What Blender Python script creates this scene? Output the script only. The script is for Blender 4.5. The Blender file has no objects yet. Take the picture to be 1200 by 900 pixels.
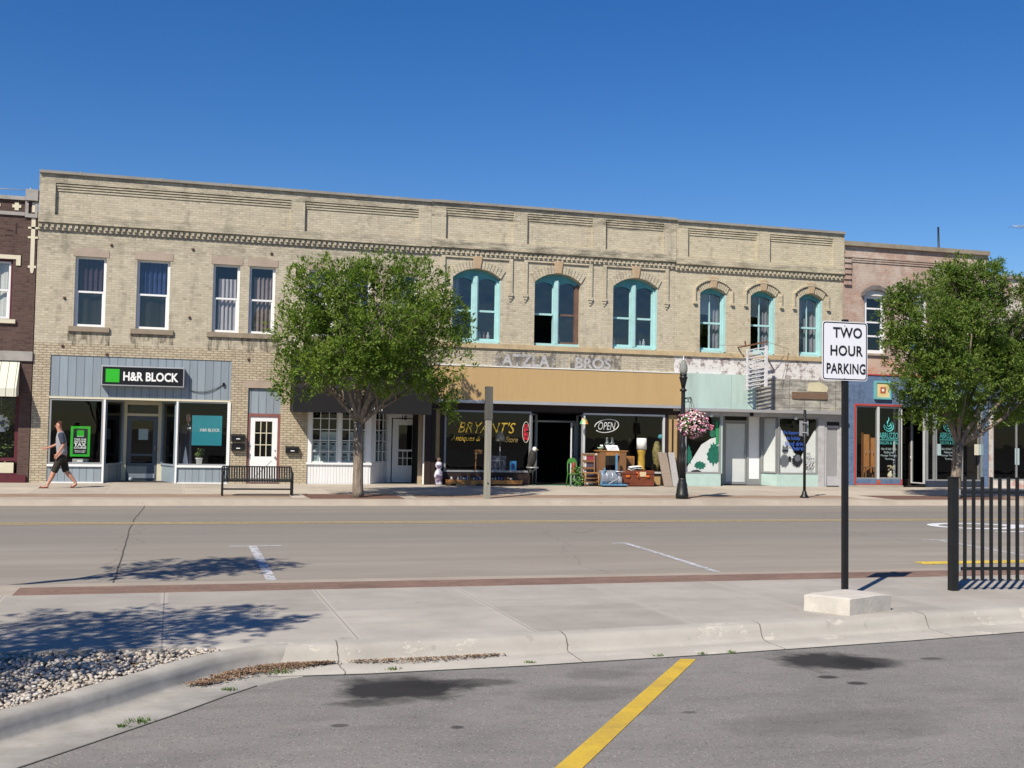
import bpy, math, random
from mathutils import Vector, Matrix, noise
R = math.radians
random.seed(7)
scene = bpy.context.scene
col = scene.collection

# ------------------------------------------------------------------ survey
# The photograph was surveyed: every measured point (u, v) is turned into a
# real position on a known plane of the street (facade, kerb, pavement).
F = 1343.0
YAW, PIT, ROLL = R(16.44), R(2.55), R(1.03)
HC = 1.82
D = 36.0
_f = Vector((math.sin(YAW)*math.cos(PIT), math.cos(YAW)*math.cos(PIT), math.sin(PIT)))
_r = Vector((math.cos(YAW), -math.sin(YAW), 0))
_u = _r.cross(_f)
RX = _r*math.cos(ROLL)+_u*math.sin(ROLL)
UP = -_r*math.sin(ROLL)+_u*math.cos(ROLL)
CAM = Vector((0, 0, HC))
def ray(u, v): return _f+RX*((u-600)/F)-UP*((v-450)/F)
def onY(u, v, Y=D):
    d = ray(u, v); return CAM+d*((Y-CAM.y)/d.y)
def onZ(u, v, Z=0.0):
    d = ray(u, v); return CAM+d*((Z-CAM.z)/d.z)
def X(u, v=500, Y=D): return onY(u, v, Y).x
def Z(u, v, Y=D): return onY(u, v, Y).z

# ------------------------------------------------------------------ objects
def tag(o, label=None, cat=None, group=None, kind=None):
    if label: o['label'] = label
    if cat: o['category'] = cat
    if group: o['group'] = group
    if kind: o['kind'] = kind
    return o
def thing(name, label, cat, loc=(0, 0, 0), group=None, rz=0.0):
    o = bpy.data.objects.new(name, None); col.objects.link(o)
    o.empty_display_size = .3
    o.location = loc; o.rotation_euler = (0, 0, rz)
    return tag(o, label, cat, group)
def wpos(o):
    v = Vector(o.location)
    while o.parent: o = o.parent; v += o.location
    return v
def clone(o, parent=None, loc=None):
    c = o.copy(); col.objects.link(c)
    if parent: c.parent = parent
    if loc is not None: c.location = loc
    for ch in [x for x in bpy.data.objects if x.parent == o]:
        clone(ch, c)
    return c

class MB:
    def __init__(s): s.v = []; s.f = []; s.mi = []; s.m = 0; s.sm = set()
    def face(s, pts):
        b = len(s.v); s.v += [tuple(p) for p in pts]; s.f.append(tuple(range(b, b+len(pts)))); s.mi.append(s.m)
    def add(s, vs, fs, smooth=False):
        b = len(s.v); s.v += [tuple(p) for p in vs]
        for f in fs:
            if smooth: s.sm.add(len(s.f))
            s.f.append(tuple(i+b for i in f)); s.mi.append(s.m)
    def box(s, x0, x1, y0, y1, z0, z1):
        if x0 > x1: x0, x1 = x1, x0
        if y0 > y1: y0, y1 = y1, y0
        if z0 > z1: z0, z1 = z1, z0
        s.add([(x0,y0,z0),(x1,y0,z0),(x1,y1,z0),(x0,y1,z0),(x0,y0,z1),(x1,y0,z1),(x1,y1,z1),(x0,y1,z1)],
              [(0,3,2,1),(4,5,6,7),(0,1,5,4),(1,2,6,5),(2,3,7,6),(3,0,4,7)])
    def bar(s, a, b, w, h=None, up=(0, 0, 1)):
        h = h or w; a = Vector(a); b = Vector(b); d = (b-a).normalized(); up = Vector(up)
        if abs(d.dot(up)) > .98: up = Vector((1, 0, 0)) if abs(d.x) < .9 else Vector((0, 1, 0))
        sx = d.cross(up).normalized()*(w/2); sy = sx.cross(d).normalized()*(h/2)
        vs = [p+q for p in (a, b) for q in (-sx-sy, sx-sy, sx+sy, -sx+sy)]
        s.add(vs, [(0,1,2,3),(7,6,5,4),(0,4,5,1),(1,5,6,2),(2,6,7,3),(3,7,4,0)])
    def prism(s, poly, y0, y1):
        # poly in x,z (counter-clockwise seen from -Y), extruded along Y
        n = len(poly)
        vs = [(p[0], y0, p[1]) for p in poly]+[(p[0], y1, p[1]) for p in poly]
        fs = [tuple(range(n)), tuple(range(2*n-1, n-1, -1))]
        fs += [(i, i+n, (i+1) % n+n, (i+1) % n) for i in range(n)]
        s.add(vs, fs)
    def vprism(s, poly, z0, z1):
        n = len(poly)
        vs = [(p[0], p[1], z0) for p in poly]+[(p[0], p[1], z1) for p in poly]
        fs = [tuple(range(n-1, -1, -1)), tuple(range(n, 2*n))]
        fs += [(i, (i+1) % n, (i+1) % n+n, i+n) for i in range(n)]
        s.add(vs, fs)
    def tube(s, pts, rad, n=8, caps=True):
        pts = [Vector(p) for p in pts]
        if not hasattr(rad, '__len__'): rad = [rad]*len(pts)
        vs = []; fs = []; ref = None
        for i, p in enumerate(pts):
            d = (pts[min(i+1, len(pts)-1)]-pts[max(i-1, 0)])
            d = d.normalized() if d.length > 1e-9 else Vector((0, 0, 1))
            if ref is None: ref = Vector((1, 0, 0)) if abs(d.x) < .8 else Vector((0, 1, 0))
            a = (ref-d*ref.dot(d)).normalized(); ref = a; b = d.cross(a)
            for k in range(n):
                t = 2*math.pi*k/n; vs.append(p+(a*math.cos(t)+b*math.sin(t))*rad[i])
        for i in range(len(pts)-1):
            for k in range(n):
                fs.append((i*n+k, i*n+(k+1) % n, (i+1)*n+(k+1) % n, (i+1)*n+k))
        if caps: fs += [tuple(range(n-1, -1, -1)), tuple(range((len(pts)-1)*n, len(pts)*n))]
        s.add(vs, fs, True)
    def lathe(s, prof, cx, cy, n=16):
        vs = []; fs = []
        for r, z in prof:
            for k in range(n):
                t = 2*math.pi*k/n; vs.append((cx+r*math.cos(t), cy+r*math.sin(t), z))
        for i in range(len(prof)-1):
            for k in range(n):
                fs.append((i*n+k, i*n+(k+1) % n, (i+1)*n+(k+1) % n, (i+1)*n+k))
        fs += [tuple(range(n-1, -1, -1)), tuple(range((len(prof)-1)*n, len(prof)*n))]
        s.add(vs, fs, True)
    def ball(s, c, r, n=10, m=7, jit=0.0, rs=None):
        vs = []; fs = []; r = r if hasattr(r, '__len__') else (r, r, r)
        for i in range(m+1):
            for k in range(n):
                th = math.pi*i/m; ph = 2*math.pi*k/n
                j = 1+(random.uniform(-jit, jit) if jit else 0)
                vs.append((c[0]+r[0]*math.sin(th)*math.cos(ph)*j, c[1]+r[1]*math.sin(th)*math.sin(ph)*j, c[2]+r[2]*math.cos(th)*j))
        for i in range(m):
            for k in range(n):
                fs.append((i*n+k, (i+1)*n+k, (i+1)*n+(k+1) % n, i*n+(k+1) % n))
        s.add(vs, fs, True)
    def build(s, name, mats, parent=None, bevel=0):
        o0 = wpos(parent) if parent else Vector((0, 0, 0))
        me = bpy.data.meshes.new(name)
        me.from_pydata([(v[0]-o0.x, v[1]-o0.y, v[2]-o0.z) for v in s.v], [], s.f)
        if not isinstance(mats, (list, tuple)): mats = [mats]
        for m in mats: me.materials.append(m)
        me.polygons.foreach_set('material_index', s.mi)
        if s.sm: me.polygons.foreach_set('use_smooth', [i in s.sm for i in range(len(s.f))])
        me.validate(); me.update()
        o = bpy.data.objects.new(name, me); col.objects.link(o)
        if parent: o.parent = parent
        if bevel:
            md = o.modifiers.new('bevel', 'BEVEL'); md.width = bevel; md.segments = 2; md.limit_method = 'ANGLE'; md.angle_limit = R(40)
        return o

# ------------------------------------------------------------------ materials
class NT:
    def __init__(s, name):
        s.mat = bpy.data.materials.new(name); s.mat.use_nodes = True
        s.t = s.mat.node_tree; s.n = s.t.nodes; s.l = s.t.links
        s.b = s.n['Principled BSDF']; s.out = s.n['Material Output']
    def new(s, typ, **kw):
        n = s.n.new(typ)
        for k, v in kw.items(): setattr(n, k, v)
        return n
    def put(s, sock, val):
        if val is None: return
        if isinstance(val, bpy.types.NodeSocket): s.l.new(val, sock)
        elif isinstance(val, (tuple, list)) and len(val) == 3 and sock.type == 'RGBA': sock.default_value = (*val, 1)
        else: sock.default_value = val
    def obj(s): return s.new('ShaderNodeTexCoord').outputs['Object']
    def noise(s, vec, scale, detail=4, rough=.55, dist=0):
        n = s.new('ShaderNodeTexNoise'); s.put(n.inputs['Vector'], vec); s.put(n.inputs['Scale'], scale)
        n.inputs['Detail'].default_value = detail; n.inputs['Roughness'].default_value = rough; n.inputs['Distortion'].default_value = dist
        return n.outputs['Fac']
    def ramp(s, fac, stops):
        n = s.new('ShaderNodeValToRGB'); s.put(n.inputs['Fac'], fac); e = n.color_ramp.elements
        while len(e) < len(stops): e.new(0)
        for i, (p, c) in enumerate(stops):
            e[i].position = p; e[i].color = (c, c, c, 1) if not hasattr(c, '__len__') else (*c, 1)
        return n.outputs['Color']
    def mix(s, fac, a, b, mode='MIX'):
        n = s.new('ShaderNodeMix', data_type='RGBA', blend_type=mode); n.clamp_factor = True
        s.put(n.inputs[0], fac); s.put(n.inputs[6], a); s.put(n.inputs[7], b); return n.outputs[2]
    def math(s, op, a, b=None, c=None):
        n = s.new('ShaderNodeMath', operation=op); s.put(n.inputs[0], a)
        if b is not None: s.put(n.inputs[1], b)
        if c is not None: s.put(n.inputs[2], c)
        return n.outputs[0]
    def map(s, vec, scale=(1, 1, 1), loc=(0, 0, 0), rot=(0, 0, 0)):
        n = s.new('ShaderNodeMapping'); s.put(n.inputs['Vector'], vec)
        n.inputs['Scale'].default_value = scale; n.inputs['Location'].default_value = loc; n.inputs['Rotation'].default_value = rot
        return n.outputs['Vector']
    def bump(s, h, strength=.3, dist=.01):
        n = s.new('ShaderNodeBump'); s.put(n.inputs['Height'], h); n.inputs['Strength'].default_value = strength; n.inputs['Distance'].default_value = dist
        s.l.new(n.outputs['Normal'], s.b.inputs['Normal'])
    def fin(s, color=None, rough=.8, spec=.3, metal=0):
        s.put(s.b.inputs['Base Color'], color); s.put(s.b.inputs['Roughness'], rough)
        s.b.inputs['Specular IOR Level'].default_value = spec; s.b.inputs['Metallic'].default_value = metal
        return s.mat
def mul(c, k): return tuple(min(1, x*k) for x in c)
def M(name, c, rough=.75, var=.12, sc=4.0, bump=0.0, bsc=40.0, spec=.3, metal=0, dirt=0.0, stretch=None):
    m = NT(name); o = m.obj()
    if stretch: o = m.map(o, stretch)
    n1 = m.noise(o, sc, 6); n2 = m.noise(o, sc*9, 3)
    f = m.math('ADD', m.math('MULTIPLY', n1, .65), m.math('MULTIPLY', n2, .35))
    cl = m.mix(m.ramp(f, [(.35, 0.), (.65, 1.)]), mul(c, 1-var), mul(c, 1+var))
    if dirt: cl = m.mix(m.ramp(m.noise(o, sc*.6+.3, 8, .7), [(.5, 0.), (.72, dirt)]), cl, mul((c[0]*.5+.02, c[1]*.45+.018, c[2]*.4+.015), .7))
    if bump: m.bump(m.noise(o, bsc, 4), bump, .01)
    return m.fin(cl, rough, spec, metal)

def facade_vec(m, o):
    s = m.new('ShaderNodeSeparateXYZ'); m.put(s.inputs[0], o)
    c = m.new('ShaderNodeCombineXYZ')
    m.put(c.inputs[0], m.math('ADD', s.outputs[0], s.outputs[1])); m.put(c.inputs[1], s.outputs[2])
    return c.outputs[0], s.outputs
def brick(name, c1, c2, mortar, bw=.215, bh=.072, ms=.009, soot=.5, sootc=(.07, .065, .055), patch=None, patch2=None, warm=.25, lowz=None, painted=None):
    m = NT(name); o = m.obj(); vec, xyz = facade_vec(m, o)
    wob = m.new('ShaderNodeVectorMath', operation='ADD')
    m.put(wob.inputs[0], vec)
    wn = m.new('ShaderNodeVectorMath', operation='SCALE'); nn = m.new('ShaderNodeTexNoise'); nn.inputs['Scale'].default_value = 3.; m.put(nn.inputs['Vector'], o)
    m.put(wn.inputs[0], nn.outputs['Color']); wn.inputs['Scale'].default_value = .012; m.put(wob.inputs[1], wn.outputs[0])
    b = m.new('ShaderNodeTexBrick'); m.put(b.inputs['Vector'], wob.outputs[0])
    m.put(b.inputs['Color1'], c1); m.put(b.inputs['Color2'], c2); m.put(b.inputs['Mortar'], mortar)
    b.inputs['Scale'].default_value = 1; b.inputs['Mortar Size'].default_value = ms; b.inputs['Mortar Smooth'].default_value = .2
    b.inputs['Bias'].default_value = -.1; b.inputs['Brick Width'].default_value = bw; b.inputs['Row Height'].default_value = bh
    cl = b.outputs['Color']
    # per-brick tone: cells that follow the courses
    cell = m.new('ShaderNodeTexWhiteNoise', noise_dimensions='2D')
    sn = m.new('ShaderNodeVectorMath', operation='SNAP'); m.put(sn.inputs[0], vec); sn.inputs[1].default_value = (bw*.5, bh, 1); m.put(cell.inputs['Vector'], sn.outputs[0])
    cl = m.mix(m.ramp(cell.outputs['Value'], [(.0, .42), (.12, .0), (.85, .0), (1., .28)]), cl, m.mix(cell.outputs['Value'], mul(c1, .45), mul(c2, 1.25)))
    big = m.noise(o, .5, 6, .6); mid = m.noise(o, 2.2, 6, .65)
    cl = m.mix(m.ramp(big, [(.38, 0.), (.62, warm)]), cl, m.mix(.5, cl, mul(c2, 1.1)))
    if patch: cl = m.mix(m.ramp(m.noise(o, .8, 8, .7), [(.46, 0.), (.56, .85)]), cl, patch)
    if patch2: cl = m.mix(m.ramp(m.noise(m.map(o, loc=(7, 3, 5)), 1.3, 8, .75), [(.50, 0.), (.58, .8)]), cl, patch2)
    if soot:
        st = m.noise(m.map(o, (1.6, 1.6, .35)), 1.5, 8, .7)
        cl = m.mix(m.ramp(m.math('MULTIPLY', st, m.math('ADD', mid, .45)), [(.50, 0.), (.68, soot)]), cl, sootc)
    if lowz:
        for z0, z1, amt in lowz:   # weathered courses below each ledge: streaky, broken up by noise
            zz = xyz[2]
            f = m.math('MULTIPLY', m.math('GREATER_THAN', zz, z0), m.math('LESS_THAN', zz, z1))
            g = m.ramp(m.noise(m.map(o, (1.1, 1., 5.)), 1.1, 8, .75), [(.43, 0.), (.62, amt)])
            cl = m.mix(m.math('MULTIPLY', f, g), cl, sootc)
    if painted:
        pc, z0, z1, lo, hi = painted
        f = m.math('MULTIPLY', m.math('GREATER_THAN', xyz[2], z0), m.math('LESS_THAN', xyz[2], z1))
        g = m.ramp(m.noise(o, 2.6, 10, .8), [(lo, 0.), (hi, .92)])
        cl = m.mix(m.math('MULTIPLY', f, g), cl, pc)
    h = m.math('ADD', m.math('MULTIPLY', b.outputs['Fac'], -1.), m.math('MULTIPLY', m.noise(o, 60, 3), .4))
    m.bump(h, .55, .008)
    return m.fin(cl, .9, .2)
def boards(name, c, pitch=.2, gap=.012, axis=0, var=.1, rough=.6):
    m = NT(name); o = m.obj(); s = m.new('ShaderNodeSeparateXYZ'); m.put(s.inputs[0], o)
    t = m.math('FRACT', m.math('DIVIDE', m.math('ADD', s.outputs[axis], 100.), pitch))
    g = m.math('LESS_THAN', t, gap/pitch)
    cell = m.new('ShaderNodeTexWhiteNoise', noise_dimensions='1D'); m.put(cell.inputs['W'], m.math('FLOOR', m.math('DIVIDE', m.math('ADD', s.outputs[axis], 100.), pitch)))
    cl = m.mix(cell.outputs['Value'], mul(c, 1-var), mul(c, 1+var))
    cl = m.mix(m.ramp(m.noise(m.map(o, (6, 6, .6) if axis != 2 else (.6, 6, 6)), 2, 6, .6), [(.4, 0.), (.75, .3)]), cl, mul(c, .6))
    cl = m.mix(g, cl, mul(c, .35))
    m.bump(m.math('MULTIPLY', g, -1.), .6, .01)
    return m.fin(cl, rough, .3)
def glass(name, tint=(.75, .8, .8), refl=1.0, rough=0.0, wob=.02):
    m = NT(name); m.n.remove(m.b)
    tr = m.new('ShaderNodeBsdfTransparent'); m.put(tr.inputs[0], tint)
    gl = m.new('ShaderNodeBsdfGlossy'); gl.inputs['Roughness'].default_value = rough; m.put(gl.inputs['Color'], (1, 1, 1))
    lw = m.new('ShaderNodeLayerWeight'); lw.inputs['Blend'].default_value = .5
    schlick = m.math('ADD', m.math('MULTIPLY', m.math('POWER', lw.outputs['Facing'], 5.), .95), .045)
    bp = m.new('ShaderNodeBump'); bp.inputs['Strength'].default_value = wob; bp.inputs['Distance'].default_value = .1
    m.put(bp.inputs['Height'], m.noise(m.obj(), 1.2, 2)); m.l.new(bp.outputs[0], gl.inputs['Normal']); 
    mx = m.new('ShaderNodeMixShader'); m.put(mx.inputs[0], m.math('MULTIPLY', schlick, refl))
    m.l.new(tr.outputs[0], mx.inputs[1]); m.l.new(gl.outputs[0], mx.inputs[2]); m.l.new(mx.outputs[0], m.out.inputs[0])
    return m.mat
#PART2
# ------------------------------------------------------------------ palette
CREAM1, CREAM2 = (.46, .405, .29), (.56, .50, .365)
m_cream = brick('cream_brick', (.43, .385, .29), (.525, .475, .365), (.395, .355, .28), soot=.38, lowz=[(6.75, 7.95, .35), (8.75, 9.4, .45)])
m_cream_low = brick('cream_brick_street', (.43, .365, .255), (.52, .455, .335), (.235, .195, .15), ms=.014, soot=.3, sootc=(.10, .08, .06))
m_cream_b = brick('cream_brick_pale', (.45, .40, .30), (.54, .49, .375), (.41, .37, .285), soot=.35, lowz=[(7.55, 7.9, .75), (8.65, 9.4, .6)])
m_cream_c = brick('cream_brick_clean', (.465, .415, .30), (.55, .495, .37), (.425, .385, .29), soot=.3, lowz=[(7.5, 7.8, .55), (8.75, 9.4, .35)])
m_ghost = brick('cream_brick_worn_sign', (.42, .37, .27), (.50, .45, .35), (.30, .275, .23), soot=.75, sootc=(.13, .125, .12))
m_white_brick = brick('flaking_white_brick', (.27, .215, .205), (.33, .27, .255), (.30, .27, .25), soot=.4, sootc=(.06, .045, .045), painted=((.70, .69, .68), -9, 20, .44, .50))
m_dark_brick = brick('dark_brown_brick', (.085, .05, .043), (.125, .075, .062), (.10, .085, .078), soot=.2, sootc=(.03, .02, .02))
m_pink_brick = brick('worn_painted_brick', (.36, .225, .175), (.43, .29, .225), (.40, .34, .29), soot=.35, patch=(.50, .43, .37), patch2=(.37, .29, .24), sootc=(.22, .17, .15))
m_red_low = brick('bare_red_brick', (.42, .19, .12), (.52, .28, .19), (.48, .38, .32), soot=.3, patch=(.52, .40, .33), sootc=(.2, .13, .1))
m_blue_brick = brick('blue_painted_brick', (.10, .155, .26), (.13, .19, .31), (.115, .165, .27), soot=.45, sootc=(.045, .055, .09), ms=.006)
m_limestone = M('tan_limestone', (.46, .36, .22), .85, .14, 2, .3, 30, dirt=.5)
m_lintel = M('brownstone_lintel', (.37, .30, .245), .85, .12, 3, .3, 40)
m_sillstone = M('grey_brown_sill', (.27, .225, .17), .85, .15, 4, .3, 40, dirt=.5)
m_coping = M('weathered_coping', (.26, .25, .225), .85, .15, 2, .3, 25, dirt=.4)
m_cap = M('grey_cast_stone', (.34, .32, .30), .85, .12, 3, .2, 30, dirt=.5)
m_creamtrim = M('cream_trim', (.62, .58, .44), .7, .06, 4)
m_maroon = M('maroon_paint', (.10, .022, .03), .5, .12, 5)
m_white = M('white_paint', (.76, .77, .78), .55, .05, 3)
m_white_old = M('chipped_white_paint', (.70, .70, .68), .6, .08, 4, dirt=.5)
m_teal = M('turquoise_paint', (.37, .60, .61), .55, .08, 3, dirt=.25)
m_teal_dk = M('dark_turquoise_head', (.10, .35, .40), .55, .12, 4)  # darker turquoise than the frames, for the arched window head boards
m_brownwood = M('bare_brown_wood', (.14, .085, .065), .7, .2, 5)
m_palemint = M('pale_mint_panel', (.42, .545, .515), .5, .06, 1.2, dirt=.3, stretch=(2.2, 2.2, .4))
m_mintpaint = M('pale_mint_paint', (.42, .56, .525), .6, .06, 3, dirt=.2)
m_tan_panel = M('tan_fascia_panel', (.46, .32, .155), .55, .05, .8, dirt=.16, stretch=(2.2, 2.2, .35))
m_alum = M('dull_aluminium', (.50, .50, .51), .4, .06, 3, metal=.5)
m_steelgrey = M('grey_painted_metal', (.42, .42, .44), .5, .1, 5, dirt=.3)
m_black = M('black_paint', (.012, .012, .014), .4, .2, 8)
m_blackiron = M('black_iron', (.010, .011, .012), .45, .25, 9, spec=.4)
m_bluegrey = boards('blue_grey_siding', (.25, .30, .345), .23, .014)
m_bluegrey_bulk = boards('blue_grey_bulkhead', (.26, .31, .35), .20, .012)
m_bluegrey_plain = M('blue_grey_paint', (.24, .30, .35), .55, .08, 3)
m_whitebead = boards('white_beadboard', (.76, .77, .78), .09, .007, var=.03)
m_darkbrown = M('dark_brown_trim', (.026, .015, .013), .6, .2, 5)
m_tantrim = M('tan_trim', (.40, .28, .13), .6, .08, 4)
m_pewter = M('storefront_pewter', (.30, .31, .315), .45, .08, 4, metal=.3)
m_lightframe = M('light_grey_frame', (.52, .54, .55), .45, .08, 4)
m_redline = M('red_trim', (.42, .06, .05), .5, .1, 5)
m_awnblack = M('black_awning_canvas', (.010, .010, .012), .75, .15, 3)
m_cream_awn = boards('cream_awning', (.66, .66, .54), .22, .02, var=.04)
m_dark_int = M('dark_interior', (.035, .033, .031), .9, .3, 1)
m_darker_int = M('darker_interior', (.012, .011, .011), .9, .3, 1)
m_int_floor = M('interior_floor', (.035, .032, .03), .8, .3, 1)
m_glass = glass('window_glass', (.88, .91, .92), 1.7)
m_glass_old = glass('old_window_glass', (.72, .78, .82), 2.4, 0, .12)
m_glass_dim = glass('tinted_window_glass', (.5, .53, .54), .7)
m_glass_flat = glass('flat_shop_glass', (.86, .88, .88), .6)
m_roof = M('roof_gravel', (.16, .155, .15), .95, .2, 3)
m_bodywall = M('side_wall_brick', (.36, .29, .21), .9, .2, 2)

def road_mat():
    m = NT('road_asphalt'); o = m.obj(); s = m.new('ShaderNodeSeparateXYZ'); m.put(s.inputs[0], o)
    n1 = m.noise(m.map(o, (.25, 1.3, 1)), 1.0, 8, .65); n2 = m.noise(o, 45, 3, .7); n3 = m.noise(m.map(o, (.06, 1.6, 1)), 1.7, 6, .6)
    c = m.mix(m.ramp(n1, [(.32, 0.), (.68, 1.)]), (.235, .210, .178), (.300, .270, .232))
    c = m.mix(m.ramp(n3, [(.42, 0.), (.66, .45)]), c, (.20, .18, .158))
    # wheel-worn far lane is darker and greyer
    yy = s.outputs[1]
    wob = m.math('ADD', yy, m.math('MULTIPLY', m.math('SUBTRACT', m.noise(m.map(o, (.1, .3, 1)), 1, 4), .5), 1.2))
    c = m.mix(m.ramp(m.math('DIVIDE', wob, 30.), [(.56, 0.), (.60, .35), (.68, .55), (.80, .55), (.86, .25), (.94, .2)]), c, (.165, .152, .14))
    c = m.mix(m.ramp(n2, [(.30, .35), (.5, 0.), (.72, .3)]), c, m.mix(n2, (.08, .08, .08), (.42, .40, .37)))
    for yc_ in (16.6, 18.6, 24.0, 26.0):
        dd_ = m.math('ABSOLUTE', m.math('SUBTRACT', wob, yc_)); c = m.mix(m.math('MULTIPLY', m.ramp(dd_, [(.0, .22), (.55, 0.)]), m.ramp(n1, [(.3, .4), (.6, 1.)])), c, (.15, .138, .122))
    # tar-filled joints and cracks
    v = m.new('ShaderNodeTexVoronoi', feature='DISTANCE_TO_EDGE'); v.inputs['Scale'].default_value = .13
    dv = m.new('ShaderNodeVectorMath', operation='ADD'); nn = m.new('ShaderNodeTexNoise'); nn.inputs['Scale'].default_value = 1.3; nn.inputs['Detail'].default_value = 5; m.put(nn.inputs['Vector'], o)
    m.put(dv.inputs[0], o); m.put(dv.inputs[1], nn.outputs['Color']); m.put(v.inputs['Vector'], dv.outputs[0])
    c = m.mix(m.ramp(v.outputs['Distance'], [(.0, .28), (.002, 0.)]), c, (.08, .073, .067))
    m.bump(n2, .25, .006)
    return m.fin(c, .9, .2)
def stain(m, o, c, r, rot=0.0, amp=1.35, sc=3.0, lo=.60, hi=1.18):
    vec = m.map(o, (1, 1, 1), (-c[0], -c[1], 0)); vec = m.map(vec, (1/r[0], 1/r[1], 0), rot=(0, 0, rot))
    l = m.new('ShaderNodeVectorMath', operation='LENGTH'); m.put(l.inputs[0], vec)
    n = m.noise(o, sc, 7, .62, .4)
    d = m.math('ADD', l.outputs['Value'], m.math('MULTIPLY', m.math('SUBTRACT', n, .5), amp))
    return m.ramp(d, [(lo, 1.), (hi, 0.)])
def lot_mat():
    m = NT('parking_lot_asphalt'); o = m.obj()
    n1 = m.noise(o, .9, 9, .62); n2 = m.noise(o, 70, 2, .8); n3 = m.noise(m.map(o, (1, 2.3, 1), rot=(0, 0, .1)), 1.6, 8, .68)
    c = m.mix(m.ramp(n1, [(.30, 0.), (.70, 1.)]), (.168, .160, .150), (.225, .214, .201))
    c = m.mix(m.ramp(n3, [(.48, 0.), (.70, .55)]), c, (.128, .121, .115))
    vo = m.new('ShaderNodeTexVoronoi'); vo.inputs['Scale'].default_value = 62; m.put(vo.inputs['Vector'], o)
    sp = m.math('MULTIPLY', m.ramp(vo.outputs['Distance'], [(.20, 1.), (.36, 0.)]), m.ramp(vo.outputs['Color'], [(.50, 0.), (.85, .9)]))
    c = m.mix(m.math('MULTIPLY', sp, .7), c, (.50, .47, .44))
    vd = m.new('ShaderNodeTexVoronoi'); vd.inputs['Scale'].default_value = 42; m.put(vd.inputs['Vector'], o)
    c = m.mix(m.math('MULTIPLY', m.ramp(vd.outputs['Distance'], [(.18, 1.), (.4, 0.)]), m.ramp(vd.outputs['Color'], [(.45, 0.), (.85, .75)])), c, (.05, .048, .05))
    for args, k in [(((1.60, 8.13), (.54, .47), .15), .93), (((2.05, 8.22), (.55, .16), -.35), .55), (((5.25, 8.42), (.50, .46), .1), .9), (((5.55, 8.34), (.36, .28), -.2), .7), (((1.3, 7.75), (.35, .12), .3, 1.6, 6), .6),
                    (((5.0, 7.62), (.10, .07), 0, .5, 5), .8), (((4.90, 7.86), (.10, .07), 0, .5, 5), .8), (((1.05, 7.2), (.07, .05), 0, .4, 6), .8), (((1.75, 7.0), (.05, .05), 0, .4, 6), .7),
                    (((3.35, 7.05), (.07, .04), 0, .4, 6), .5), (((6.2, 8.35), (.13, .07), 0, .5, 5), .6), (((2.9, 7.75), (.6, .3), .2, 1.3, 1.6), .28), (((4.3, 6.6), (.9, .45), .2, 1.4, 1.4), .25), (((3.2, 8.3), (.4, .2), .2, 1.3, 2), .25)]:
        c = m.mix(m.math('MULTIPLY', stain(m, o, *args), k), c, (.015, .014, .014))
    # pale dusty drain run beside the gutter
    c = m.mix(m.ramp(m.noise(m.map(o, (.5, 3, 1)), 1.0, 6), [(.55, 0.), (.75, .25)]), c, (.30, .28, .26))
    m.bump(m.math('ADD', n2, m.math('MULTIPLY', vo.outputs['Distance'], -.7)), .3, .006)
    return m.fin(c, .9, .25)
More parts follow.
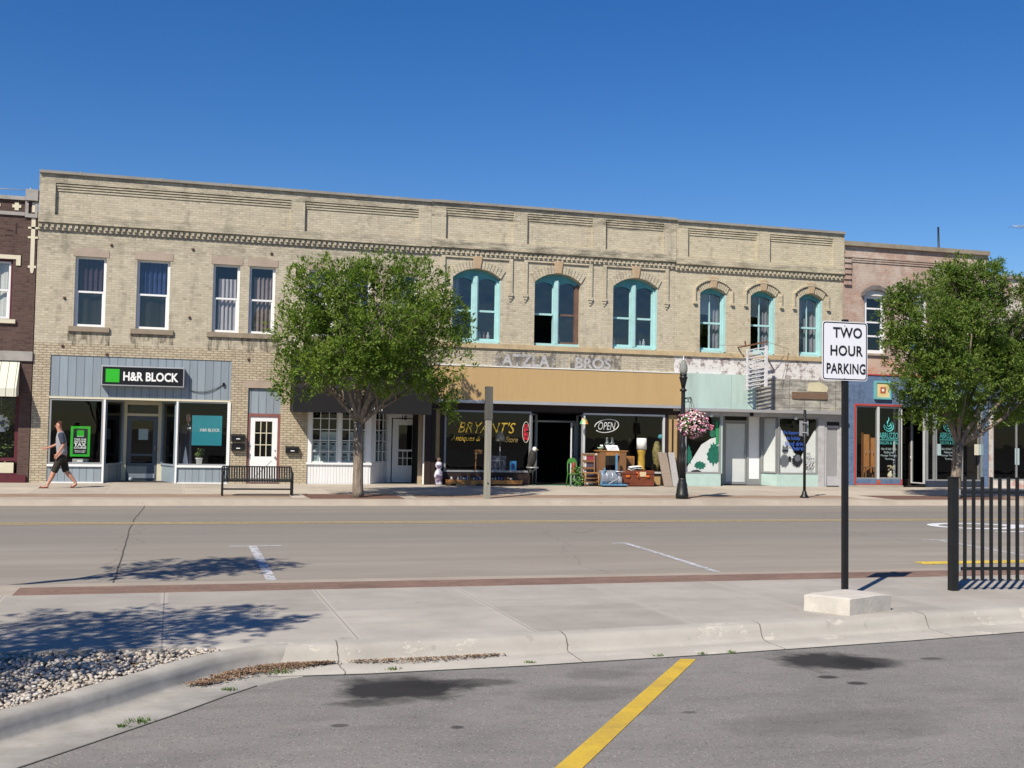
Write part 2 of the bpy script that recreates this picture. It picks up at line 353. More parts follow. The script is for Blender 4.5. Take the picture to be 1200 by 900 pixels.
def concrete(name, c, var=.12, joints=None, dirt=.35, scale=1.4, chips=False):
    m = NT(name); o = m.obj()
    n1 = m.noise(o, scale, 9, .62); n2 = m.noise(o, 60, 3, .7); n3 = m.noise(m.map(o, (.5, 2.5, 1)), 1.2, 6)
    cl = m.mix(m.ramp(n1, [(.32, 0.), (.68, 1.)]), mul(c, 1-var), mul(c, 1+var))
    cl = m.mix(m.ramp(n3, [(.5, 0.), (.72, dirt)]), cl, mul(c, .68))
    cl = m.mix(m.ramp(n2, [(.25, .3), (.45, 0.), (.6, 0.), (.8, .25)]), cl, m.mix(n2, mul(c, .5), mul(c, 1.4)))
    cl = m.mix(m.ramp(m.noise(o, 7, 4, .5), [(.66, 0.), (.72, .35)]), cl, mul(c, .55))
    h = m.math('MULTIPLY', n2, .5)
    if joints:
        s = m.new('ShaderNodeSeparateXYZ'); m.put(s.inputs[0], o)
        g = None
        cellx = m.math('FLOOR', m.math('DIVIDE', m.math('SUBTRACT', s.outputs[0], joints[0]), joints[1]))
        celly = m.math('GREATER_THAN', s.outputs[1], joints[2])
        wn = m.new('ShaderNodeTexWhiteNoise', noise_dimensions='2D'); cb = m.new('ShaderNodeCombineXYZ'); m.put(cb.inputs[0], cellx); m.put(cb.inputs[1], celly); m.put(wn.inputs['Vector'], cb.outputs[0])
        cl = m.mix(1., cl, m.ramp(wn.outputs['Value'], [(0., .86), (1., 1.06)]), 'MULTIPLY')
        fx = m.math('FRACT', m.math('DIVIDE', m.math('SUBTRACT', s.outputs[0], joints[0]-100*joints[1]), joints[1]))
        dx = m.math('MULTIPLY', m.math('MINIMUM', fx, m.math('SUBTRACT', 1., fx)), joints[1])
        dy = m.math('ABSOLUTE', m.math('SUBTRACT', s.outputs[1], joints[2]))
        pale = m.math('MAXIMUM', m.ramp(dx, [(.018, .55), (.045, 0.)]), m.ramp(dy, [(.010, .35), (.022, 0.)]))
        cl = m.mix(pale, cl, mul(c, 1.25))
        g = m.math('MAXIMUM', m.math('LESS_THAN', dx, .006), m.math('LESS_THAN', dy, .004))
        cl = m.mix(m.math('MULTIPLY', g, .6), cl, mul(c, .4))
        h = m.math('SUBTRACT', h, g)
    if chips:
        ch = m.ramp(m.noise(m.map(o, (1, 1, 2)), 2.6, 8, .75), [(.565, 0.), (.61, .42)])
        cl = m.mix(ch, cl, (.60, .55, .48)); h = m.math('SUBTRACT', h, m.math('MULTIPLY', ch, 2.))
        # dark shrinkage cracks / joints across the kerb every ~3 m
        s2 = m.new('ShaderNodeSeparateXYZ'); m.put(s2.inputs[0], o)
        xx = m.math('ADD', s2.outputs[0], m.math('MULTIPLY', m.noise(o, 9, 3), .05))
        f2 = m.math('FRACT', m.math('DIVIDE', m.math('ADD', xx, 99.04), 1.93)); 
        cl = m.mix(m.math('LESS_THAN', f2, .0055), cl, (.13, .115, .10))
    m.bump(h, .4, .008)
    return m.fin(cl, .9, .2)
m_road = road_mat(); m_lot = lot_mat()
m_walk = concrete('pavement_concrete', (.355, .33, .295), joints=(-.03, 1.52, 10.82))
m_farwalk = concrete('far_pavement_concrete', (.42, .375, .315), joints=(.35, 1.9, 33.3))
m_kerb = concrete('kerb_concrete', (.37, .35, .315), chips=True, dirt=.4)
m_kerb2 = concrete('street_kerb_concrete', (.345, .30, .25), dirt=.45)
m_kerb_l = concrete('bed_kerb_concrete', (.365, .345, .31), dirt=.6, scale=3.2, var=.2)
m_blockc = concrete('pale_block_concrete', (.50, .47, .42), dirt=.22, scale=5)
m_paver = brick('red_brick_pavers', (.27, .13, .095), (.35, .19, .14), (.22, .17, .14), bw=.21, bh=.105, ms=.008, soot=.3, sootc=(.12, .085, .07))
m_paver.node_tree  # pavers lie flat: courses follow x and y
def flat_brick(name, c1, c2, mo, bw, bh):
    m = NT(name); o = m.obj(); b = m.new('ShaderNodeTexBrick'); m.put(b.inputs['Vector'], o); m.put(b.inputs['Color1'], c1); m.put(b.inputs['Color2'], c2); m.put(b.inputs['Mortar'], mo)
    b.inputs['Scale'].default_value = 1; b.inputs['Brick Width'].default_value = bw; b.inputs['Row Height'].default_value = bh; b.inputs['Mortar Size'].default_value = .006
    c = m.mix(m.ramp(m.noise(o, 1.2, 7, .65), [(.4, 0.), (.7, .6)]), b.outputs['Color'], mul(c1, .62))
    c = m.mix(m.ramp(m.noise(o, 14, 4, .65), [(.5, 0.), (.75, .5)]), c, mul(c2, 1.35))
    m.bump(m.math('MULTIPLY', b.outputs['Fac'], -1.), .5, .006); return m.fin(c, .85, .2)
m_paver = flat_brick('red_brick_pavers', (.185, .118, .092), (.24, .155, .122), (.17, .14, .115), .21, .105)
m_paver_far = flat_brick('far_brick_pavers', (.27, .19, .14), (.32, .23, .17), (.25, .2, .16), .21, .105)
m_grate = M('tree_pit_pavers', (.135, .075, .058), .9, .25, 8, .4)
def worn_paint(name, c, under, lo, hi, sc=9.):
    m = NT(name); o = m.obj()
    f = m.ramp(m.noise(o, sc, 9, .75), [(lo, 0.), (hi, 1.)])
    c1 = m.mix(m.noise(o, 2, 4), mul(c, .88), mul(c, 1.08))
    m.put(m.b.inputs['Alpha'], f); m.bump(m.noise(o, 70, 2), .4, .006)
    return m.fin(c1, .8, .3)
def ypaint():
    m = NT('yellow_line_paint'); o = m.obj(); n2 = m.noise(o, 80, 2, .8)
    a_ = m.math('MULTIPLY', m.ramp(m.noise(o, 20, 8, .8), [(.24, 0.), (.38, 1.)]), m.ramp(n2, [(.22, .2), (.34, 1.)]))
    c = m.mix(m.noise(o, 3, 5), (.50, .335, .03), (.62, .43, .055)); c = m.mix(m.ramp(m.noise(m.map(o, (1, 1, 1), (4, 2, 0)), 2.2, 8, .7), [(.46, 0.), (.66, .55)]), c, (.30, .21, .06)); c = m.mix(m.ramp(n2, [(.55, 0.), (.75, .45)]), c, (.28, .2, .07))
    m.put(m.b.inputs['Alpha'], a_); m.bump(n2, .4, .006); return m.fin(c, .8, .3)
m_ypaint = ypaint()
m_ycentre = worn_paint('faded_yellow_paint', (.44, .345, .175), None, .26, .50)
m_ykerb = worn_paint('yellow_kerb_paint', (.62, .45, .07), None, .28, .5)
m_wpaint = worn_paint('worn_white_paint', (.50, .51, .54), None, .32, .56)
m_wfaint = worn_paint('faint_white_paint', (.42, .42, .42), None, .42, .62)

# ------------------------------------------------------------------ ground
def sheet(name, pts, z, mat, res=None):
    mb = MB(); mb.face([(p[0], p[1], z) for p in pts]); o = mb.build(name, mat); return tag(o, kind='structure')
g = MB(); g.face([(-900, -900, -.12), (900, -900, -.12), (900, 900, -.12), (-900, 900, -.12)])
tag(g.build('ground', M('ground_dirt', (.16, .15, .12), .95, .2, .5)), kind='structure')
sheet('parking_lot', [(-70, -60), (90, -60), (90, 12.2), (-70, 12.2)], 0, m_lot)
# road with a crown
YN, YF, CR = 13.30, 28.55, .13
mb = MB(); N = 24
def roadz(y):
    t = (y-(YN+YF)/2)/((YF-YN)/2); return CR*(1-t*t)
ys = [YN-.1+(YF-YN+.2)*i/N for i in range(N+1)]
xs = [-120, -30, -10, 0, 10, 20, 30, 60, 160]
for j in range(len(xs)-1):
    for i in range(N):
        mb.face([(xs[j], ys[i], roadz(ys[i])), (xs[j+1], ys[i], roadz(ys[i])), (xs[j+1], ys[i+1], roadz(ys[i+1])), (xs[j], ys[i+1], roadz(ys[i+1]))])
tag(mb.build('road', m_road), kind='structure')
def mark(name, poly, mat, dz=.005):
    # painted marking draped on the crowned road, cut into short strips along y
    y0 = min(p[1] for p in poly); y1 = max(p[1] for p in poly); m_ = MB()
    (ax, ay), (bx, by), (cx, cy), (dx, dy) = poly   # a,b near edge; d,c far edge
    n = max(1, int((y1-y0)/.5))
    for i in range(n):
        t0, t1 = i/n, (i+1)/n; L = lambda p, q, t: (p[0]+(q[0]-p[0])*t, p[1]+(q[1]-p[1])*t)
        q = [L(poly[0], poly[3], t0), L(poly[1], poly[2], t0), L(poly[1], poly[2], t1), L(poly[0], poly[3], t1)]
        m_.face([(x, y, roadz(y)+dz) for x, y in q])
    return tag(m_.build(name, mat), kind='structure')
for yy in (21.30, 21.58): mark('centre_line', [(-120, yy), (160, yy), (160, yy+.16), (-120, yy+.16)], m_ycentre)
def stall(x, yn, yf, w, t, mat, wl=.1):
    mark('stall_line', [(x-wl/2, yn), (x+wl/2, yn), (x+wl/2, yf), (x-wl/2, yf)], mat)
    if t: mark('stall_line', [(x-t[0], yf+.004), (x+t[1], yf+.004), (x+t[1], yf+.10), (x-t[0], yf+.10)], mat)
stall(1.19, 13.9, 17.4, .1, (.33, .42), m_wpaint, .12)
stall(7.08, 13.9, 17.3, .1, (.22, .05), m_wpaint)
stall(-4.7, 13.9, 17.4, .1, (.3, .3), m_wpaint); stall(13.0, 13.9, 17.3, .1, (.3, .3), m_wpaint)
stall(.35, 27.6, 28.1, .1, (.2, .8), m_wfaint, .35)
stall(6.35, 25.6, 28.1, .1, (.1, .8), m_wfaint, .12); stall(12.2, 25.6, 28.1, .1, (.5, .5), m_wfaint, .12); stall(18.2, 25.6, 28.1, .1, (.5, .5), m_wfaint, .12)
# transverse tarred joint
mb = MB(); px = -.35; pts = []
for i in range(26):
    y = 13.5+i*.6; px += random.uniform(-.015, .026); pts.append((px-.25+.0, y))
for i in range(25):
    (x0, y0), (x1, y1) = pts[i], pts[i+1]; mb.face([(x0-.009, y0, roadz(y0)+.004), (x0+.009, y0, roadz(y0)+.004), (x1+.009, y1, roadz(y1)+.004), (x1-.009, y1, roadz(y1)+.004)])
tag(mb.build('road_joint', M('tar_joint', (.085, .078, .07), .8)), kind='structure')
# painted turn arrow loop in the near lane (seen through the fence)
mb = MB()
def ell(cx, cy, rx, ry, w, n=40, a0=0, a1=360):
    for i in range(n):
        t0, t1 = R(a0+(a1-a0)*i/n), R(a0+(a1-a0)*(i+1)/n)
        q = [(cx+rx*math.cos(t0), cy+ry*math.sin(t0)), (cx+rx*math.cos(t1), cy+ry*math.sin(t1)), (cx+(rx-w)*math.cos(t1), cy+(ry-w*1.1)*math.sin(t1)), (cx+(rx-w)*math.cos(t0), cy+(ry-w*1.1)*math.sin(t0))]
        mb.face([(x, y, roadz(y)+.005) for x, y in q])
ell(15.75, 19.9, .95, .75, .22); 
mb.face([(x, y, roadz(y)+.006) for x, y in [(16.5, 19.45), (17.6, 19.3), (17.6, 19.9), (16.55, 20.3)]])
for i in range(4):
    mb.face([(x, y, roadz(y)+.005) for x, y in [(15.3+i*.8, 18.55), (16.1+i*.8, 18.55), (16.1+i*.8, 18.70), (15.3+i*.8, 18.70)]])
tag(mb.build('road_marking', worn_paint('bright_white_paint', (.62, .64, .66), None, .22, .42)), kind='structure')
mark('kerb_marking', [(10.6, 14.45), (60, 14.45), (60, 14.72), (10.6, 14.72)], m_ykerb)
# far kerb (rounded step), far pavement, brick strip
def sweep(name, path, prof, mat, closed=False):
    # prof: list of (offset to the right of travel, z)
    m_ = MB(); n = len(path); rings = []
    for i, p in enumerate(path):
        a = Vector(path[max(i-1, 0)]); b = Vector(path[min(i+1, n-1)]); d = (b-a).normalized(); nrm = Vector((d.y, -d.x))
        rings.append([(p[0]+nrm.x*o, p[1]+nrm.y*o, z) for o, z in prof])
    k = len(prof); vs = [v for r in rings for v in r]
    fs = [(i*k+j, i*k+j+1, (i+1)*k+j+1, (i+1)*k+j) for i in range(n-1) for j in range(k-1)]
    m_.add(vs, fs, True); o = m_.build(name, mat); return tag(o, kind='structure')
def steps(a, b, n): return [(a[0]+(b[0]-a[0])*i/n, a[1]+(b[1]-a[1])*i/n) for i in range(n+1)]
# street kerbs
sweep('far_kerb', steps((-120, YF), (160, YF), 80), [(-.9, .145), (-.10, .14), (-.03, .13), (.0, .10), (.03, .012), (.30, .004+roadz(YF-.30)), (.31, -.05)], m_kerb2)
sweep('near_kerb', steps((160, YN), (-120, YN), 80), [(-.42, .147), (-.08, .14), (-.02, .125), (.02, .09), (.05, .012), (.42, .004+roadz(YN+.42)), (.43, -.05)], m_kerb2)
def slab(name, pts, mat, zb=-.05):
    # pts: (x, y, z) top outline, counter-clockwise
    m_ = MB(); m_.face(pts); n = len(pts)
    for i in range(n):
        a, b = pts[i], pts[(i+1) % n]; m_.face([(a[0], a[1], zb), (b[0], b[1], zb), b, a])
    return tag(m_.build(name, mat), kind='structure')
slab('far_brick_strip', [(-120, 29.45, .146), (160, 29.45, .146), (160, 30.7, .154), (-120, 30.7, .154)], m_paver_far)
slab('far_pavement', [(-120, 30.7, .158), (160, 30.7, .158), (160, 36.0, .185), (-120, 36.0, .185)], m_farwalk)
slab('tree_pit', [(3.35, 28.95, .150), (5.75, 28.95, .150), (5.75, 30.75, .162), (3.35, 30.75, .162)], m_grate)
slab('tree_pit', [(20.2, 28.95, .150), (24.6, 28.95, .150), (24.6, 30.75, .162), (20.2, 30.75, .162)], m_grate)
for x0, x1 in ((2.95, 3.3), (5.8, 6.15), (19.4, 20.15)):
    slab('pavement_band', [(x0, 29.40, .152), (x1, 29.40, .152), (x1, 30.72, .164), (x0, 30.72, .164)], m_farwalk)
# lot kerb: two runs that meet in an acute corner
baseR = [(.22, 9.19), (.62, 9.16), (1.46, 9.12), (2.73, 9.17), (4.35, 9.31), (6.46, 9.56), (8.46, 9.86), (11, 10.3), (16, 11.2), (24, 12.0)]
def dense(path, step=.12):
    out = []
    for a, b in zip(path[:-1], path[1:]):
        n = max(1, int(math.dist(a, b)/step)); out += [(a[0]+(b[0]-a[0])*i/n, a[1]+(b[1]-a[1])*i/n) for i in range(n)]
    return out+[path[-1]]
def rough_sweep(name, path, prof, mat, amp=.008):
    o = sweep(name, path, prof, mat)
    for v in o.data.vertices:
        if v.co.z > .02:
            p = v.co*4.2; k = noise.noise(p)*amp+noise.noise(p*3.7)*amp*.6
            if noise.noise(v.co*1.7+Vector((5, 0, 0))) > .33 and .05 < v.co.z < .148: k -= .012
            v.co.y += k; v.co.z += k*.35
    return o
KP = [(-.17, .152), (-.05, .150), (-.02, .143), (.005, .128), (.025, .09), (.045, .045), (.065, .020), (.12, .014), (.46, .006), (.47, -.03)]
baseL = [(-6.8, -.2), (-4.0, 3.3), (-2.0, 5.85), (-.9, 7.22), (-.30, 7.98), (.02, 8.42), (.26, 8.72), (.46, 8.92), (.66, 9.06), (.90, 9.15), (1.15, 9.20)]
rough_sweep('lot_kerb', dense(baseR), KP, m_kerb)
KL = [(-.125, .148), (-.05, .151), (-.018, .145), (.006, .128), (.022, .085), (.036, .035), (.055, .014), (.16, .012), (.47, .004), (.48, -.03)]
rough_sweep('lot_kerb', dense(baseL), KL, m_kerb_l)
m_seam = M('gutter_seam_dirt', (.13, .12, .105), .95, .4, 12)
rough_sweep('gutter_seam', dense(baseR), [(.458, .0075), (.468, .0072)], m_seam, .0)
rough_sweep('gutter_seam', dense(baseL[:-4]), [(.468, .0055), (.480, .0055)], m_seam, .0)
# near pavement and brick strip
wp = [(x, y+.15) for x, y in baseR if x > .5]
slab('near_pavement', [(-60, 9.22, .15), (.45, 9.22, .15)]+[(x, y, .15) for x, y in wp]+[(60, 12.05, .15), (60, 12.30, .15), (-60, 12.30, .15)], m_walk)
slab('near_brick_strip', [(-1.47, 12.30, .152), (60, 12.30, .152), (60, 12.90, .148), (-1.47, 12.90, .148)], m_paver)
slab('near_brick_strip', [(-60, 12.30, .152), (-2.05, 12.30, .152), (-2.05, 12.90, .148), (-60, 12.90, .148)], m_paver)
slab('pavement_band', [(-2.05, 12.30, .15), (-1.47, 12.30, .15), (-1.47, 12.90, .148), (-2.05, 12.90, .148)], m_kerb2)
# parking bay line
mb = MB(); mb.face([(2.09-.42, 6.05-.55, .004), (2.25-.42, 6.02-.55, .004), (4.19, 8.70, .004), (4.07, 8.74, .004)])
tag(mb.build('bay_line', m_ypaint), kind='structure')
# gravel bed, debris, weeds
def pebble_mat():
    m = NT('river_pebbles'); gi = m.new('ShaderNodeNewGeometry'); r = gi.outputs['Random Per Island']
    c = m.ramp(r, [(0, (.24, .22, .20)), (.25, (.45, .40, .33)), (.5, (.53, .48, .42)), (.72, (.38, .32, .26)), (.85, (.58, .55, .51)), (1., (.21, .205, .20))])
    c = m.mix(m.ramp(m.noise(m.obj(), 60, 4), [(.4, 0.), (.7, .3)]), c, (.25, .2, .16))
    return m.fin(c, .75, .3)
mb = MB(); random.seed(3)
ico = [Vector(v) for v in [(0, 0, 1), (.894, 0, .447), (.276, .851, .447), (-.724, .526, .447), (-.724, -.526, .447), (.276, -.851, .447), (.724, .526, -.447), (-.276, .851, -.447), (-.894, 0, -.447), (-.276, -.851, -.447), (.724, -.526, -.447), (0, 0, -1)]]
icf = [(0,1,2),(0,2,3),(0,3,4),(0,4,5),(0,5,1),(1,6,2),(2,7,3),(3,8,4),(4,9,5),(5,10,1),(2,6,7),(3,7,8),(4,8,9),(5,9,10),(1,10,6),(6,11,7),(7,11,8),(8,11,9),(9,11,10),(10,11,6)]
def Lx(y):   # x of the back of the left kerb at a given y
    for (x0, y0), (x1, y1) in zip(baseL[:-1], baseL[1:]):
        if y0 <= y <= y1: return x0+(x1-x0)*(y-y0)/(y1-y0)-.17
    return .3
cnt = 0
while cnt < 14000:
    y = random.uniform(5.0, 9.2); x = random.uniform(-5.5, .4)
    if x > Lx(y) or x < -1.2-(9.2-y)*.42-1.6: continue
    r = random.uniform(.008, .020)*(1.3 if random.random() < .10 else 1)
    c = Vector((x, y, .105+random.uniform(0, .045))); e = Matrix.Rotation(random.uniform(0, 6.28), 3, 'Z') @ Matrix.Rotation(random.uniform(-.4, .4), 3, 'X')
    sx, sy, sz = r*random.uniform(.9, 1.5), r*random.uniform(.8, 1.1), r*random.uniform(.5, .8)
    mb.add([c+e @ Vector((v.x*sx, v.y*sy, v.z*sz))*random.uniform(.9, 1.1) for v in ico], icf, True); cnt += 1
tag(mb.build('gravel', pebble_mat()), kind='stuff')
tag((lambda m_: (m_.vprism([(.35, 9.2), (-8, 9.2), (-8, -.3), (-6.9, -.3)], -.02, .10), m_.build('gravel_bed', M('gravel_dirt', (.17, .14, .11), .95, .3, 9)))[1])(MB()), kind='structure')
def debris(name, pts, n, seed):
    random.seed(seed); m_ = MB()
    for _ in range(n):
        k = random.randrange(len(pts)-1); t = random.random(); a, b = pts[k], pts[k+1]
        w = a[2]+(b[2]-a[2])*t; x = a[0]+(b[0]-a[0])*t+random.gauss(0, .05); y = a[1]+(b[1]-a[1])*t+random.triangular(-1, 1, 0)*w*1.25
        an = random.uniform(0, 6.28); L_ = random.uniform(.005, .019); dx, dy = math.cos(an)*L_, math.sin(an)*L_; z = .018+random.uniform(0, .012)+max(0, .010-abs(y-a[1])*.1)
        ww = random.uniform(.25, .6)
        m_.add([(x-dx, y-dy, z), (x+dy*ww, y-dx*ww, z+.006), (x+dx, y+dy, z+random.uniform(-.006, .012)), (x-dy*ww, y+dx*ww, z+.004)], [(0, 1, 2, 3)])
    m = NT(name); r = m.new('ShaderNodeNewGeometry').outputs['Random Per Island']
    c = m.ramp(r, [(0, (.13, .075, .045)), (.5, (.22, .14, .09)), (.85, (.31, .22, .15)), (1., (.45, .36, .27))])
    return tag(m_.build(name, m.fin(c, .9, .1)), kind='stuff')
debris('leaf_litter', [(.22, 8.44, .05), (.45, 8.74, .16), (.72, 8.94, .17), (.95, 8.99, .12), (1.2, 9.03, .02)], 3400, 4)
debris('leaf_litter', [(1.40, 9.02, .02), (1.85, 9.01, .09), (2.2, 9.03, .08), (2.6, 9.07, .02)], 800, 5)
# dull soil under the litter
def weedmat(name, a, b):
    m = NT(name); r = m.new('ShaderNodeNewGeometry').outputs['Random Per Island']; return m.fin(m.ramp(r, [(0, a), (1, b)]), .6, .2)
m_weed = weedmat('weed_green', (.045, .085, .02), (.11, .17, .045))
weeds = [((325, 789), .17, 'small green weed tuft at the kerb corner beside the leaf litter'), ((268, 809), .08, 'tiny weed in the pavement gutter seam just left of the kerb corner'),
         ((163, 846), .13, 'green weed tuft on the gutter edge at the left, nearest the camera'), ((144, 852), .06, 'tiny low weed beside the nearest weed tuft at left'),
         ((462, 785), .09, 'thin weed growing at the kerb above the big oil stain'), ((622, 777), .07, 'low weed on the asphalt edge halfway between oil stain and yellow line'),
         ((772, 769), .06, 'small weed just left of the top of the yellow bay line'), ((823, 767), .05, 'small weed just right of the top of the yellow bay line'), ((857, 765), .06, 'tiny weed farther right along the gutter edge')]
for (u, v), w, lab in weeds:
    p = onZ(u, v, 0.006); mb = MB(); random.seed(int(u))
    for i in range(int(30+w*330)):
        a = random.uniform(0, 6.28); rr = w*.8*random.random(); x, y = p.x+rr*math.cos(a)*1.0, p.y+rr*math.sin(a)*.55
        h = random.uniform(.015, .04)*(.6+w*3); a2 = random.uniform(0, 6.28); lx, ly = math.cos(a2)*h*.7, math.sin(a2)*h*.7; wd = .004
        mb.add([(x-wd*math.sin(a2), y+wd*math.cos(a2), 0), (x+wd*math.sin(a2), y-wd*math.cos(a2), 0), (x+lx*.6+wd*.6, y+ly*.6, h*.8), (x+lx, y+ly, h)], [(0, 1, 2), (0, 2, 3)])
    o = mb.build('weed_tuft', m_weed, thing('weed_tuft', lab, 'weed', (p.x, p.y, 0), 'weeds along the gutter edge')); root = o.parent
    o.name = 'blades'
#PART3
# ------------------------------------------------------------------ building kit
def cells(mb, x0, x1, z0, z1, ops, y=D, t=.30):
    xs = sorted({x0, x1, *[v for o in ops for v in o[:2] if x0 < v < x1]}); zs = sorted({z0, z1, *[v for o in ops for v in o[2:4] if z0 < v < z1]})
    for i in range(len(xs)-1):
        for j in range(len(zs)-1):
            cx, cz = (xs[i]+xs[i+1])/2, (zs[j]+zs[j+1])/2
            if any(o[0] < cx < o[1] and o[2] < cz < o[3] for o in ops): continue
            mb.face([(xs[i], y, zs[j]), (xs[i+1], y, zs[j]), (xs[i+1], y, zs[j+1]), (xs[i], y, zs[j+1])])
    for a, b, c, d in [o[:4] for o in ops]:
        c = max(c, z0); d = min(d, z1)
        mb.face([(a, y, c), (a, y, d), (a, y+t, d), (a, y+t, c)]); mb.face([(b, y, c), (b, y+t, c), (b, y+t, d), (b, y, d)])
        if d < z1: mb.face([(a, y, d), (b, y, d), (b, y+t, d), (a, y+t, d)])
        if c > z0: mb.face([(a, y, c), (a, y+t, c), (b, y+t, c), (b, y, c)])
def arc(xa, xb, zs, rise, x):
    h = (xb-xa)/2; r = (h*h+rise*rise)/(2*rise); return zs-(r-rise)+math.sqrt(max(0, r*r-(x-(xa+xb)/2)**2))
def arch_fill(mb, xa, xb, zs, rise, ztop, y=D, t=.30, n=14):
    for i in range(n):
        a, b = xa+(xb-xa)*i/n, xa+(xb-xa)*(i+1)/n; za, zb = arc(xa, xb, zs, rise, a), arc(xa, xb, zs, rise, b)
        mb.face([(a, y, za), (b, y, zb), (b, y, ztop), (a, y, ztop)]); mb.face([(a, y, za), (a, y+t, za), (b, y+t, zb), (b, y, zb)])
def shell(root, x0, x1, ztop, depth=14, wallmat=None):
    mb = MB(); y0 = D+.02
    mb.box(x0+.01, x0+.2, y0+.30, D+depth, .0, ztop-.25); mb.box(x1-.2, x1-.01, y0+.30, D+depth, .0, ztop-.25); mb.box(x0+.21, x1-.21, D+depth-.25, D+depth, .0, ztop-.3)
    mb.build('side_wall', wallmat or m_bodywall, root)
    mb = MB(); mb.box(x0+.21, x1-.21, D+.32, D+depth-.26, ztop-.95, ztop-.75); mb.build('roof', m_roof, root)
def interior(root, x0, x1, z0, z1, depth, mat, fl=None, y0=D+.31):
    mb = MB(); y1 = D+depth
    mb.face([(x0, y1, z0), (x1, y1, z0), (x1, y1, z1), (x0, y1, z1)]); mb.face([(x0, y0, z1), (x1, y0, z1), (x1, y1, z1), (x0, y1, z1)])
    mb.face([(x0, y0, z0), (x0, y1, z0), (x0, y1, z1), (x0, y0, z1)]); mb.face([(x1, y0, z0), (x1, y0, z1), (x1, y1, z1), (x1, y1, z0)])
    mb.m = 1; mb.face([(x0, y0, z0), (x1, y0, z0), (x1, y1, z0), (x0, y1, z0)])
    return mb.build('room', [mat, fl or m_int_floor], root)
def curtain(xa, xb, za, zb, y, mat, root, folds=7, amp=.03, name='curtain'):
    mb = MB(); n = max(6, int(folds*6))
    ph = random.random()*6
    for i in range(n):
        a, b = i/n, (i+1)/n; f = lambda t: y+amp*math.sin(t*folds*6.283+ph)+amp*.4*math.sin(t*folds*2.1*6.283)
        mb.face([(xa+(xb-xa)*a, f(a), za), (xa+(xb-xa)*b, f(b), za), (xa+(xb-xa)*b, f(b), zb), (xa+(xb-xa)*a, f(a), zb)])
    return mb.build(name, mat, root)
m_cur_blue = M('blue_curtain', (.03, .05, .15), .9, .3, 5); m_cur_brown = M('brown_curtain', (.05, .03, .045), .9, .3, 5)
m_cur_white = M('white_curtain', (.40, .37, .39), .9, .1, 5); m_cur_beige = M('beige_curtain', (.24, .19, .18), .9, .15, 5); m_shade = M('pale_shade', (.55, .54, .50), .9, .1, 3)
def plain_window(root, xa, xb, za, zb, fm, y=D+.10, fw=.075, curtains=(), mid=.5, label=None, muntin=False, glassm=None, d=.06):
    mb = MB()
    mb.box(xa, xa+fw, y, y+d, za, zb); mb.box(xb-fw, xb, y, y+d, za, zb); mb.box(xa+fw, xb-fw, y, y+d, za, za+fw); mb.box(xa+fw, xb-fw, y, y+d, zb-fw*.8, zb)
    zm = za+(zb-za)*mid; mb.box(xa+fw, xb-fw, y+.004, y+d, zm-.028, zm+.028)
    # lower sash sits in front
    mb.box(xa+fw, xa+fw+.03, y+.02, y+d-.005, za+fw, zm-.028); mb.box(xb-fw-.03, xb-fw, y+.02, y+d-.005, za+fw, zm-.028)
    if muntin:
        for t in muntin: zz = za+(zb-za)*t; mb.box(xa+fw, xb-fw, y+.01, y+d-.01, zz-.03, zz+.03)
    w = mb.build('window', fm, root)
    if label: w['label'] = label
    mb = MB(); yy = y+d*.7; mb.face([(xa+fw*.6, yy, za+fw*.6), (xb-fw*.6, yy, za+fw*.6), (xb-fw*.6, yy, zb-fw*.6), (xa+fw*.6, yy, zb-fw*.6)]); mb.build('pane', glassm or m_glass, w)
    for (t0, t1, s0, s1, m_, folds) in curtains:
        curtain(xa+(xb-xa)*t0, xa+(xb-xa)*t1, za+(zb-za)*s0, za+(zb-za)*s1, y+.14, m_, w, folds)
    return w
def glazed(root, p0, p1, z0, z1, fm, gm, fw=.06, fd=.08, name='shop_window', mull=(), rails=(), base=None, label=None, top=None):
    # framed glass between two plan points
    a = Vector((p0[0], p0[1], 0)); b = Vector((p1[0], p1[1], 0)); d = (b-a).normalized()
    mb = MB()
    for t in (0, (b-a).length): 
        q = a+d*(t+(fw/2 if t == 0 else -fw/2)); mb.bar((q.x, q.y, z0), (q.x, q.y, z1), fd, fw, up=d)
    for zz, hh in ((z0+fw/2, fw), (z1-(top or fw)/2, top or fw)):
        p, q = a+d*fw, b-d*fw; mb.bar((p.x, p.y, zz), (q.x, q.y, zz), fd, hh)
    for t in mull:
        q = a+(b-a)*t; mb.bar((q.x, q.y, z0+fw), (q.x, q.y, z1-fw), fd*.8, fw*.8, up=d)
    for zz in rails:
        p, q = a+d*fw, b-d*fw; mb.bar((p.x, p.y, zz), (q.x, q.y, zz), fd*.7, fw*.8)
    w = mb.build(name, fm, root)
    if label: w['label'] = label
    mb = MB(); mb.face([(a.x, a.y, z0+.02), (b.x, b.y, z0+.02), (b.x, b.y, z1-.02), (a.x, a.y, z1-.02)]); mb.build('pane', gm, w)
    return w
def panelq(root, name, p0, p1, z0, z1, mat, t=.08):
    mb = MB(); a = Vector((*p0, 0)); b = Vector((*p1, 0)); d = (b-a).normalized(); n = Vector((-d.y, d.x, 0))*t
    mb.vprism([(a.x, a.y), (b.x, b.y), (b.x+n.x, b.y+n.y), (a.x+n.x, a.y+n.y)], z0, z1); return mb.build(name, mat, root)
_dg = None
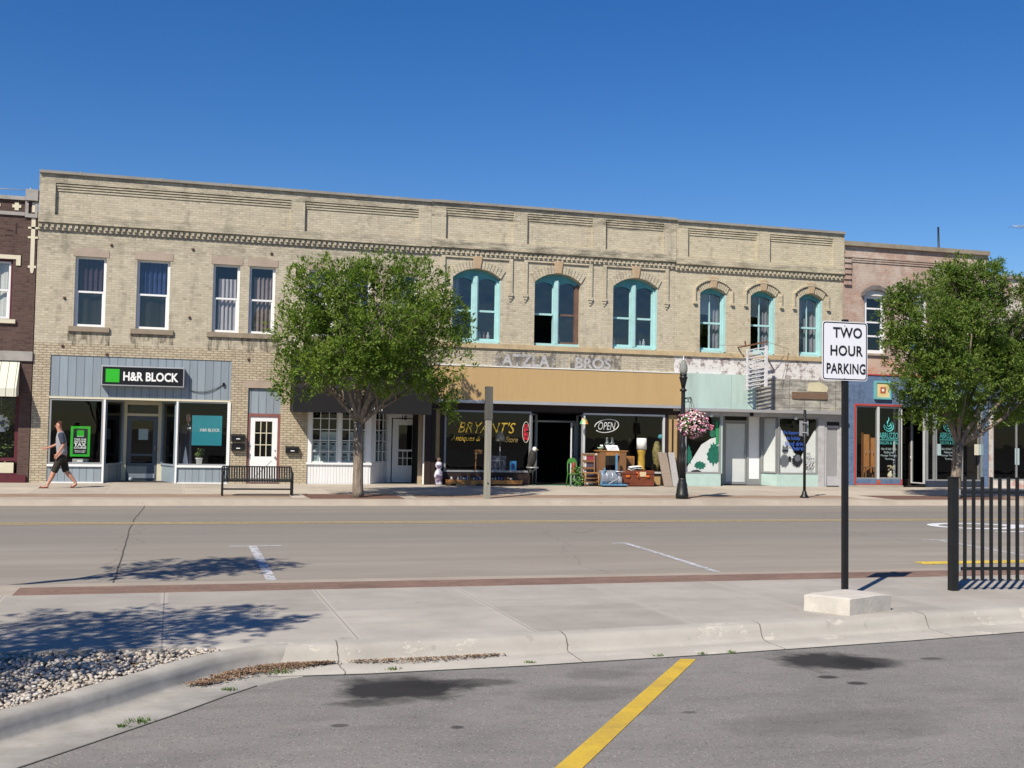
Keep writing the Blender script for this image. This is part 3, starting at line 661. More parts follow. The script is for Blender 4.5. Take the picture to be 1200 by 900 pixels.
def letters(name, body, x, y, z, w=None, h=None, mat=None, root=None, bold=.0, shear=0.0, ext=.004, space=1.0, align='CENTER', axis=None, vert=False):
    cu = bpy.data.curves.new('lettering', 'FONT'); cu.body = body; cu.align_x = align; cu.size = 1; cu.offset = bold; cu.shear = shear; cu.extrude = 0; cu.space_character = space; cu.resolution_u = 3
    ob = bpy.data.objects.new('lettering', cu); col.objects.link(ob); bpy.context.view_layer.update()
    me = bpy.data.meshes.new_from_object(ob.evaluated_get(bpy.context.evaluated_depsgraph_get())); bpy.data.objects.remove(ob); bpy.data.curves.remove(cu)
    xs = [v.co.x for v in me.vertices]; zs = [v.co.y for v in me.vertices]
    if not xs: return None
    bw, bh = max(xs)-min(xs), max(zs)-min(zs); sx = w/bw if w else None; sz = h/bh if h else None
    sx = sx or sz; sz = sz or sx; cx, cz = (max(xs)+min(xs))/2, (max(zs)+min(zs))/2
    o0 = wpos(root) if root else Vector((0, 0, 0))
    ax = Vector(axis).normalized() if axis else Vector((1, 0, 0)); nn = ax.cross(Vector((0, 0, 1)))  # outward
    for v in me.vertices:
        p = Vector((x, y, z))+ax*((v.co.x-cx)*sx)+Vector((0, 0, (v.co.y-cz)*sz))+nn*ext
        v.co = p-o0
    me.name = name; me.materials.clear(); me.materials.append(mat)
    o = bpy.data.objects.new(name, me); col.objects.link(o); 
    if root: o.parent = root
    return o
def glow(name, c, s): 
    m = NT(name); m.put(m.b.inputs['Emission Color'], c); m.b.inputs['Emission Strength'].default_value = s; return m.fin(c, .5, .3)
m_letwhite = M('white_lettering', (.78, .79, .78), .5, .02, 5); m_green = M('bright_green_vinyl', (.03, .42, .025), .45, .03, 3)
m_gold = M('gold_lettering', (.42, .29, .04), .5, .35, 6); m_goldfade = M('faded_gold_lettering', (.24, .18, .06), .6, .4, 9)
m_bluelet = M('blue_window_paint', (.04, .10, .40), .6, .1, 6); m_mintlet = M('turquoise_vinyl', (.09, .45, .44), .5, .05, 4)
m_signblack = M('black_sign_face', (.012, .012, .014), .35, .1, 3); m_tealposter = M('teal_poster', (.02, .23, .29), .5, .1, 1.5)
m_paper = M('white_paper', (.82, .83, .83), .85, .05, 3); m_flyer = M('pale_blue_flyer', (.36, .47, .48), .8, .08, 6)

# ============================================================ building A
A0, A1, AT = -3.96, 7.795, 9.345
A = thing('brick_building', 'long cream brick two-storey building with blue-grey storefront panel, white sash windows and a black awning', 'building', (2, D, .18))
wins = [(-2.90, -2.03), (-1.16, -.21), (1.05, 1.85), (2.13, 2.92), (3.95, 4.75), (5.1, 5.9), (6.6, 7.4)]
wz0, wz1 = 4.80, 6.88
mb = MB(); cells(mb, A0, A1, 4.28, AT, [(a, b, wz0, wz1) for a, b in wins]); mb.build('wall', m_cream, A)
low = [(-3.49, 1.67, .0, 3.93), (2.19, 3.19, .0, 3.12), (4.02, 7.74, .0, 4.0)]
mb = MB(); cells(mb, A0, A1, 0, 4.28, low); mb.build('street_wall', m_cream_low, A)
shell(A, A0, A1, AT)
def parapet(root, x0, x1, top, panels, zb, zt, zd0, zd1, bm, first=True, ends=(0, 0)):
    mb = MB(); p = .09; y0, y1 = D-p, D-.002
    mb.box(x0, x1, y0, y1, zt+.0, top)                       # band under the coping
    xs = [x0]+[v for q in panels for v in q]+[x1]
    for i in range(0, len(xs), 2): mb.box(xs[i], xs[i+1], y0+.001, y1, zb+.002, zt-.002)
    mb.box(x0, x1, y0-.02, y1, zd1+.002, zb)                 # ledge under the panels
    for a, b in panels:                                      # three corbelled courses at the panel head
        for k in range(3): mb.box(a+.002, b-.002, y0+.02+.022*k, y1, zt-.072*(k+1)-.003*k, zt-.072*(k+1)+.045)
    mb.build('parapet', bm, root)
    mb = MB(); n = int((x1-x0)/.165)
    mb.box(x0, x1, y0-.035, y1, zd1-.045, zd1)
    for i in range(n):
        x = x0+(x1-x0)*(i+.15)/n; mb.box(x, x+.085, y0-.012, y1, zd0+.065, zd0+.15)
    mb.box(x0, x1, D-.05, y1, zd0, zd0+.063); mb.box(x0+.002, x1-.002, D-.045, y1+.001, zd0+.064, zd1-.046)
    mb.build('cornice', bm, root)
    mb = MB(); mb.box(x0, x1, D-.17, D+.34, top+.002, top+.085)
    # uneven tar/metal seams
    x = x0+1.1
    while x < x1-.3: mb.box(x, x+.06, D-.175, D+.345, top+.0, top+.105); x += random.uniform(2.0, 3.2)
    mb.build('coping', m_coping, root)
parapet(A, A0, A1, AT-.085, [(-3.51, 3.34), (3.76, 7.38)], 8.05, 9.0, 7.61, 7.86, m_cream)
for k, (a, b) in enumerate(wins):
    mb = MB(); yl = D-.012      # flat brownstone lintel with a slightly peaked top
    mb.prism([(a-.07, wz1+.002), (b+.07, wz1+.002), (b+.07, wz1+.22), ((a+b)/2, wz1+.28), (a-.07, wz1+.22)], yl, D+.1); mb.build('lintel', m_lintel, A)
    mb = MB(); mb.box(a-.14, b+.14, D-.07, D+.12, wz0-.16, wz0-.002); mb.build('window_sill', m_sillstone, A, .01)
m_stain = NT('water_stain'); o_s = m_stain.obj(); m_stain.put(m_stain.b.inputs['Alpha'], m_stain.math('MULTIPLY', m_stain.ramp(m_stain.noise(m_stain.map(o_s, (5, 5, .8)), 1.6, 8, .75), [(.46, 0.), (.68, .75)]), 1.)); m_stain = m_stain.fin((.07, .06, .05), .9, .1)
for a, b in wins[:4]:
    mb = MB(); n = 9
    for i in range(n):
        x0, x1 = a-.16+(b-a+.32)*i/n, a-.16+(b-a+.32)*(i+1)/n; zb_ = wz0-.16-random.uniform(.15, .45)
        mb.face([(x0, D-.003, zb_), (x1, D-.003, zb_), (x1, D-.003, wz0-.162), (x0, D-.003, wz0-.162)])
    mb.build('water_stain', m_stain, A)
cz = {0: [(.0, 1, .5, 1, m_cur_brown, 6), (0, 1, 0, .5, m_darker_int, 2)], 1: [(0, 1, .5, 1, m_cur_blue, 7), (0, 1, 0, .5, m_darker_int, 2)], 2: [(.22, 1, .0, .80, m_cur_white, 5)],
      3: [(.2, 1, .0, .85, m_cur_beige, 5)], 4: [(0, 1, .4, 1, m_cur_white, 6)], 5: [(0, 1, .5, 1, m_cur_blue, 6)], 6: [(0, .6, 0, 1, m_cur_white, 5)]}
for k, (a, b) in enumerate(wins): plain_window(A, a, b, wz0, wz1, m_white, curtains=cz[k])
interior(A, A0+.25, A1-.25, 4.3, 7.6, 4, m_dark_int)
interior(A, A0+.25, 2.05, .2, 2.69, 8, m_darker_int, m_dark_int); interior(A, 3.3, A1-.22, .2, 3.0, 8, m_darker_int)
# anchor plates dotted over the brick
for (u, v) in ((130.5, 287), (226, 292), (75.5, 349), (73, 405), (125, 415), (318, 297), (291, 421), (222, 372)):
    p = onY(u, v); mb = MB(); mb.tube([(p.x, D-.035, p.z), (p.x, D+.01, p.z)], .045, 8); mb.build('anchor_plate', m_brownwood, A)
# --- tax office front
mb = MB(); mb.box(-3.49, 1.67, D+.02, D+.10, 2.72, 3.93); mb.build('fascia_panel', m_bluegrey, A)
mb = MB(); mb.box(-3.49, 1.67, D-.01, D+.12, 2.66, 2.717); mb.build('fascia_trim', m_creamtrim, A)
yb = D+1.35
def PX(u, v=520, Y=yb): return X(u, v, Y)
xl, xr = PX(143), PX(190)
def framepost(x, y, z0, z1, mat, w=.06, name='mullion'): 
    mb = MB(); mb.box(x-w/2, x+w/2, y-.03, y+.06, z0, z1); return mb.build(name, mat, A)
glazed(A, (-3.47, D+.05), (-1.98, D+.05), .74, 2.655, m_pewter, m_glass_flat, .05)
glazed(A, (.15, D+.05), (1.63, D+.05), .74, 2.655, m_pewter, m_glass_flat, .035)
framepost(-1.95, D, .18, 2.655, m_white, .055); framepost(.12, D, .18, 2.655, m_white, .055); framepost(1.635, D, .74, 2.655, m_white, .09)
for a, b in ((-3.49, -1.98), (.15, 1.65)):
    mb = MB(); mb.box(a, b, D+.02, D+.10, .22, .665); mb.build('bulkhead', m_bluegrey_bulk, A)
    mb = MB(); mb.box(a, b, D-.03, D+.5, .668, .735); mb.box(a, b, D-.012, D+.1, .17, .218); mb.build('bulkhead_trim', m_white, A)
glazed(A, (-1.93, D+.08), (xl, yb), .70, 2.65, m_bluegrey_plain, m_glass_dim, .05); panelq(A, 'bulkhead', (-1.93, D+.08), (xl, yb), .18, .70, m_bluegrey_bulk)
glazed(A, (xr, yb), (.10, D+.08), .70, 2.65, m_bluegrey_plain, m_glass_dim, .05); panelq(A, 'bulkhead', (xr, yb), (.10, D+.08), .18, .66, m_bluegrey_plain)
mb = MB(); mb.vprism([(xr+.02, yb-.02), (.11, D+.02), (.16, D+.02), (.16, D+.3), (xr+.12, yb)], .66, .735); mb.build('bulkhead_trim', m_white, A)
mb = MB(); mb.box(xl, xl+.13, yb, yb+.1, .18, 2.65); mb.box(xr-.14, xr, yb, yb+.1, .18, 2.65); mb.box(xl+.131, xr-.141, yb, yb+.1, 2.20, 2.28); mb.box(xl+.131, xr-.141, yb, yb+.1, 2.55, 2.65); mb.build('door_frame', m_creamtrim, A)
mb = MB(); mb.face([(xl+.13, yb+.05, 2.28), (xr-.14, yb+.05, 2.28), (xr-.14, yb+.05, 2.55), (xl+.13, yb+.05, 2.55)]); mb.build('transom_pane', m_glass_dim, A)
def door(root, xa, xb, z0, z1, y, mat, gm, st=.13, rails=(), bottom=.3, handle=True, label=None, mun=0, yawn=0):
    mb = MB(); mb.box(xa, xa+st, y, y+.045, z0, z1); mb.box(xb-st, xb, y, y+.045, z0, z1); mb.box(xa+st, xb-st, y, y+.045, z0, z0+bottom); mb.box(xa+st, xb-st, y, y+.045, z1-st, z1)
    for r_ in rails: mb.box(xa+st, xb-st, y+.004, y+.042, r_-.03, r_+.03)
    d = mb.build('door', mat, root)
    if label: d['label'] = label
    mb = MB(); mb.face([(xa+st, y+.025, z0+bottom), (xb-st, y+.025, z0+bottom), (xb-st, y+.025, z1-st), (xa+st, y+.025, z1-st)]); mb.build('pane', gm, d)
    if handle:
        mb = MB(); mb.tube([(xb-.06, y-.03, z0+.95), (xb-.06, y-.03, z0+1.1)], .015, 6); mb.tube([(xb-.06, y, z0+1.0), (xb-.06, y-.03, z0+1.0)], .012, 6); mb.build('handle', m_alum, d)
    return d
door(A, xl+.14, xr-.15, .2, 2.19, yb+.03, M('dark_blue_grey_door', (.09, .115, .14), .5, .1, 4), m_glass_dim, .13, rails=(1.0,), bottom=.55)
mb = MB(); mb.box(xl+.22, xr-.2, yb+.005, yb+.028, .28, .42); mb.build('kick_plate', m_alum, A)
mb = MB(); mb.box(-1.95, .12, D+.05, yb, .165, .197); mb.build('entry_floor', m_farwalk, A)
mb = MB(); mb.face([(-1.95, D+.1, 2.65), (.12, D+.1, 2.65), (xr, yb, 2.65), (xl, yb, 2.65)]); mb.build('entry_ceiling', m_creamtrim, A)
p = onY(168, 509, yb); mb = MB(); mb.box(p.x-.14, p.x+.14, yb+.02, yb+.024, p.z-.17, p.z+.17); mb.build('door_notice', m_flyer, A)
# --- upstairs door
mb = MB(); mb.box(2.19, 3.19, D+.06, D+.14, 2.34, 3.10); mb.build('transom_panel', m_bluegrey, A)
mb = MB(); mb.box(2.05, 3.33, D-.012, D+.05, 3.122, 3.34); mb.build('lintel', m_lintel, A)
mb = MB(); mb.box(2.192, 2.265, D+.04, D+.15, .2, 2.34); mb.box(3.115, 3.188, D+.04, D+.15, .2, 2.34); mb.box(2.266, 3.114, D+.04, D+.15, 2.25, 2.34); mb.build('door_frame', M('faded_red_frame', (.22, .09, .08), .6, .12, 4), A)
mb = MB(); dx0, dx1, dz0, dz1 = 2.27, 3.11, .24, 2.245; yD = D+.07
mb.box(dx0, dx0+.16, yD, yD+.045, dz0, dz1); mb.box(dx1-.16, dx1, yD, yD+.045, dz0, dz1); mb.box(dx0+.16, dx1-.16, yD, yD+.045, dz1-.14, dz1); mb.box(dx0+.16, dx1-.16, yD, yD+.045, dz0, 1.02)
mb.bar((dx0+.17, yD-.006, .42), (dx1-.17, yD-.006, .92), .012, .05); mb.bar((dx0+.17, yD-.006, .92), (dx1-.17, yD-.006, .42), .012, .05)
dd = mb.build('door', m_white, A); dd['label'] = 'white nine-pane door'
mb = MB(); 
for i in range(1, 3):
    x = dx0+.16+(dx1-dx0-.32)*i/3; mb.box(x-.012, x+.012, yD+.005, yD+.04, 1.021, dz1-.141); z = 1.02+(dz1-.14-1.02)*i/3; mb.box(dx0+.161, dx1-.161, yD+.007, yD+.038, z-.012, z+.012)
mb.build('glazing_bars', m_creamtrim, dd)
mb = MB(); mb.face([(dx0+.16, yD+.025, 1.02), (dx1-.16, yD+.025, 1.02), (dx1-.16, yD+.025, dz1-.14), (dx0+.16, yD+.025, dz1-.14)]); mb.build('pane', m_glass_dim, dd)
mb = MB(); mb.ball((dx1-.07, yD-.04, 1.02), .035); mb.ball((dx1-.07, yD-.015, 1.22), .022); mb.build('handle', m_alum, dd)
mb = MB(); mb.box(2.19, 3.19, D-.02, D+.3, .15, .236); mb.build('doorstep', m_brownwood, A)
mb = MB(); mb.box(2.1, 3.3, D+.36, D+.4, .2, 3.1); mb.build('stair_wall', m_darker_int, A)
# --- white shopfront under the black awning
yc = D+.04; yr = D+1.15
mb = MB(); mb.box(4.02, 5.98, yc, yc+.1, .18, .79); mb.build('bulkhead', m_whitebead, A)
mb = MB(); mb.box(4.02, 4.16, yc-.02, yc+.12, .86, 2.9); mb.box(4.97, 5.08, yc-.02, yc+.12, .86, 2.9); mb.box(5.86, 6.02, yc-.02, yc+.12, .86, 2.9); mb.box(4.0, 6.05, yc-.05, yc+.3, .795, .857); mb.build('window_trim', m_white, A)
for a, b in ((4.165, 4.965), (5.085, 5.855)):
    w = glazed(A, (a, yc+.05), (b, yc+.05), .86, 2.9, m_white, m_glass_flat, .03, .05, mull=(1/3, 2/3), rails=tuple(.87+.34*i for i in range(1, 6)))
xa_, xb_ = X(454, 520, yr), X(457, 520, yr)
pa, pb = (6.02, yc), (X(454, 520, yr), yr); pc = (X(496, 520, yr), yr); pd = (7.70, yc)
panelq(A, 'bulkhead', pa, pb, .18, .86, m_whitebead)
ga = Vector((*pa, 0)); gb = Vector((*pb, 0)); q0 = ga.lerp(gb, .22); q1 = ga.lerp(gb, .95)
panelq(A, 'window_trim', pa, (q0.x, q0.y), .865, 2.95, m_white); panelq(A, 'window_trim', (q1.x, q1.y), pb, .865, 2.95, m_white)
glazed(A, (q0.x, q0.y), (q1.x, q1.y), .87, 2.9, m_white, m_glass_flat, .03, .05, mull=(1/3, 2/3), rails=tuple(.87+.34*i for i in range(1, 6)))
mb = MB(); dz = Z(475, 491, yr); xd0, xd1 = X(460, 520, yr), X(490, 520, yr)
mb.box(pb[0], xd0-.04, yr, yr+.08, .18, 2.95); mb.box(xd1+.04, pc[0], yr, yr+.08, .18, 2.95); mb.box(xd0-.039, xd1+.039, yr, yr+.08, dz+.03, 2.95); mb.build('entry_wall', m_white, A)
door(A, xd0, xd1, .21, dz, yr+.01, m_white, m_glass_dim, .2, rails=(1.25,), bottom=.55, label='white shop door with a tall glass panel')
mb = MB()
for i in (1, 2): x = xd0+.2+(xd1-xd0-.4)*i/3; mb.box(x-.012, x+.012, yr+.012, yr+.04, .76, 1.22)
mb.box(xd0+.2, xd1-.2, yr+.014, yr+.038, .985, 1.01); mb.build('glazing_bars', m_white, A)
panelq(A, 'entry_wall', pc, pd, .18, 2.95, m_whitebead)
mb = MB(); mb.face([(6.0, yc+.1, 2.93), (7.74, yc+.1, 2.93), (7.74, yr, 2.93), (6.0, yr, 2.93)]); mb.build('entry_ceiling', m_white, A)
mb = MB(); mb.box(6.0, 7.74, D+.03, yr, .165, .195); mb.build('entry_floor', m_farwalk, A)
letters('door_number', '18', X(474, 489, yr), yr-.004, Z(474, 489.5, yr), h=.15, mat=m_signblack, root=A, bold=.02)
# flyers taped inside the glass, in rows
for (a, b) in ((4.17, 4.96), (5.09, 5.85)):
    mb = MB()
    for r_, zz in enumerate((1.04, 1.37, 1.68)):
        for c_ in range(3):
            if r_ == 2 and c_ == 0: continue
            x = a+(b-a)*(c_+.5)/3; mb.box(x-.11, x+.11, yc+.075, yc+.079, zz-.14, zz+.14)
    fl = mb.build('window_flyers', m_flyer, A)
    mb = MB()
    for r_, zz in enumerate((1.04, 1.37)):
        for c_ in range(3):
            x = a+(b-a)*(c_+.5)/3
            mb.box(x-.07, x+.06, yc+.070, yc+.073, zz+.03, zz+.10)
            for k in range(3): mb.box(x-.09, x+random.uniform(.0, .09), yc+.070, yc+.073, zz-.02-.035*k, zz-.005-.035*k)
    mb.build('flyer_print', M('dark_print', (.05, .07, .10), .8), fl)
mb = MB(); n_ = Vector((-(gb-ga).y, (gb-ga).x, 0)).normalized()*.05
for r_ in range(3):
    for c_ in range(3):
        q = ga.lerp(gb, .34+.2*c_)+n_; mb.bar((q.x, q.y, 1.04+.31*r_-.13), (q.x, q.y, 1.04+.31*r_+.13), .004, .2, up=(gb-ga).normalized())
mb.build('window_flyers', m_flyer, A)
q = ga.lerp(gb, .5)+n_; mb = MB(); mb.bar((q.x, q.y, 1.90), (q.x, q.y, 2.18), .004, .2, up=(gb-ga).normalized()); mb.build('window_flyer', M('orange_flyer', (.5, .16, .07), .8), A)
mb = MB(); mb.box(7.745, 7.95, D-.02, D+.25, .18, 4.0); mb.build('dark_pilaster', m_darkbrown, A)
# black awning: sloped canvas with closed ends and a valance
ya = D-1.05; ax0, ax1 = 3.46, 7.72
mb = MB(); sl = [(D-.01, 4.28), (ya, 3.15), (ya, 2.40), (D-.01, 2.45)]
mb.face([(ax0, sl[0][0], sl[0][1]), (ax0, sl[1][0], sl[1][1]), (ax1, sl[1][0], sl[1][1]), (ax1, sl[0][0], sl[0][1])])
mb.face([(ax0, ya, 3.15), (ax0, ya, 2.40), (ax1, ya, 2.40), (ax1, ya, 3.15)])
for x in (ax0, ax1): mb.face([(x, p[0], p[1]) for p in sl])
aw = mb.build('awning', m_awnblack, A)
mb = MB()
for x in (ax0+.05, ax1-.05): mb.tube([(x, ya+.04, 2.42), (x, D-.02, 2.47)], .018, 6)
mb.tube([(ax0+.05, ya+.04, 2.42), (ax1-.05, ya+.04, 2.42)], .018, 6); mb.build('awning_frame', m_alum, aw)
letters('lettering', '(262) 284-1311', X(430, 480, ya), ya-.003, Z(430, 480, ya), w=X(447, 480, ya)-X(411, 480, ya), h=.13, mat=m_letwhite, root=aw, bold=.01)

# ============================================================ building B
B0, B1, BT = 7.80, 16.385, 9.365
B = thing('brick_building', 'cream brick antique shop building with three wide arched turquoise windows and a tan fascia panel', 'building', (12, D, .18))
TW = [(8.56, 10.18), (11.35, 12.97), (14.13, 15.75)]
tz0, tzs, trise = 4.82, 6.90, .31
mb = MB(); cells(mb, B0, B1, 4.79, BT, [(a, b, tz0-.04, tzs+trise) for a, b in TW])
for a, b in TW: arch_fill(mb, a, b, tzs, trise, tzs+trise)
mb.build('wall', m_cream_b, B)
mb = MB(); cells(mb, B0, B1, 4.0, 4.63, []); mb.build('sign_wall', m_ghost, B)
mb = MB(); mb.box(B0, B1, D-.06, D+.2, 4.632, 4.788); mb.build('sill_course', m_limestone, B)
shell(B, B0, B1, BT)
parapet(B, B0, B1, BT-.085, [(8.28, 10.56), (11.03, 13.34), (13.80, 15.93)], 8.12, 9.13, 7.62, 7.89, m_cream_b)
def hood(root, a, b, zs, rise, w, keymat, bm, proud=.035, drops=True, stops=None):
    mb = MB(); n = 17; cx = (a+b)/2
    for i in range(n):     # voussoirs
        x0, x1 = a+(b-a)*i/n+.008, a+(b-a)*(i+1)/n-.008
        k = lambda x: (x-cx)*(1+w*.55/((b-a)/2))+cx
        if abs(i-n//2) < 1: continue
        mb.prism([(x0, arc(a, b, zs, rise, x0)+.01), (x1, arc(a, b, zs, rise, x1)+.01), (k(x1), arc(a, b, zs, rise, x1)+w), (k(x0), arc(a, b, zs, rise, x0)+w)], D-proud, D-.002)
    mb.build('window_arch', bm, root)
    mb = MB(); mb.prism([(cx-.10, zs+rise+.005), (cx+.10, zs+rise+.005), (cx+.16, zs+rise+w+.14), (cx-.16, zs+rise+w+.14)], D-proud-.035, D-.003); mb.build('keystone', keymat, root, .012)
    if drops:
        for x in (a-.36, b+.30):
            mb = MB(); zt = 7.60; zb_ = zs-.42
            mb.box(x-.03, x+.09, D-.055, D-.003, zb_+.002, zt); mb.box(x-.05, x+.11, D-.07, D-.003, zb_-.10, zb_); mb.box(x-.025, x+.085, D-.05, D-.003, zb_-.19, zb_-.102); mb.box(x, x+.06, D-.03, D-.003, zb_-.27, zb_-.192)
            mb.build('brick_drop', bm, root)
        mb = MB(); mb.box(a-.268, b+.268, D-.052, D-.004, 7.545, 7.60); mb.build('brick_band', bm, root)
    else:
        mb = MB(); pts = []
        for i in range(13):
            x = a-.22+(b-a+.44)*i/12; pts.append((x, arc(a-.22, b+.22, zs+.06, rise+.12, x)+.10))
        for p, q in zip(pts[:-1], pts[1:]):
            if p[0] < cx < q[0]: continue
            mb.bar((p[0], D-.04, p[1]), (q[0], D-.04, q[1]), .08, .05, up=(0, 0, 1))
        for x in (a-.22, b+.22):
            mb.box(x-.03, x+.03, D-.075, D-.003, zs-.30, zs+.18); mb.box(x-.06, x+.06, D-.09, D-.003, zs-.38, zs-.302)
        mb.build('label_mould', bm, root)
def arched_window(root, a, b, z0, zs, rise, mats, wide=True, label=None, openleft=False, right_mat=None, contents=()):
    mb = MB(); yf, yb_ = D+.15, D+.36; tf = mats
    jw = .095 if wide else .06; mw = .085; jl = .045 if wide else .03; cx = (a+b)/2
    # jambs (deep lining boxes) and mullion
    mb.box(a+.002, a+jl, yf+.02, yb_, z0, zs-.02)
    if right_mat is None: mb.box(b-jw, b-.002, yf+.02, yb_, z0, zs-.02); mb.box(b-.028, b-.003, D+.02, yf+.018, z0, zs-.03)
    if wide: mb.box(cx-mw, cx+mw, yf, yb_, z0+.0, zs+rise*.35); mb.box(cx-.05, cx+.05, yf-.03, yf-.002, z0+.05, zs+.1)
    mb.box(a+.004, b-.004, yf-.03, yb_-.01, z0-.05, z0+.065)
    # head board between the brick arch and the arched sash tops
    n = 72
    bays = [(a+jl, cx-mw), (cx+mw, b-jw)] if wide else [(a+jl, b-jw)]
    def bot(x):
        for p, q in bays:
            if p < x < q: return arc(p, q, zs-.10, .13, x)
        return zs-.12
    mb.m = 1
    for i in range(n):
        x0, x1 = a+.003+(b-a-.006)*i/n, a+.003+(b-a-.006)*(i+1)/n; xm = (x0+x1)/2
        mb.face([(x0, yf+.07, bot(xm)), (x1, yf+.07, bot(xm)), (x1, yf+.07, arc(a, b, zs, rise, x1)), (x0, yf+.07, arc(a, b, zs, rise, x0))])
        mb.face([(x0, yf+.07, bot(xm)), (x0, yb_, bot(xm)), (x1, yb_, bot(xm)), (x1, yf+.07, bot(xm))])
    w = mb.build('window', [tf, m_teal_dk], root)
    if label: w['label'] = label
    zm = z0+(zs-z0)*.50
    for i, (p, q) in enumerate(bays):
        sm = right_mat if (right_mat and i == 1) else tf
        mb = MB(); s = .032; ys = yf+.10
        op = openleft and i == 0
        if right_mat and i == 1: q = b-.02; mb.box(q-.10, q, yf+.05, yb_, z0+.07, zs-.03)
        qq = q-.10 if (right_mat and i == 1) else q
        mb.box(p, p+s, ys, ys+.04, zm if op else z0+.07, zs-.03); mb.box(qq-s, qq, ys, ys+.04, zm if op else z0+.07, zs-.03)
        mb.box(p+s, qq-s, ys-.01, ys+.05, zm-.03, zm+.035)
        if not op: mb.box(p+s, qq-s, ys, ys+.04, z0+.067, z0+.14)
        if not wide: mb.box((p+qq)/2-.018, (p+qq)/2+.018, ys+.002, ys+.038, z0+.14, zs-.01)
        sh = mb.build('sash', [sm] if not (right_mat and i == 1) else [right_mat], w)
        mb = MB(); mb.face([(p, ys+.03, zm if op else z0+.07), (qq, ys+.03, zm if op else z0+.07), (qq, ys+.03, zs+.15), (p, ys+.03, zs+.15)]); mb.build('pane', m_glass_old, w)
    for (t0, t1, s0, s1, m_, f_) in contents: curtain(a+(b-a)*t0, a+(b-a)*t1, z0+(zs-z0)*s0, z0+(zs-z0)*s1, D+.46, m_, w, f_, .025)
    return w
m_key = M('tan_keystone', (.42, .31, .20), .85, .1, 4, .2, 30)
m_clutter = [M('clutter_white', (.5, .5, .5), .6), M('clutter_brown', (.24, .12, .05), .7), M('clutter_red', (.3, .04, .04), .6)]
for k, (a, b) in enumerate(TW):
    hood(B, a, b, tzs, trise, .27, m_key, m_cream_b)
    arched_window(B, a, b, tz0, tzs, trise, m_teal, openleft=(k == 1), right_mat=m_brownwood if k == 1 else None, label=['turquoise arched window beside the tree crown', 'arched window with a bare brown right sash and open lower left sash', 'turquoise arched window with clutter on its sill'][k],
                  contents=[(.08, .2, .45, 1.05, m_cur_white, 2)] if k == 0 else ())
for k, spots in enumerate(([(9.6, 0), (9.75, 1), (9.9, 0)], [(12.35, 0)], [(14.35, 0), (14.5, 2), (15.1, 1), (15.3, 0), (15.45, 0)])):
    for x, ci in spots:
        mb = MB(); mb.lathe([(.05, 4.9), (.06, 5.0), (.05, 5.1), (.025, 5.14), (.025, 5.2)], x, D+.46, 8)
        o = mb.build('sill_bottle', m_clutter[ci], B)
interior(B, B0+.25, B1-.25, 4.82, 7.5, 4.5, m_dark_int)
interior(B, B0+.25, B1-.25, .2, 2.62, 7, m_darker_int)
# ghost sign
m_ghostdark = worn_paint('old_sign_black', (.15, .145, .14), None, .40, .62, 3.2); m_ghostlet = worn_paint('old_sign_grey', (.40, .40, .41), None, .30, .5, 5)
def gx(u): return X(u, 424)
random.seed(77)
for u0, u1 in ((580, 652), (668, 728)):
    n = 26; xa_, xb_ = gx(u0), gx(u1); top = [(xa_+(xb_-xa_)*i/n, 4.50+random.uniform(-.10, .09)*(1 if 2 < i < n-2 else -1.5)) for i in range(n+1)]
    mb = MB()
    for i in range(n): mb.face([(top[i][0], D-.003, 4.065+random.uniform(0, .03)), (top[i+1][0], D-.003, 4.065), (top[i+1][0], D-.003, top[i+1][1]), (top[i][0], D-.003, top[i][1])])
    mb.build('old_painted_sign', m_ghostdark, B)
letters('painted_lettering', 'ATZLA', (gx(588)+gx(644))/2, D-.004, 4.28, w=gx(644)-gx(588), h=.40, mat=m_ghostlet, root=B, bold=.035, space=1.08)
letters('painted_lettering', 'BROS', (gx(674)+gx(716))/2, D-.004, 4.27, w=gx(716)-gx(674), h=.38, mat=m_ghostlet, root=B, bold=.035)
m_ghostfaint = worn_paint('old_sign_faint', (.40, .39, .38), None, .44, .62, 4)
letters('painted_lettering', 'F E', (gx(646)+gx(667))/2, D-.004, 4.28, w=gx(667)-gx(647), h=.36, mat=m_ghostfaint, root=B, bold=.03); letters('painted_lettering', 'K', gx(582.5), D-.006, 4.28, h=.38, mat=m_ghostfaint, root=B, bold=.03)
# tan fascia, drip strip, dark band
mb = MB(); 
for i in range(4):
    a = 7.97+(16.60-7.97)*i/4; b = 7.97+(16.60-7.97)*(i+1)/4; mb.box(a+.0008, b-.0008, D-.16-.0015*(i % 2), D+.05, 2.93, 4.02)
mb.build('fascia_panel', m_tan_panel, B)
mb = MB(); mb.box(7.96, 16.61, D-.18, D+.05, 4.022, 4.06); mb.box(16.603, 16.66, D-.175, D+.05, 2.93, 4.02); mb.build('fascia_trim', m_white_old, B)
mb = MB(); mb.box(7.96, 16.62, D-.22, D+.06, 2.83, 2.927); mb.build('drip_strip', m_alum, B)
mb = MB(); mb.box(7.955, 16.62, D+.02, D+.12, 2.60, 2.828); mb.build('dark_header', m_darkbrown, B)
for q_ in ((7.96, 8.10, D, .18, 2.6), (8.25, 8.37, D, .18, 2.6), (16.11, 16.21, D, .18, 2.6), (16.56, 16.66, D, .18, 2.6), (16.36, 16.42, D+.03, 1.05, 2.45), (8.101, 8.249, D+.06, .18, 1.0)):
    mb = MB(); mb.box(q_[0], q_[1], q_[2], D+.2, q_[3], q_[4]); mb.build('dark_pilaster', m_darkbrown, B)
mb = MB(); mb.box(8.102, 8.248, D+.05, D+.2, 1.002, 2.6); mb.build('tan_pilaster', m_tantrim, B)
mb = MB(); mb.box(16.212, 16.558, D+.04, D+.2, .18, 2.6); mb.build('tan_pilaster', m_tantrim, B)
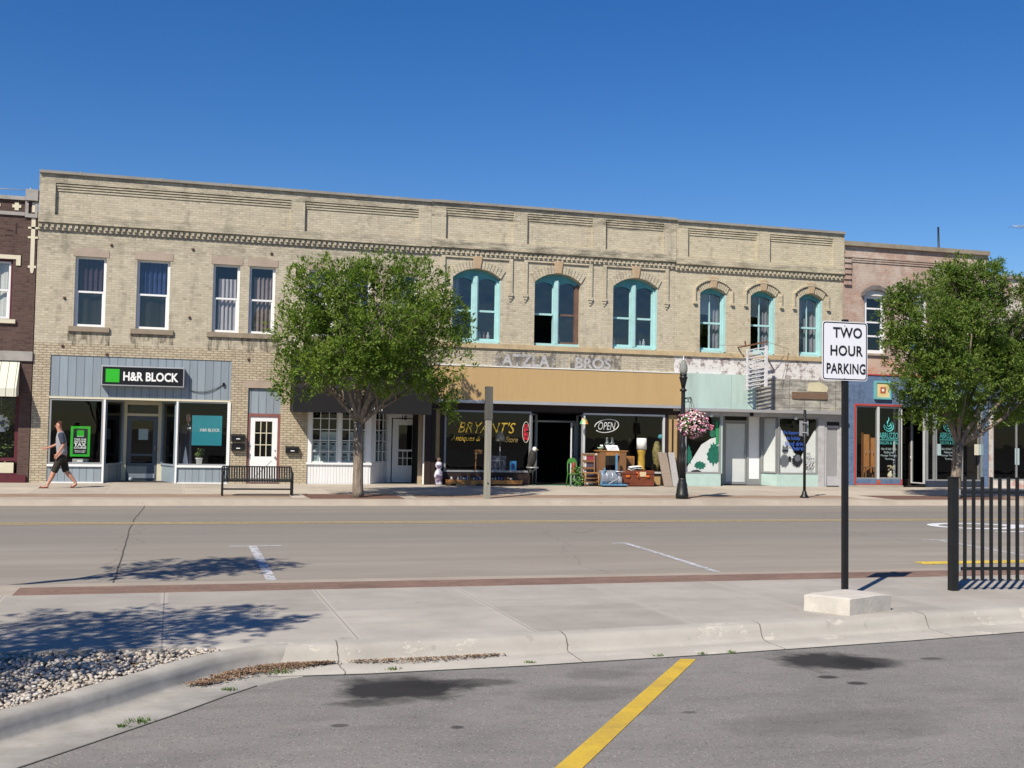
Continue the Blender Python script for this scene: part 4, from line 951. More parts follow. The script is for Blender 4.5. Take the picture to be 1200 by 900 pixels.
glazed(B, (8.39, D+.06), (11.32, D+.06), .60, 2.60, m_pewter, m_glass_flat, .06)
mb = MB(); mb.box(8.39, 11.30, D+.04, D+.12, .18, .60); mb.build('bulkhead', m_darkbrown, B)
glazed(B, (13.14, D+.06), (16.09, D+.06), .60, 2.60, m_lightframe, m_glass_flat, .06, .10)
mb = MB(); mb.box(13.12, 16.1, D+.04, D+.12, .18, .60); mb.build('bulkhead', m_darkbrown, B)
mb = MB(); mb.box(15.3, 15.95, D+.03, D+.039, .22, .5); mb.build('bulkhead_panel', m_tantrim, B)
yk = D+1.1; kx0, kx1 = X(628, 520, yk), X(676, 520, yk)
glazed(B, (11.32, D+.06), (kx0, yk), .60, 2.55, m_pewter, m_glass_dim, .05); panelq(B, 'bulkhead', (11.32, D+.06), (kx0, yk), .18, .60, m_darkbrown)
glazed(B, (kx1, yk), (13.13, D+.06), .30, 2.55, m_pewter, m_glass_dim, .05); panelq(B, 'bulkhead', (kx1, yk), (13.13, D+.06), .18, .30, m_darkbrown)
mb = MB(); mb.box(kx0, kx1, yk, yk+.06, 2.28, 2.34); mb.box(kx0, kx0+.05, yk, yk+.06, .19, 2.28); mb.box(kx1-.05, kx1, yk, yk+.06, .19, 2.28); mb.build('door_frame', m_pewter, B)
mb = MB(); mb.face([(11.3, D+.1, 2.58), (13.14, D+.1, 2.58), (kx1, yk+.06, 2.58), (kx0, yk+.06, 2.58)]); mb.build('entry_ceiling', m_dark_int, B)
mb = MB(); mb.vprism([(11.34, D+.02), (13.12, D+.02), (kx1, yk), (kx0, yk)], .165, .20); mb.build('entry_mat', M('green_mat', (.03, .14, .08), .95, .2, 8), B)
# open door leaf hinged on the right
hx, hy = kx1-.07, yk-.02; ang = R(200); lx, ly = hx-.42, hy-.78
dl = glazed(B, (lx, ly), (hx, hy), .20, 2.26, m_lightframe, m_glass_dim, .08, .045, name='door', label='glass shop door standing open', rails=(1.15,))
for k, (t, z0, z1, m_) in enumerate(((.7, 1.25, 1.75, m_paper), (.55, 1.0, 1.2, m_flyer), (.8, .95, 1.12, m_paper), (.3, 1.55, 1.9, m_paper))):
    q = Vector((lx, ly, 0)).lerp(Vector((hx, hy, 0)), t); mb = MB(); mb.bar((q.x-.03, q.y+.01, z0), (q.x-.03, q.y+.01, z1), .004, .18, up=(.42, .78, 0)); mb.build('door_notice', m_, dl)
letters('window_lettering', "BRYANT'S", X(571, 501), D+.03, Z(571, 501), w=X(605, 501)-X(538, 501), h=.36, mat=m_gold, root=B, bold=.0, shear=.32)
letters('window_lettering', 'Antiques &', X(546, 514.5), D+.03, Z(546, 514.5), w=X(564, 514)-X(529.5, 514), h=.22, mat=m_gold, root=B, shear=.3)
letters('window_lettering', 'Store', X(600, 515), D+.03, Z(600, 515), w=X(608, 515)-X(593.5, 515), h=.18, mat=m_goldfade, root=B, shear=.3)
#PART4
# ============================================================ building C
C0, C1, CT = 16.39, 22.97, 9.325
Cb = thing('brick_building', 'cream brick building with three narrow arched turquoise windows above a flaking pale mint shopfront', 'building', (19.5, D, .18))
SW = [(17.35, 18.33), (19.29, 20.25), (21.20, 22.13)]
sz0, szs, srise = 4.83, 6.84, .20
mb = MB(); cells(mb, C0, C1, 4.79, CT, [(a, b, sz0-.04, szs+srise) for a, b in SW])
for a, b in SW: arch_fill(mb, a, b, szs, srise, szs+srise)
mb.build('wall', m_cream_c, Cb)
mb = MB(); cells(mb, C0, C1, 2.75, 4.63, []); mb.build('band_wall', m_white_brick, Cb)
mb = MB(); mb.box(C0, C1, D-.06, D+.2, 4.632, 4.788); mb.build('sill_course', m_limestone, Cb)
shell(Cb, C0, C1, CT)
parapet(Cb, C0+.005, C1, CT-.085, [(16.83, 19.48), (19.98, 22.51)], 8.06, 9.05, 7.58, 7.84, m_cream_c)
for k, (a, b) in enumerate(SW):
    hood(Cb, a, b, szs, srise, .24, m_key, m_cream_c, drops=False)
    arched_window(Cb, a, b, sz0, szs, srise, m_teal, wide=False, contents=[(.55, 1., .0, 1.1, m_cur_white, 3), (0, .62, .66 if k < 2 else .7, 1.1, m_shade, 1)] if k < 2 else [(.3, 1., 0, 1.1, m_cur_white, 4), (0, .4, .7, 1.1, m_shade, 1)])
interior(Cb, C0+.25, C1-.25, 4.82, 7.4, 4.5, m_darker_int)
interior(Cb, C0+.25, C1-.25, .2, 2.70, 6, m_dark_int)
# mint panels and weathered boards
px_ = X(884, 460); pm = X(855.5, 460)
mb = MB(); mb.box(16.71, pm-.006, D-.10, D-.002, 2.86, 4.05); mb.box(pm+.006, px_, D-.10, D-.002, 2.86, 4.05); mb.build('fascia_panel', m_palemint, Cb)
def weather_mat():
    m = NT('weathered_mineral_boards'); o = m.obj(); vec, xyz = facade_vec(m, o)
    b = m.new('ShaderNodeTexBrick'); m.put(b.inputs['Vector'], vec); m.put(b.inputs['Color1'], (.36, .35, .32)); m.put(b.inputs['Color2'], (.44, .43, .38)); m.put(b.inputs['Mortar'], (.16, .15, .14))
    b.inputs['Scale'].default_value = 1; b.inputs['Brick Width'].default_value = .62; b.inputs['Row Height'].default_value = .31; b.inputs['Mortar Size'].default_value = .012; b.offset = .0
    c = m.mix(m.ramp(m.noise(m.map(o, (1, 1, 2.5)), 1.6, 9, .7), [(.42, 0.), (.6, .8)]), b.outputs['Color'], (.15, .14, .13))
    c = m.mix(m.ramp(m.noise(m.map(o, loc=(3, 1, 8)), 2.1, 8, .7), [(.56, 0.), (.66, .8)]), c, (.52, .48, .33))
    m.bump(m.noise(o, 9, 6), .6, .02); return m.fin(c, .9, .2)
m_weath = weather_mat()
mb = MB(); mb.box(px_+.004, C1-.01, D-.06, D-.002, 2.86, 3.97); mb.build('weathered_boards', m_weath, Cb)
mb = MB(); mb.box(20.9, 22.3, D-.10, D-.061, 3.28, 3.52); mb.build('brown_board', M('split_brown_board', (.17, .11, .075), .9, .25, 6, stretch=(1, 1, 6)), Cb)
mb = MB(); mb.prism([(21.5, 3.55), (22.3, 3.55), (22.35, 3.72), (22.0, 3.9), (21.6, 3.86)], D-.075, D-.061); mb.build('exposed_board', M('pale_board', (.56, .52, .36), .8, .1, 4), Cb)
mb = MB(); mb.box(16.67, C1-.005, D-.32, D+.02, 2.755, 2.855); mb.build('drip_ledge', m_alum, Cb)
mb = MB(); mb.box(16.67, C1-.005, D-.02, D+.06, 2.62, 2.753); mb.build('header', m_steelgrey, Cb)
yq = D+.78
cl, cr = 18.23, 20.40
bx0, bx1 = X(846, 520, yq)-.0, X(892.5, 520, yq)
glazed(Cb, (16.85, D+.05), (18.20, D+.05), .62, 2.62, m_pewter, m_glass_flat, .05)
glazed(Cb, (20.42, D+.05), (22.0, D+.05), .62, 2.62, m_pewter, m_glass_flat, .05)
mb = MB(); mb.box(16.67, 18.21, D+.02, D+.10, .18, .62); mb.box(20.41, 22.0, D+.02, D+.10, .18, .62); mb.build('bulkhead', m_mintpaint, Cb)
mb = MB(); mb.box(16.66, 16.845, D, D+.15, .18, 2.62); mb.build('pilaster', m_steelgrey, Cb)
mb = MB(); mb.box(22.0, 22.24, D-.03, D+.15, .18, 2.62); mb.build('pilaster', m_steelgrey, Cb)
# entry
mb = MB(); mb.box(18.21, 18.26, D+.02, yq, .62, 2.62); mb.box(18.211, 18.25, D+.101, yq, .18, .619); mb.build('entry_side', m_mintpaint, Cb)
panelq(Cb, 'bulkhead', (bx1, yq), (cr, D+.06), .18, .64, m_mintpaint)
glazed(Cb, (bx1, yq), (cr, D+.06), .645, 2.62, m_pewter, m_glass_flat, .05)
panelq(Cb, 'window_paper', (bx1+.05, yq-.0+.06), (cr+.05, D+.13), .66, 2.60, m_paper, .01)
mb = MB(); ddx0, ddx1 = X(849.5, 520, yq), X(875, 520, yq); sx0, sx1 = X(877.5, 520, yq), X(890, 520, yq)
mb.box(bx0, ddx0-.01, yq, yq+.08, .2, 2.62); mb.box(ddx1+.01, sx0, yq, yq+.08, .2, 2.62); mb.box(sx1, bx1, yq, yq+.08, .2, 2.62); mb.box(ddx0-.009, ddx1+.009, yq, yq+.08, 2.42, 2.48); mb.box(sx0+.001, sx1-.001, yq, yq+.08, .2, .42); mb.build('door_frame', m_pewter, Cb)
mb = MB(); mb.box(ddx0-.009, ddx1+.009, yq+.05, yq+.06, 2.48, 2.62); mb.build('transom', m_signblack, Cb)
dr = door(Cb, ddx0, ddx1, .22, 2.41, yq+.01, m_pewter, m_glass_flat, .05, bottom=.09, label='shop door papered over in white')
mb = MB(); mb.box(ddx0+.05, ddx1-.05, yq+.042, yq+.046, .31, 2.36); mb.build('window_paper', m_paper, dr)
mb = MB(); mb.box(sx0, sx1, yq+.03, yq+.04, .42, 2.62); mb.build('window_paper', m_paper, Cb)
mb = MB(); mb.face([(18.2, D+.1, 2.625), (20.42, D+.1, 2.625), (bx1, yq+.05, 2.625), (bx0, yq+.05, 2.625)]); mb.build('entry_ceiling', m_steelgrey, Cb)
mb = MB(); mb.vprism([(18.25, D), (20.4, D), (bx1, yq), (bx0, yq)], .165, .20); mb.build('entry_floor', m_farwalk, Cb)
# paper scenery behind the glass
yp = D+.10
def PZ(pts, y=yp): return [(X(u, v, y), Z(u, v, y)) for u, v in pts]
def cut(name, pts, mat, dy=0, t=.006):
    q = PZ(pts); 
    a = sum(q[i][0]*q[(i+1) % len(q)][1]-q[(i+1) % len(q)][0]*q[i][1] for i in range(len(q)))
    if a < 0: q = q[::-1]
    mb = MB(); mb.prism(q, yp+dy, yp+dy+t); return mb.build(name, mat, Cb)
cut('window_paper', [(804, 553.5), (804, 549), (812, 537), (822, 521), (833, 514), (844.2, 511.5), (844.2, 553.5)], m_paper)
cut('window_paper', [(913.5, 554), (913.5, 499), (931, 531), (938, 538), (945, 521), (957, 500), (957, 554)], m_paper)
m_pine = M('painted_green', (.015, .17, .115), .7, .25, 9); m_pine2 = M('bright_painted_green', (.02, .36, .13), .7, .1, 5); m_greyp = M('grey_paint', (.16, .17, .20), .7, .1, 8); m_blackp = M('black_window_paint', (.02, .02, .024), .7)
def starry(cx, cy, rx, ry, n, seed, topy=0):
    random.seed(seed); pts = []
    for i in range(n*2):
        t = 6.2832*i/(n*2); k = 1 if i % 2 else .78; k *= random.uniform(.9, 1.08); tp = 1-.35*max(0, -math.sin(t))*topy
        pts.append((cx+rx*math.cos(t)*k*tp, cy+ry*math.sin(t)*k))
    return pts
cut('painted_pine', starry(836.5, 532, 9, 14, 13, 3, 1), m_pine, -.012); cut('painted_shrub', starry(820, 545, 7, 5, 10, 5), m_pine, -.012); cut('painted_pine', starry(807, 533, 4.2, 12, 9, 8, 1), m_pine, -.012)
cut('painted_pine', starry(835, 508, 4, 5, 8, 9), m_pine, -.012); cut('green_banner', [(838.3, 494), (842, 494), (841.5, 520), (838.8, 522)], m_pine2, -.018)
cut('painted_mound', [(808, 553.4), (812, 551), (818, 550.5), (823, 553.4)], m_blackp, -.012)
cut('painted_animal', starry(919, 540, 6, 8.5, 20, 11), m_greyp, -.012); cut('painted_animal', starry(934, 540, 7, 8.5, 20, 12), m_blackp, -.010); cut('painted_animal', starry(934.5, 537, 3.8, 4.5, 14, 13), m_greyp, -.018)
cut('painted_animal', starry(919.8, 527.5, 4, 4.2, 12, 14), m_greyp, -.020); cut('painted_animal', [(916.5, 524.6), (917.6, 521.5), (919, 524)], m_greyp, -.020); cut('painted_animal', [(921, 524), (922.6, 521.3), (923.2, 524.8)], m_greyp, -.020); cut('painted_animal', [(916.5, 527), (923, 527), (922.6, 529), (917, 529)], m_blackp, -.028)
cut('painted_animal', [(924, 534), (927, 536), (926, 541), (923.5, 540)], m_blackp, -.028)
for t_, u, v, w in (('We Support', 927, 507.5, 19), ('the holiday', 930, 514, 17), ('food drive', 932.5, 520, 24), ('here', 935.5, 525.3, 13)):
    letters('window_lettering', t_, X(u, v), D+.03, Z(u, v), w=X(u+w/2, v)-X(u-w/2, v), h=.16, mat=m_bluelet, root=Cb, bold=.02, shear=.1)
for t_, u, v, w in (('only', 947.5, 532, 6), ('days', 949.5, 538, 11), ('til', 949, 544.5, 11), ('Xmas', 949, 549, 8)):
    letters('window_lettering', t_, X(u, v), D+.028, Z(u, v), w=X(u+w/2, v)-X(u-w/2, v), h=.15, mat=m_blackp, root=Cb, bold=.0, shear=.2)
for u, v in ((831.5, 487), (930.5, 490)):
    p = onY(u, v, D+.0); mb = MB(); mb.ball((p.x, D-.12, p.z), (.06, .08, .06)); mb.tube([(p.x, D-.1, p.z+.03), (p.x, D-.0, p.z+.14)], .015, 6); mb.build('spotlight', m_white, Cb)
mb = MB(); p = onY(880, 486); mb.box(p.x-.05, p.x+.05, D-.1, D, p.z-.05, p.z+.08); mb.build('junction_box', m_signblack, Cb)
# side door at the right end
gy = D+.05
mb = MB(); mb.box(22.24, 22.34, D, D+.1, .18, 2.62); mb.box(22.88, C1-.005, D, D+.1, .18, 2.62); mb.box(22.341, 22.879, D, D+.1, 2.5, 2.62); mb.build('door_frame', m_steelgrey, Cb)
mb = MB(); mb.box(22.345, 22.875, D+.06, D+.07, 2.36, 2.5); mb.build('transom', m_signblack, Cb)
mb = MB(); mb.box(22.345, 22.41, gy, gy+.05, .22, 2.36); mb.box(22.81, 22.875, gy, gy+.05, .22, 2.36); mb.box(22.411, 22.809, gy, gy+.05, .22, .55); mb.box(22.411, 22.809, gy, gy+.05, 2.28, 2.36); d_ = mb.build('door', m_steelgrey, Cb); d_['label'] = 'grey screen door'
mb = MB(); mb.box(22.411, 22.809, gy+.02, gy+.03, .55, 2.28); mb.build('screen', M('grey_screen', (.27, .27, .28), .7, .08, 2), d_)
# --- fire escape ladder hung off the middle narrow window
fe = thing('fire_escape_ladder', 'white and grey metal fire escape ladder hanging out from the wall over the mint panel', 'fire escape', (19.6, D, 3.4))
yl = D-.72
p0, p1, p2, p3 = onY(875.8, 409, yl), onY(875.3, 457, yl), onY(898, 405, yl), onY(897.3, 453, yl)
m_esc = M('galvanised_white_metal', (.60, .60, .62), .5, .1, 6, dirt=.3); m_rust = M('rusty_iron', (.16, .075, .04), .85, .3, 9)
mb = MB(); mb.bar(p0, p1, .035, .06); mb.build('stringer', m_esc, fe); mb = MB(); mb.bar(p2, p3, .07, .10); mb.build('stringer', m_esc, fe)
p0b, p1b, p2b, p3b = [Vector((q.x, q.y+.45, q.z+dz)) for q, dz in ((p0, .0), (p1, .0), (p2, .0), (p3, .0))]
for i in range(10):
    t = (i+.35)/10.3; a = p0.lerp(p1, t); b = p2.lerp(p3, t); mb = MB(); mb.bar(a, b, .02, .035); mb.build('rung', m_esc, fe)
    if i % 1 == 0:
        mb = MB(); mb.bar(a+Vector((.05, .30, -.10)), b+Vector((-.05, .30, -.10)), .03, .03); mb.bar(a+Vector((.08, .01, 0)), a+Vector((.08, .30, -.1)), .02, .02); mb.build('tread', m_esc, fe)
mb = MB()
for t in (.35, .65): a = p0.lerp(p2, t); b = p1.lerp(p3, t); mb.bar(a+Vector((-.10, .32, -.25)), b+Vector((.08, .32, .35)), .02, .02)
mb.build('brace', m_esc, fe)
mb = MB(); q0, q1 = onY(874, 405.5, yl+.05), onY(899, 400.5, yl+.05); mb.bar(q0, q1, .05, .05); mb.bar(q0, (q0.x+.05, D, q0.z), .04, .04); mb.bar(q1, (q1.x+.02, D, q1.z), .04, .04); mb.bar(q0, (q0.x-.02, D-.65, q0.z+.18), .04); mb.build('bracket', m_rust, fe)
mb = MB(); w0 = onY(841, 404.5); w1 = onY(922, 409); w2 = onY(913, 452)
mb.tube([(w0.x, D-.03, w0.z), (q0.x, q0.y, q0.z+.02)], .007, 5); mb.tube([(q1.x, q1.y, q1.z), (w1.x, D-.10, w1.z), (w1.x, D-.1, w1.z-.15), (w2.x, D-.15, w2.z)], .007, 5); mb.build('cable', m_rust, fe)

# ============================================================ building E : worn pink brick, blue street level
E0, E1, ET = 22.975, 29.18, 8.86
Eb = thing('brick_building', 'worn pink painted brick building with a blue street level and red trimmed salon windows', 'building', (26, D, .18))
EW = [(23.86, 24.73), (25.65, 26.5), (27.5, 28.35)]
mb = MB(); cells(mb, E0, E1, 4.82, ET, [(a, b, 5.01, 7.1) for a, b in EW]); mb.build('wall', m_pink_brick, Eb)
mb = MB(); cells(mb, E0, E1, 4.22, 4.818, []); mb.build('red_wall', m_red_low, Eb)
mb = MB(); cells(mb, E0, E1, 0, 4.215, [(23.53, 25.40, .47, 3.10), (25.40, 29.0, 0, 3.10)]); mb.build('street_wall', m_blue_brick, Eb)
shell(Eb, E0, E1, ET)
mb = MB(); mb.box(E0, E1, D-.12, D+.32, ET+.002, ET+.16); mb.build('coping', M('tan_tile_coping', (.27, .235, .18), .85, .12, 3, .2, 30, dirt=.4), Eb)
mb = MB()
for k in range(3): mb.box(E0+.3, E1-.3, D-.07+.02*k, D-.002, ET-.42-.075*k, ET-.42-.075*k+.05)
for k in range(6): mb.box(E0+.02, E0+.3, D-.08, D-.002, ET-.42-.2*k, ET-.42-.2*k+.13)
mb.build('corbel', m_pink_brick, Eb)
mb = MB(); mb.box(E0+.01, E1, D-.03, D+.05, 4.215, 4.26); mb.build('trim', m_redline, Eb)
cw = [(), [(.0, 1, .0, .45, M('blue_blind', (.10, .35, .62), .7), 1), (0, 1, .45, 1, m_shade, 1)], [(0, 1, .5, 1, m_cur_white, 4)]]
m_slate = M('dark_flaking_hood', (.16, .14, .135), .85, .3, 6, dirt=.5)
for k, (a, b) in enumerate(EW):
    plain_window(Eb, a, b, 5.01, 7.1, m_white, fw=.12, mid=.54, muntin=(.30, .78), curtains=cw[k], y=D+.06)
    mb = MB(); n = 10
    for i in range(n):
        x0, x1 = a-.14+(b-a+.28)*i/n, a-.14+(b-a+.28)*(i+1)/n
        f = lambda x: arc(a-.14, b+.14, 7.05, .27, x)
        mb.prism([(x0, f(x0)), (x1, f(x1)), (x1, f(x1)+.16), (x0, f(x0)+.16)], D-.12, D-.002)
        if 0 < i < n-1: mb.m = 1; mb.prism([(x0, 7.1), (x1, 7.1), (x1, max(7.101, f(x1))), (x0, max(7.101, f(x0)))], D-.01, D-.003); mb.m = 0
    mb.build('window_hood', [m_slate, m_white_old], Eb)
    mb = MB(); mb.box(a-.02, b+.08, D-.08, D+.06, 4.93, 5.005); mb.build('window_sill', m_lintel, Eb)
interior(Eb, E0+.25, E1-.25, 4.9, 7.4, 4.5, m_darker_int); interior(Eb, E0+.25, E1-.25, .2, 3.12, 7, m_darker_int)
mb = MB(); mb.box(23.46, 23.525, D-.02, D+.1, .27, 3.17); mb.box(23.526, 25.46, D-.02, D+.1, 3.105, 3.17); mb.box(23.526, 25.46, D-.02, D+.06, .27, .30); mb.box(25.41, 25.46, D-.019, D+.06, .301, .47); mb.build('red_trim', m_redline, Eb)
glazed(Eb, (23.53, D+.06), (24.46, D+.06), .47, 3.10, m_pewter, m_glass_flat, .05); glazed(Eb, (24.47, D+.06), (25.41, D+.06), .47, 3.10, m_pewter, m_glass_flat, .06)
mb = MB(); mb.box(24.42, 24.51, D+.0, D+.12, .47, 3.10); mb.build('mullion', m_lightframe, Eb)
mb = MB(); mb.box(24.40, 24.54, D-.012, D-.001, .31, .44); mb.build('red_tile', M('red_tile', (.42, .10, .05), .5), Eb)
mb = MB(); mb.box(23.0, 23.4, D-.25, D, .16, .24); mb.box(23.5, 25.3, D-.3, D-.01, .15, .26); mb.build('step', m_kerb2, Eb)
ye = D+.9
glazed(Eb, (25.45, D+.06), (25.75, ye), .3, 3.1, m_lightframe, m_glass_dim, .05); door(Eb, 25.78, 26.5, .2, 2.4, ye, m_darkbrown, m_glass_dim, .1, bottom=.25)
glazed(Eb, (26.5, ye), (26.55, D+.2), .3, 3.1, m_lightframe, m_glass_dim, .04)
mb = MB(); mb.face([(25.4, D+.1, 3.09), (26.6, D+.1, 3.09), (26.6, ye+.1, 3.09), (25.4, ye+.1, 3.09)]); mb.build('entry_ceiling', m_darker_int, Eb)
ms = [26.05, 26.92, 28.05, 29.15]
for a, b in ((26.56, 26.9), (26.94, 28.03), (28.07, 28.98)): glazed(Eb, (a, D+.1), (b, D+.1), .42, 3.1, m_pewter, m_glass_flat, .05)
mb = MB(); mb.box(26.55, 29.0, D+.06, D+.14, .18, .42); mb.build('bulkhead', M('dark_blue_base', (.03, .04, .06), .5), Eb)
def salon(u, w, faint=False):
    k = D+.03
    mt = m_mintlet if not faint else M('shaded_turquoise_vinyl', (.06, .34, .34), .6)
    cx = X(u, 510)
    letters('window_lettering', 'ABRUZZO', cx, k, Z(u, 510.5), w=w, h=.22, mat=mt, root=Eb)
    letters('window_lettering', 'SALON & SPA', cx, k, Z(u, 519), w=w*.96, h=.11, mat=mt, root=Eb)
    mb = MB(); mb.box(cx-w/2, cx+w/2, k-.003, k, Z(u, 515.6)-.012, Z(u, 515.6)+.012); mb.build('window_lettering', mt, Eb)
    for i, t_ in enumerate(('Hair & Nail Care', 'Pedicures', 'Massage Therapy', 'Tanning')):
        letters('window_lettering', t_, cx, k, Z(u, 526+4*i), w=w*(.8, .5, .85, .42)[i], h=.085, mat=m_flyer, root=Eb)
    mb = MB(); cz_ = Z(u, 499.5)
    for r_, a0, a1, z_ in ((.20, -200, 60, 0), (.13, -180, 40, .02), (.07, -170, 60, .06)):
        pts = [(cx+r_*math.cos(R(a0+(a1-a0)*i/16)), k-.004, cz_+z_+r_*.95*math.sin(R(a0+(a1-a0)*i/16))) for i in range(17)]
        mb.tube(pts, [.006+.018*math.sin(math.pi*i/16) for i in range(17)], 5)
    mb.tube([(cx-.04, k-.004, cz_+.02), (cx-.06, k-.004, cz_+.14), (cx+.01, k-.004, cz_+.24), (cx-.01, k-.004, cz_+.33)], [.02, .03, .02, .004], 5)
    mb.build('window_emblem', mt, Eb)
salon(1042, X(1053.5, 510)-X(1031.5, 510)); salon(1112, 27.75-27.0, True)

# ============================================================ building beyond the right tree
G0, G1, GT = 29.2, 41.0, 8.05
Gb = thing('brick_building', 'whitewashed brick building mostly hidden behind the right-hand tree at the frame edge', 'building', (34, D, .18))
mb = MB(); cells(mb, G0, G1, 0, GT, [(29.4+2.45*i, 31.6+2.45*i, .45, 3.05) for i in range(4)]+[(30.3+2.2*i, 31.2+2.2*i, 4.9, 6.8) for i in range(4)])
mb.build('wall', brick('whitewashed_brick', (.52, .46, .40), (.60, .54, .47), (.5, .46, .42), soot=.3, patch=(.60, .58, .54), patch2=(.46, .24, .19)), Gb)
shell(Gb, G0, G1, GT); mb = MB(); mb.box(G0, G1, D-.1, D+.32, GT+.002, GT+.12); mb.build('coping', m_coping, Gb)
for i in range(4):
    glazed(Gb, (29.4+2.45*i, D+.08), (31.6+2.45*i, D+.08), .45, 3.05, m_pewter, m_glass_flat, .06, mull=(.5,)); plain_window(Gb, 30.3+2.2*i, 31.2+2.2*i, 4.9, 6.8, m_white)
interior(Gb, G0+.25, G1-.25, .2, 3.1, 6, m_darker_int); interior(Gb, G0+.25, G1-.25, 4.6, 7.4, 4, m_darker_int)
mb = MB(); mb.box(G0, G1, D-.02, D-.002, 3.1, 3.9); mb.build('fascia_panel', M('navy_fascia', (.06, .08, .13), .5), Gb)

# ============================================================ building D : dark brown brick at the left
D0, D1, DT = -16.0, -3.985, 8.42
Db = thing('brick_building', 'dark brown brick building with cream cross ornaments and a cream awning at the left edge', 'building', (-8, D, .18))
DWn = [(-5.6-2.6*i, -4.60-2.6*i, 4.92, 6.66) for i in range(4)]; DS = [(-7.6-3.9*i, -4.30-3.9*i, .2, 3.65) for i in range(3)]
mb = MB(); cells(mb, D0, D1, 0, DT, DWn+DS); mb.build('wall', m_dark_brick, Db)
shell(Db, D0, D1, DT)
mb = MB(); mb.box(D0, -4.33, D-.08, D+.3, DT+.002, DT+.11); mb.box(-4.32, D1+.005, D-.12, D+.32, DT+.003, DT+.33); mb.build('coping', m_cap, Db)
mb = MB(); mb.box(D0, -4.33, D-.05, D-.003, 7.97, 8.07); mb.box(-4.325, -4.235, D-.06, D-.003, 7.93, DT); mb.box(-4.06, D1, D-.06, D-.003, 7.93, DT); mb.box(-4.234, -4.061, D-.06, D-.003, 7.93, 8.04); mb.box(D0, D1+.004, D-.06, D-.003, 3.72, 4.0); mb.build('stone_band', m_cap, Db)
xo = X(38.5, 285); 
mb = MB(); mb.box(xo-.055, xo+.055, D-.02, D-.003, 6.42, 7.92); mb.box(xo-.14, xo+.14, D-.02, D-.004, 7.60, 7.66); mb.box(xo-.14, xo+.14, D-.021, D-.005, 7.32, 7.38); mb.box(xo-.11, xo+.11, D-.021, D-.005, 6.45, 6.52); mb.prism([(xo-.03, 6.30), (xo+.03, 6.30), (xo+.055, 6.419), (xo-.055, 6.419)], D-.02, D-.003); mb.box(xo-.05, xo+.06, D-.03, D-.003, 8.09, 8.38)
cx = X(19.8, 241)
for i in range(16):
    x = cx-.56*i; mb.box(x-.055, x+.055, D-.02, D-.003, 8.12, 8.36); mb.box(x-.12, x+.12, D-.021, D-.004, 8.195, 8.285)
for a, b, c, d in DWn: mb.box(a-.2, b+.2, D-.03, D-.003, d+.02, d+.14); mb.box(b+.08, b+.2, D-.029, D-.004, d-.16, d+.019); mb.box(a-.2, a-.08, D-.029, D-.004, d-.16, d+.019); mb.box(a-.12, b+.12, D-.07, D+.05, c-.12, c-.005)
mb.build('cream_ornament', m_creamtrim, Db)
mb = MB()
for i in range(20):
    x = -4.55-.5*i; mb.box(x-.02, x+.02, D-.004, D+.002, 7.42, 7.74); mb.box(x-.26, x-.08, D-.004, D+.001, 7.5, 7.53); mb.box(x-.3, x-.1, D-.004, D+.001, 7.36, 7.39)
mb.build('brick_slot', m_darkbrown, Db)
for i, (a, b, c, d) in enumerate(DWn): plain_window(Db, a+.08, b-.06, c+.02, d-.05, m_white, fw=.06, curtains=[(0, 1, .0, 1., m_shade, 3)]); mb = MB(); mb.box(b-.058, b-.001, D+.06, D+.2, c, d); mb.box(a+.001, a+.078, D+.06, D+.2, c, d); mb.box(a+.08, b-.06, D+.06, D+.2, d-.048, d-.001); mb.build('window_trim', m_maroon, Db)
for a, b, c, d in DS:
    glazed(Db, (a, D+.12), (b, D+.12), .80, 3.6, m_maroon, m_glass_flat, .10); mb = MB(); mb.box(a, b-.1, D+.08, D+.18, .46, .76); mb.build('bulkhead', m_creamtrim, Db)
    mb = MB(); mb.box(a, b, D+.07, D+.19, .18, .455); mb.box(a-.05, b+.25, D-.06, D-.002, .16, .40); mb.build('base', m_maroon, Db)
    mb = MB(); y_ = D-.62
    mb.face([(a+.05, D-.01, 3.70), (b-.02, D-.01, 3.70), (b-.02, y_, 2.90), (a+.05, y_, 2.90)]); mb.face([(a+.05, y_, 2.90), (b-.02, y_, 2.90), (b-.02, y_, 2.66), (a+.05, y_, 2.66)])
    mb.face([(b-.02, D-.01, 3.70), (b-.02, D-.01, 2.70), (b-.02, y_, 2.66), (b-.02, y_, 2.90)]); mb.face([(a+.05, D-.01, 3.70), (a+.05, y_, 2.90), (a+.05, y_, 2.66), (a+.05, D-.01, 2.70)]); mb.build('awning', m_cream_awn, Db)
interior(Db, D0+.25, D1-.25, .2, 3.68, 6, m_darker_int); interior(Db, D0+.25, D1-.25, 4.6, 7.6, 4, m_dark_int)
#PART5
# ============================================================ signs and window displays
sg = thing('shop_sign', 'black box sign with a green square and white letters on the blue-grey siding', 'sign', (-.9, D, 3.06))
sx0_, sx1_ = X(118.5, 440, D-.22), X(216, 443, D-.22); sz0_, sz1_ = 3.07, 3.66
mb = MB(); mb.box(sx0_, sx1_, D-.22, D+.018, sz0_, sz1_); mb.build('cabinet', m_alum, sg, .008)
mb = MB(); mb.box(sx0_+.035, sx1_-.035, D-.226, D-.2205, sz0_+.035, sz1_-.035); mb.build('sign_face', m_signblack, sg)
mb = MB(); gx0, gx1 = X(123.8, 440, D-.23), X(140, 440, D-.23); mb.box(gx0, gx1, D-.230, D-.2265, 3.36-.19, 3.36+.20); mb.build('green_square', m_green, sg)
letters('lettering', 'H&R BLOCK', X(177, 441, D-.23), D-.227, 3.355, w=X(209.5, 441, D-.23)-X(144.8, 441, D-.23), h=.27, mat=m_letwhite, root=sg, bold=.03)
mb = MB(); c0 = onY(222, 457.5); c1 = onY(262, 450.5)
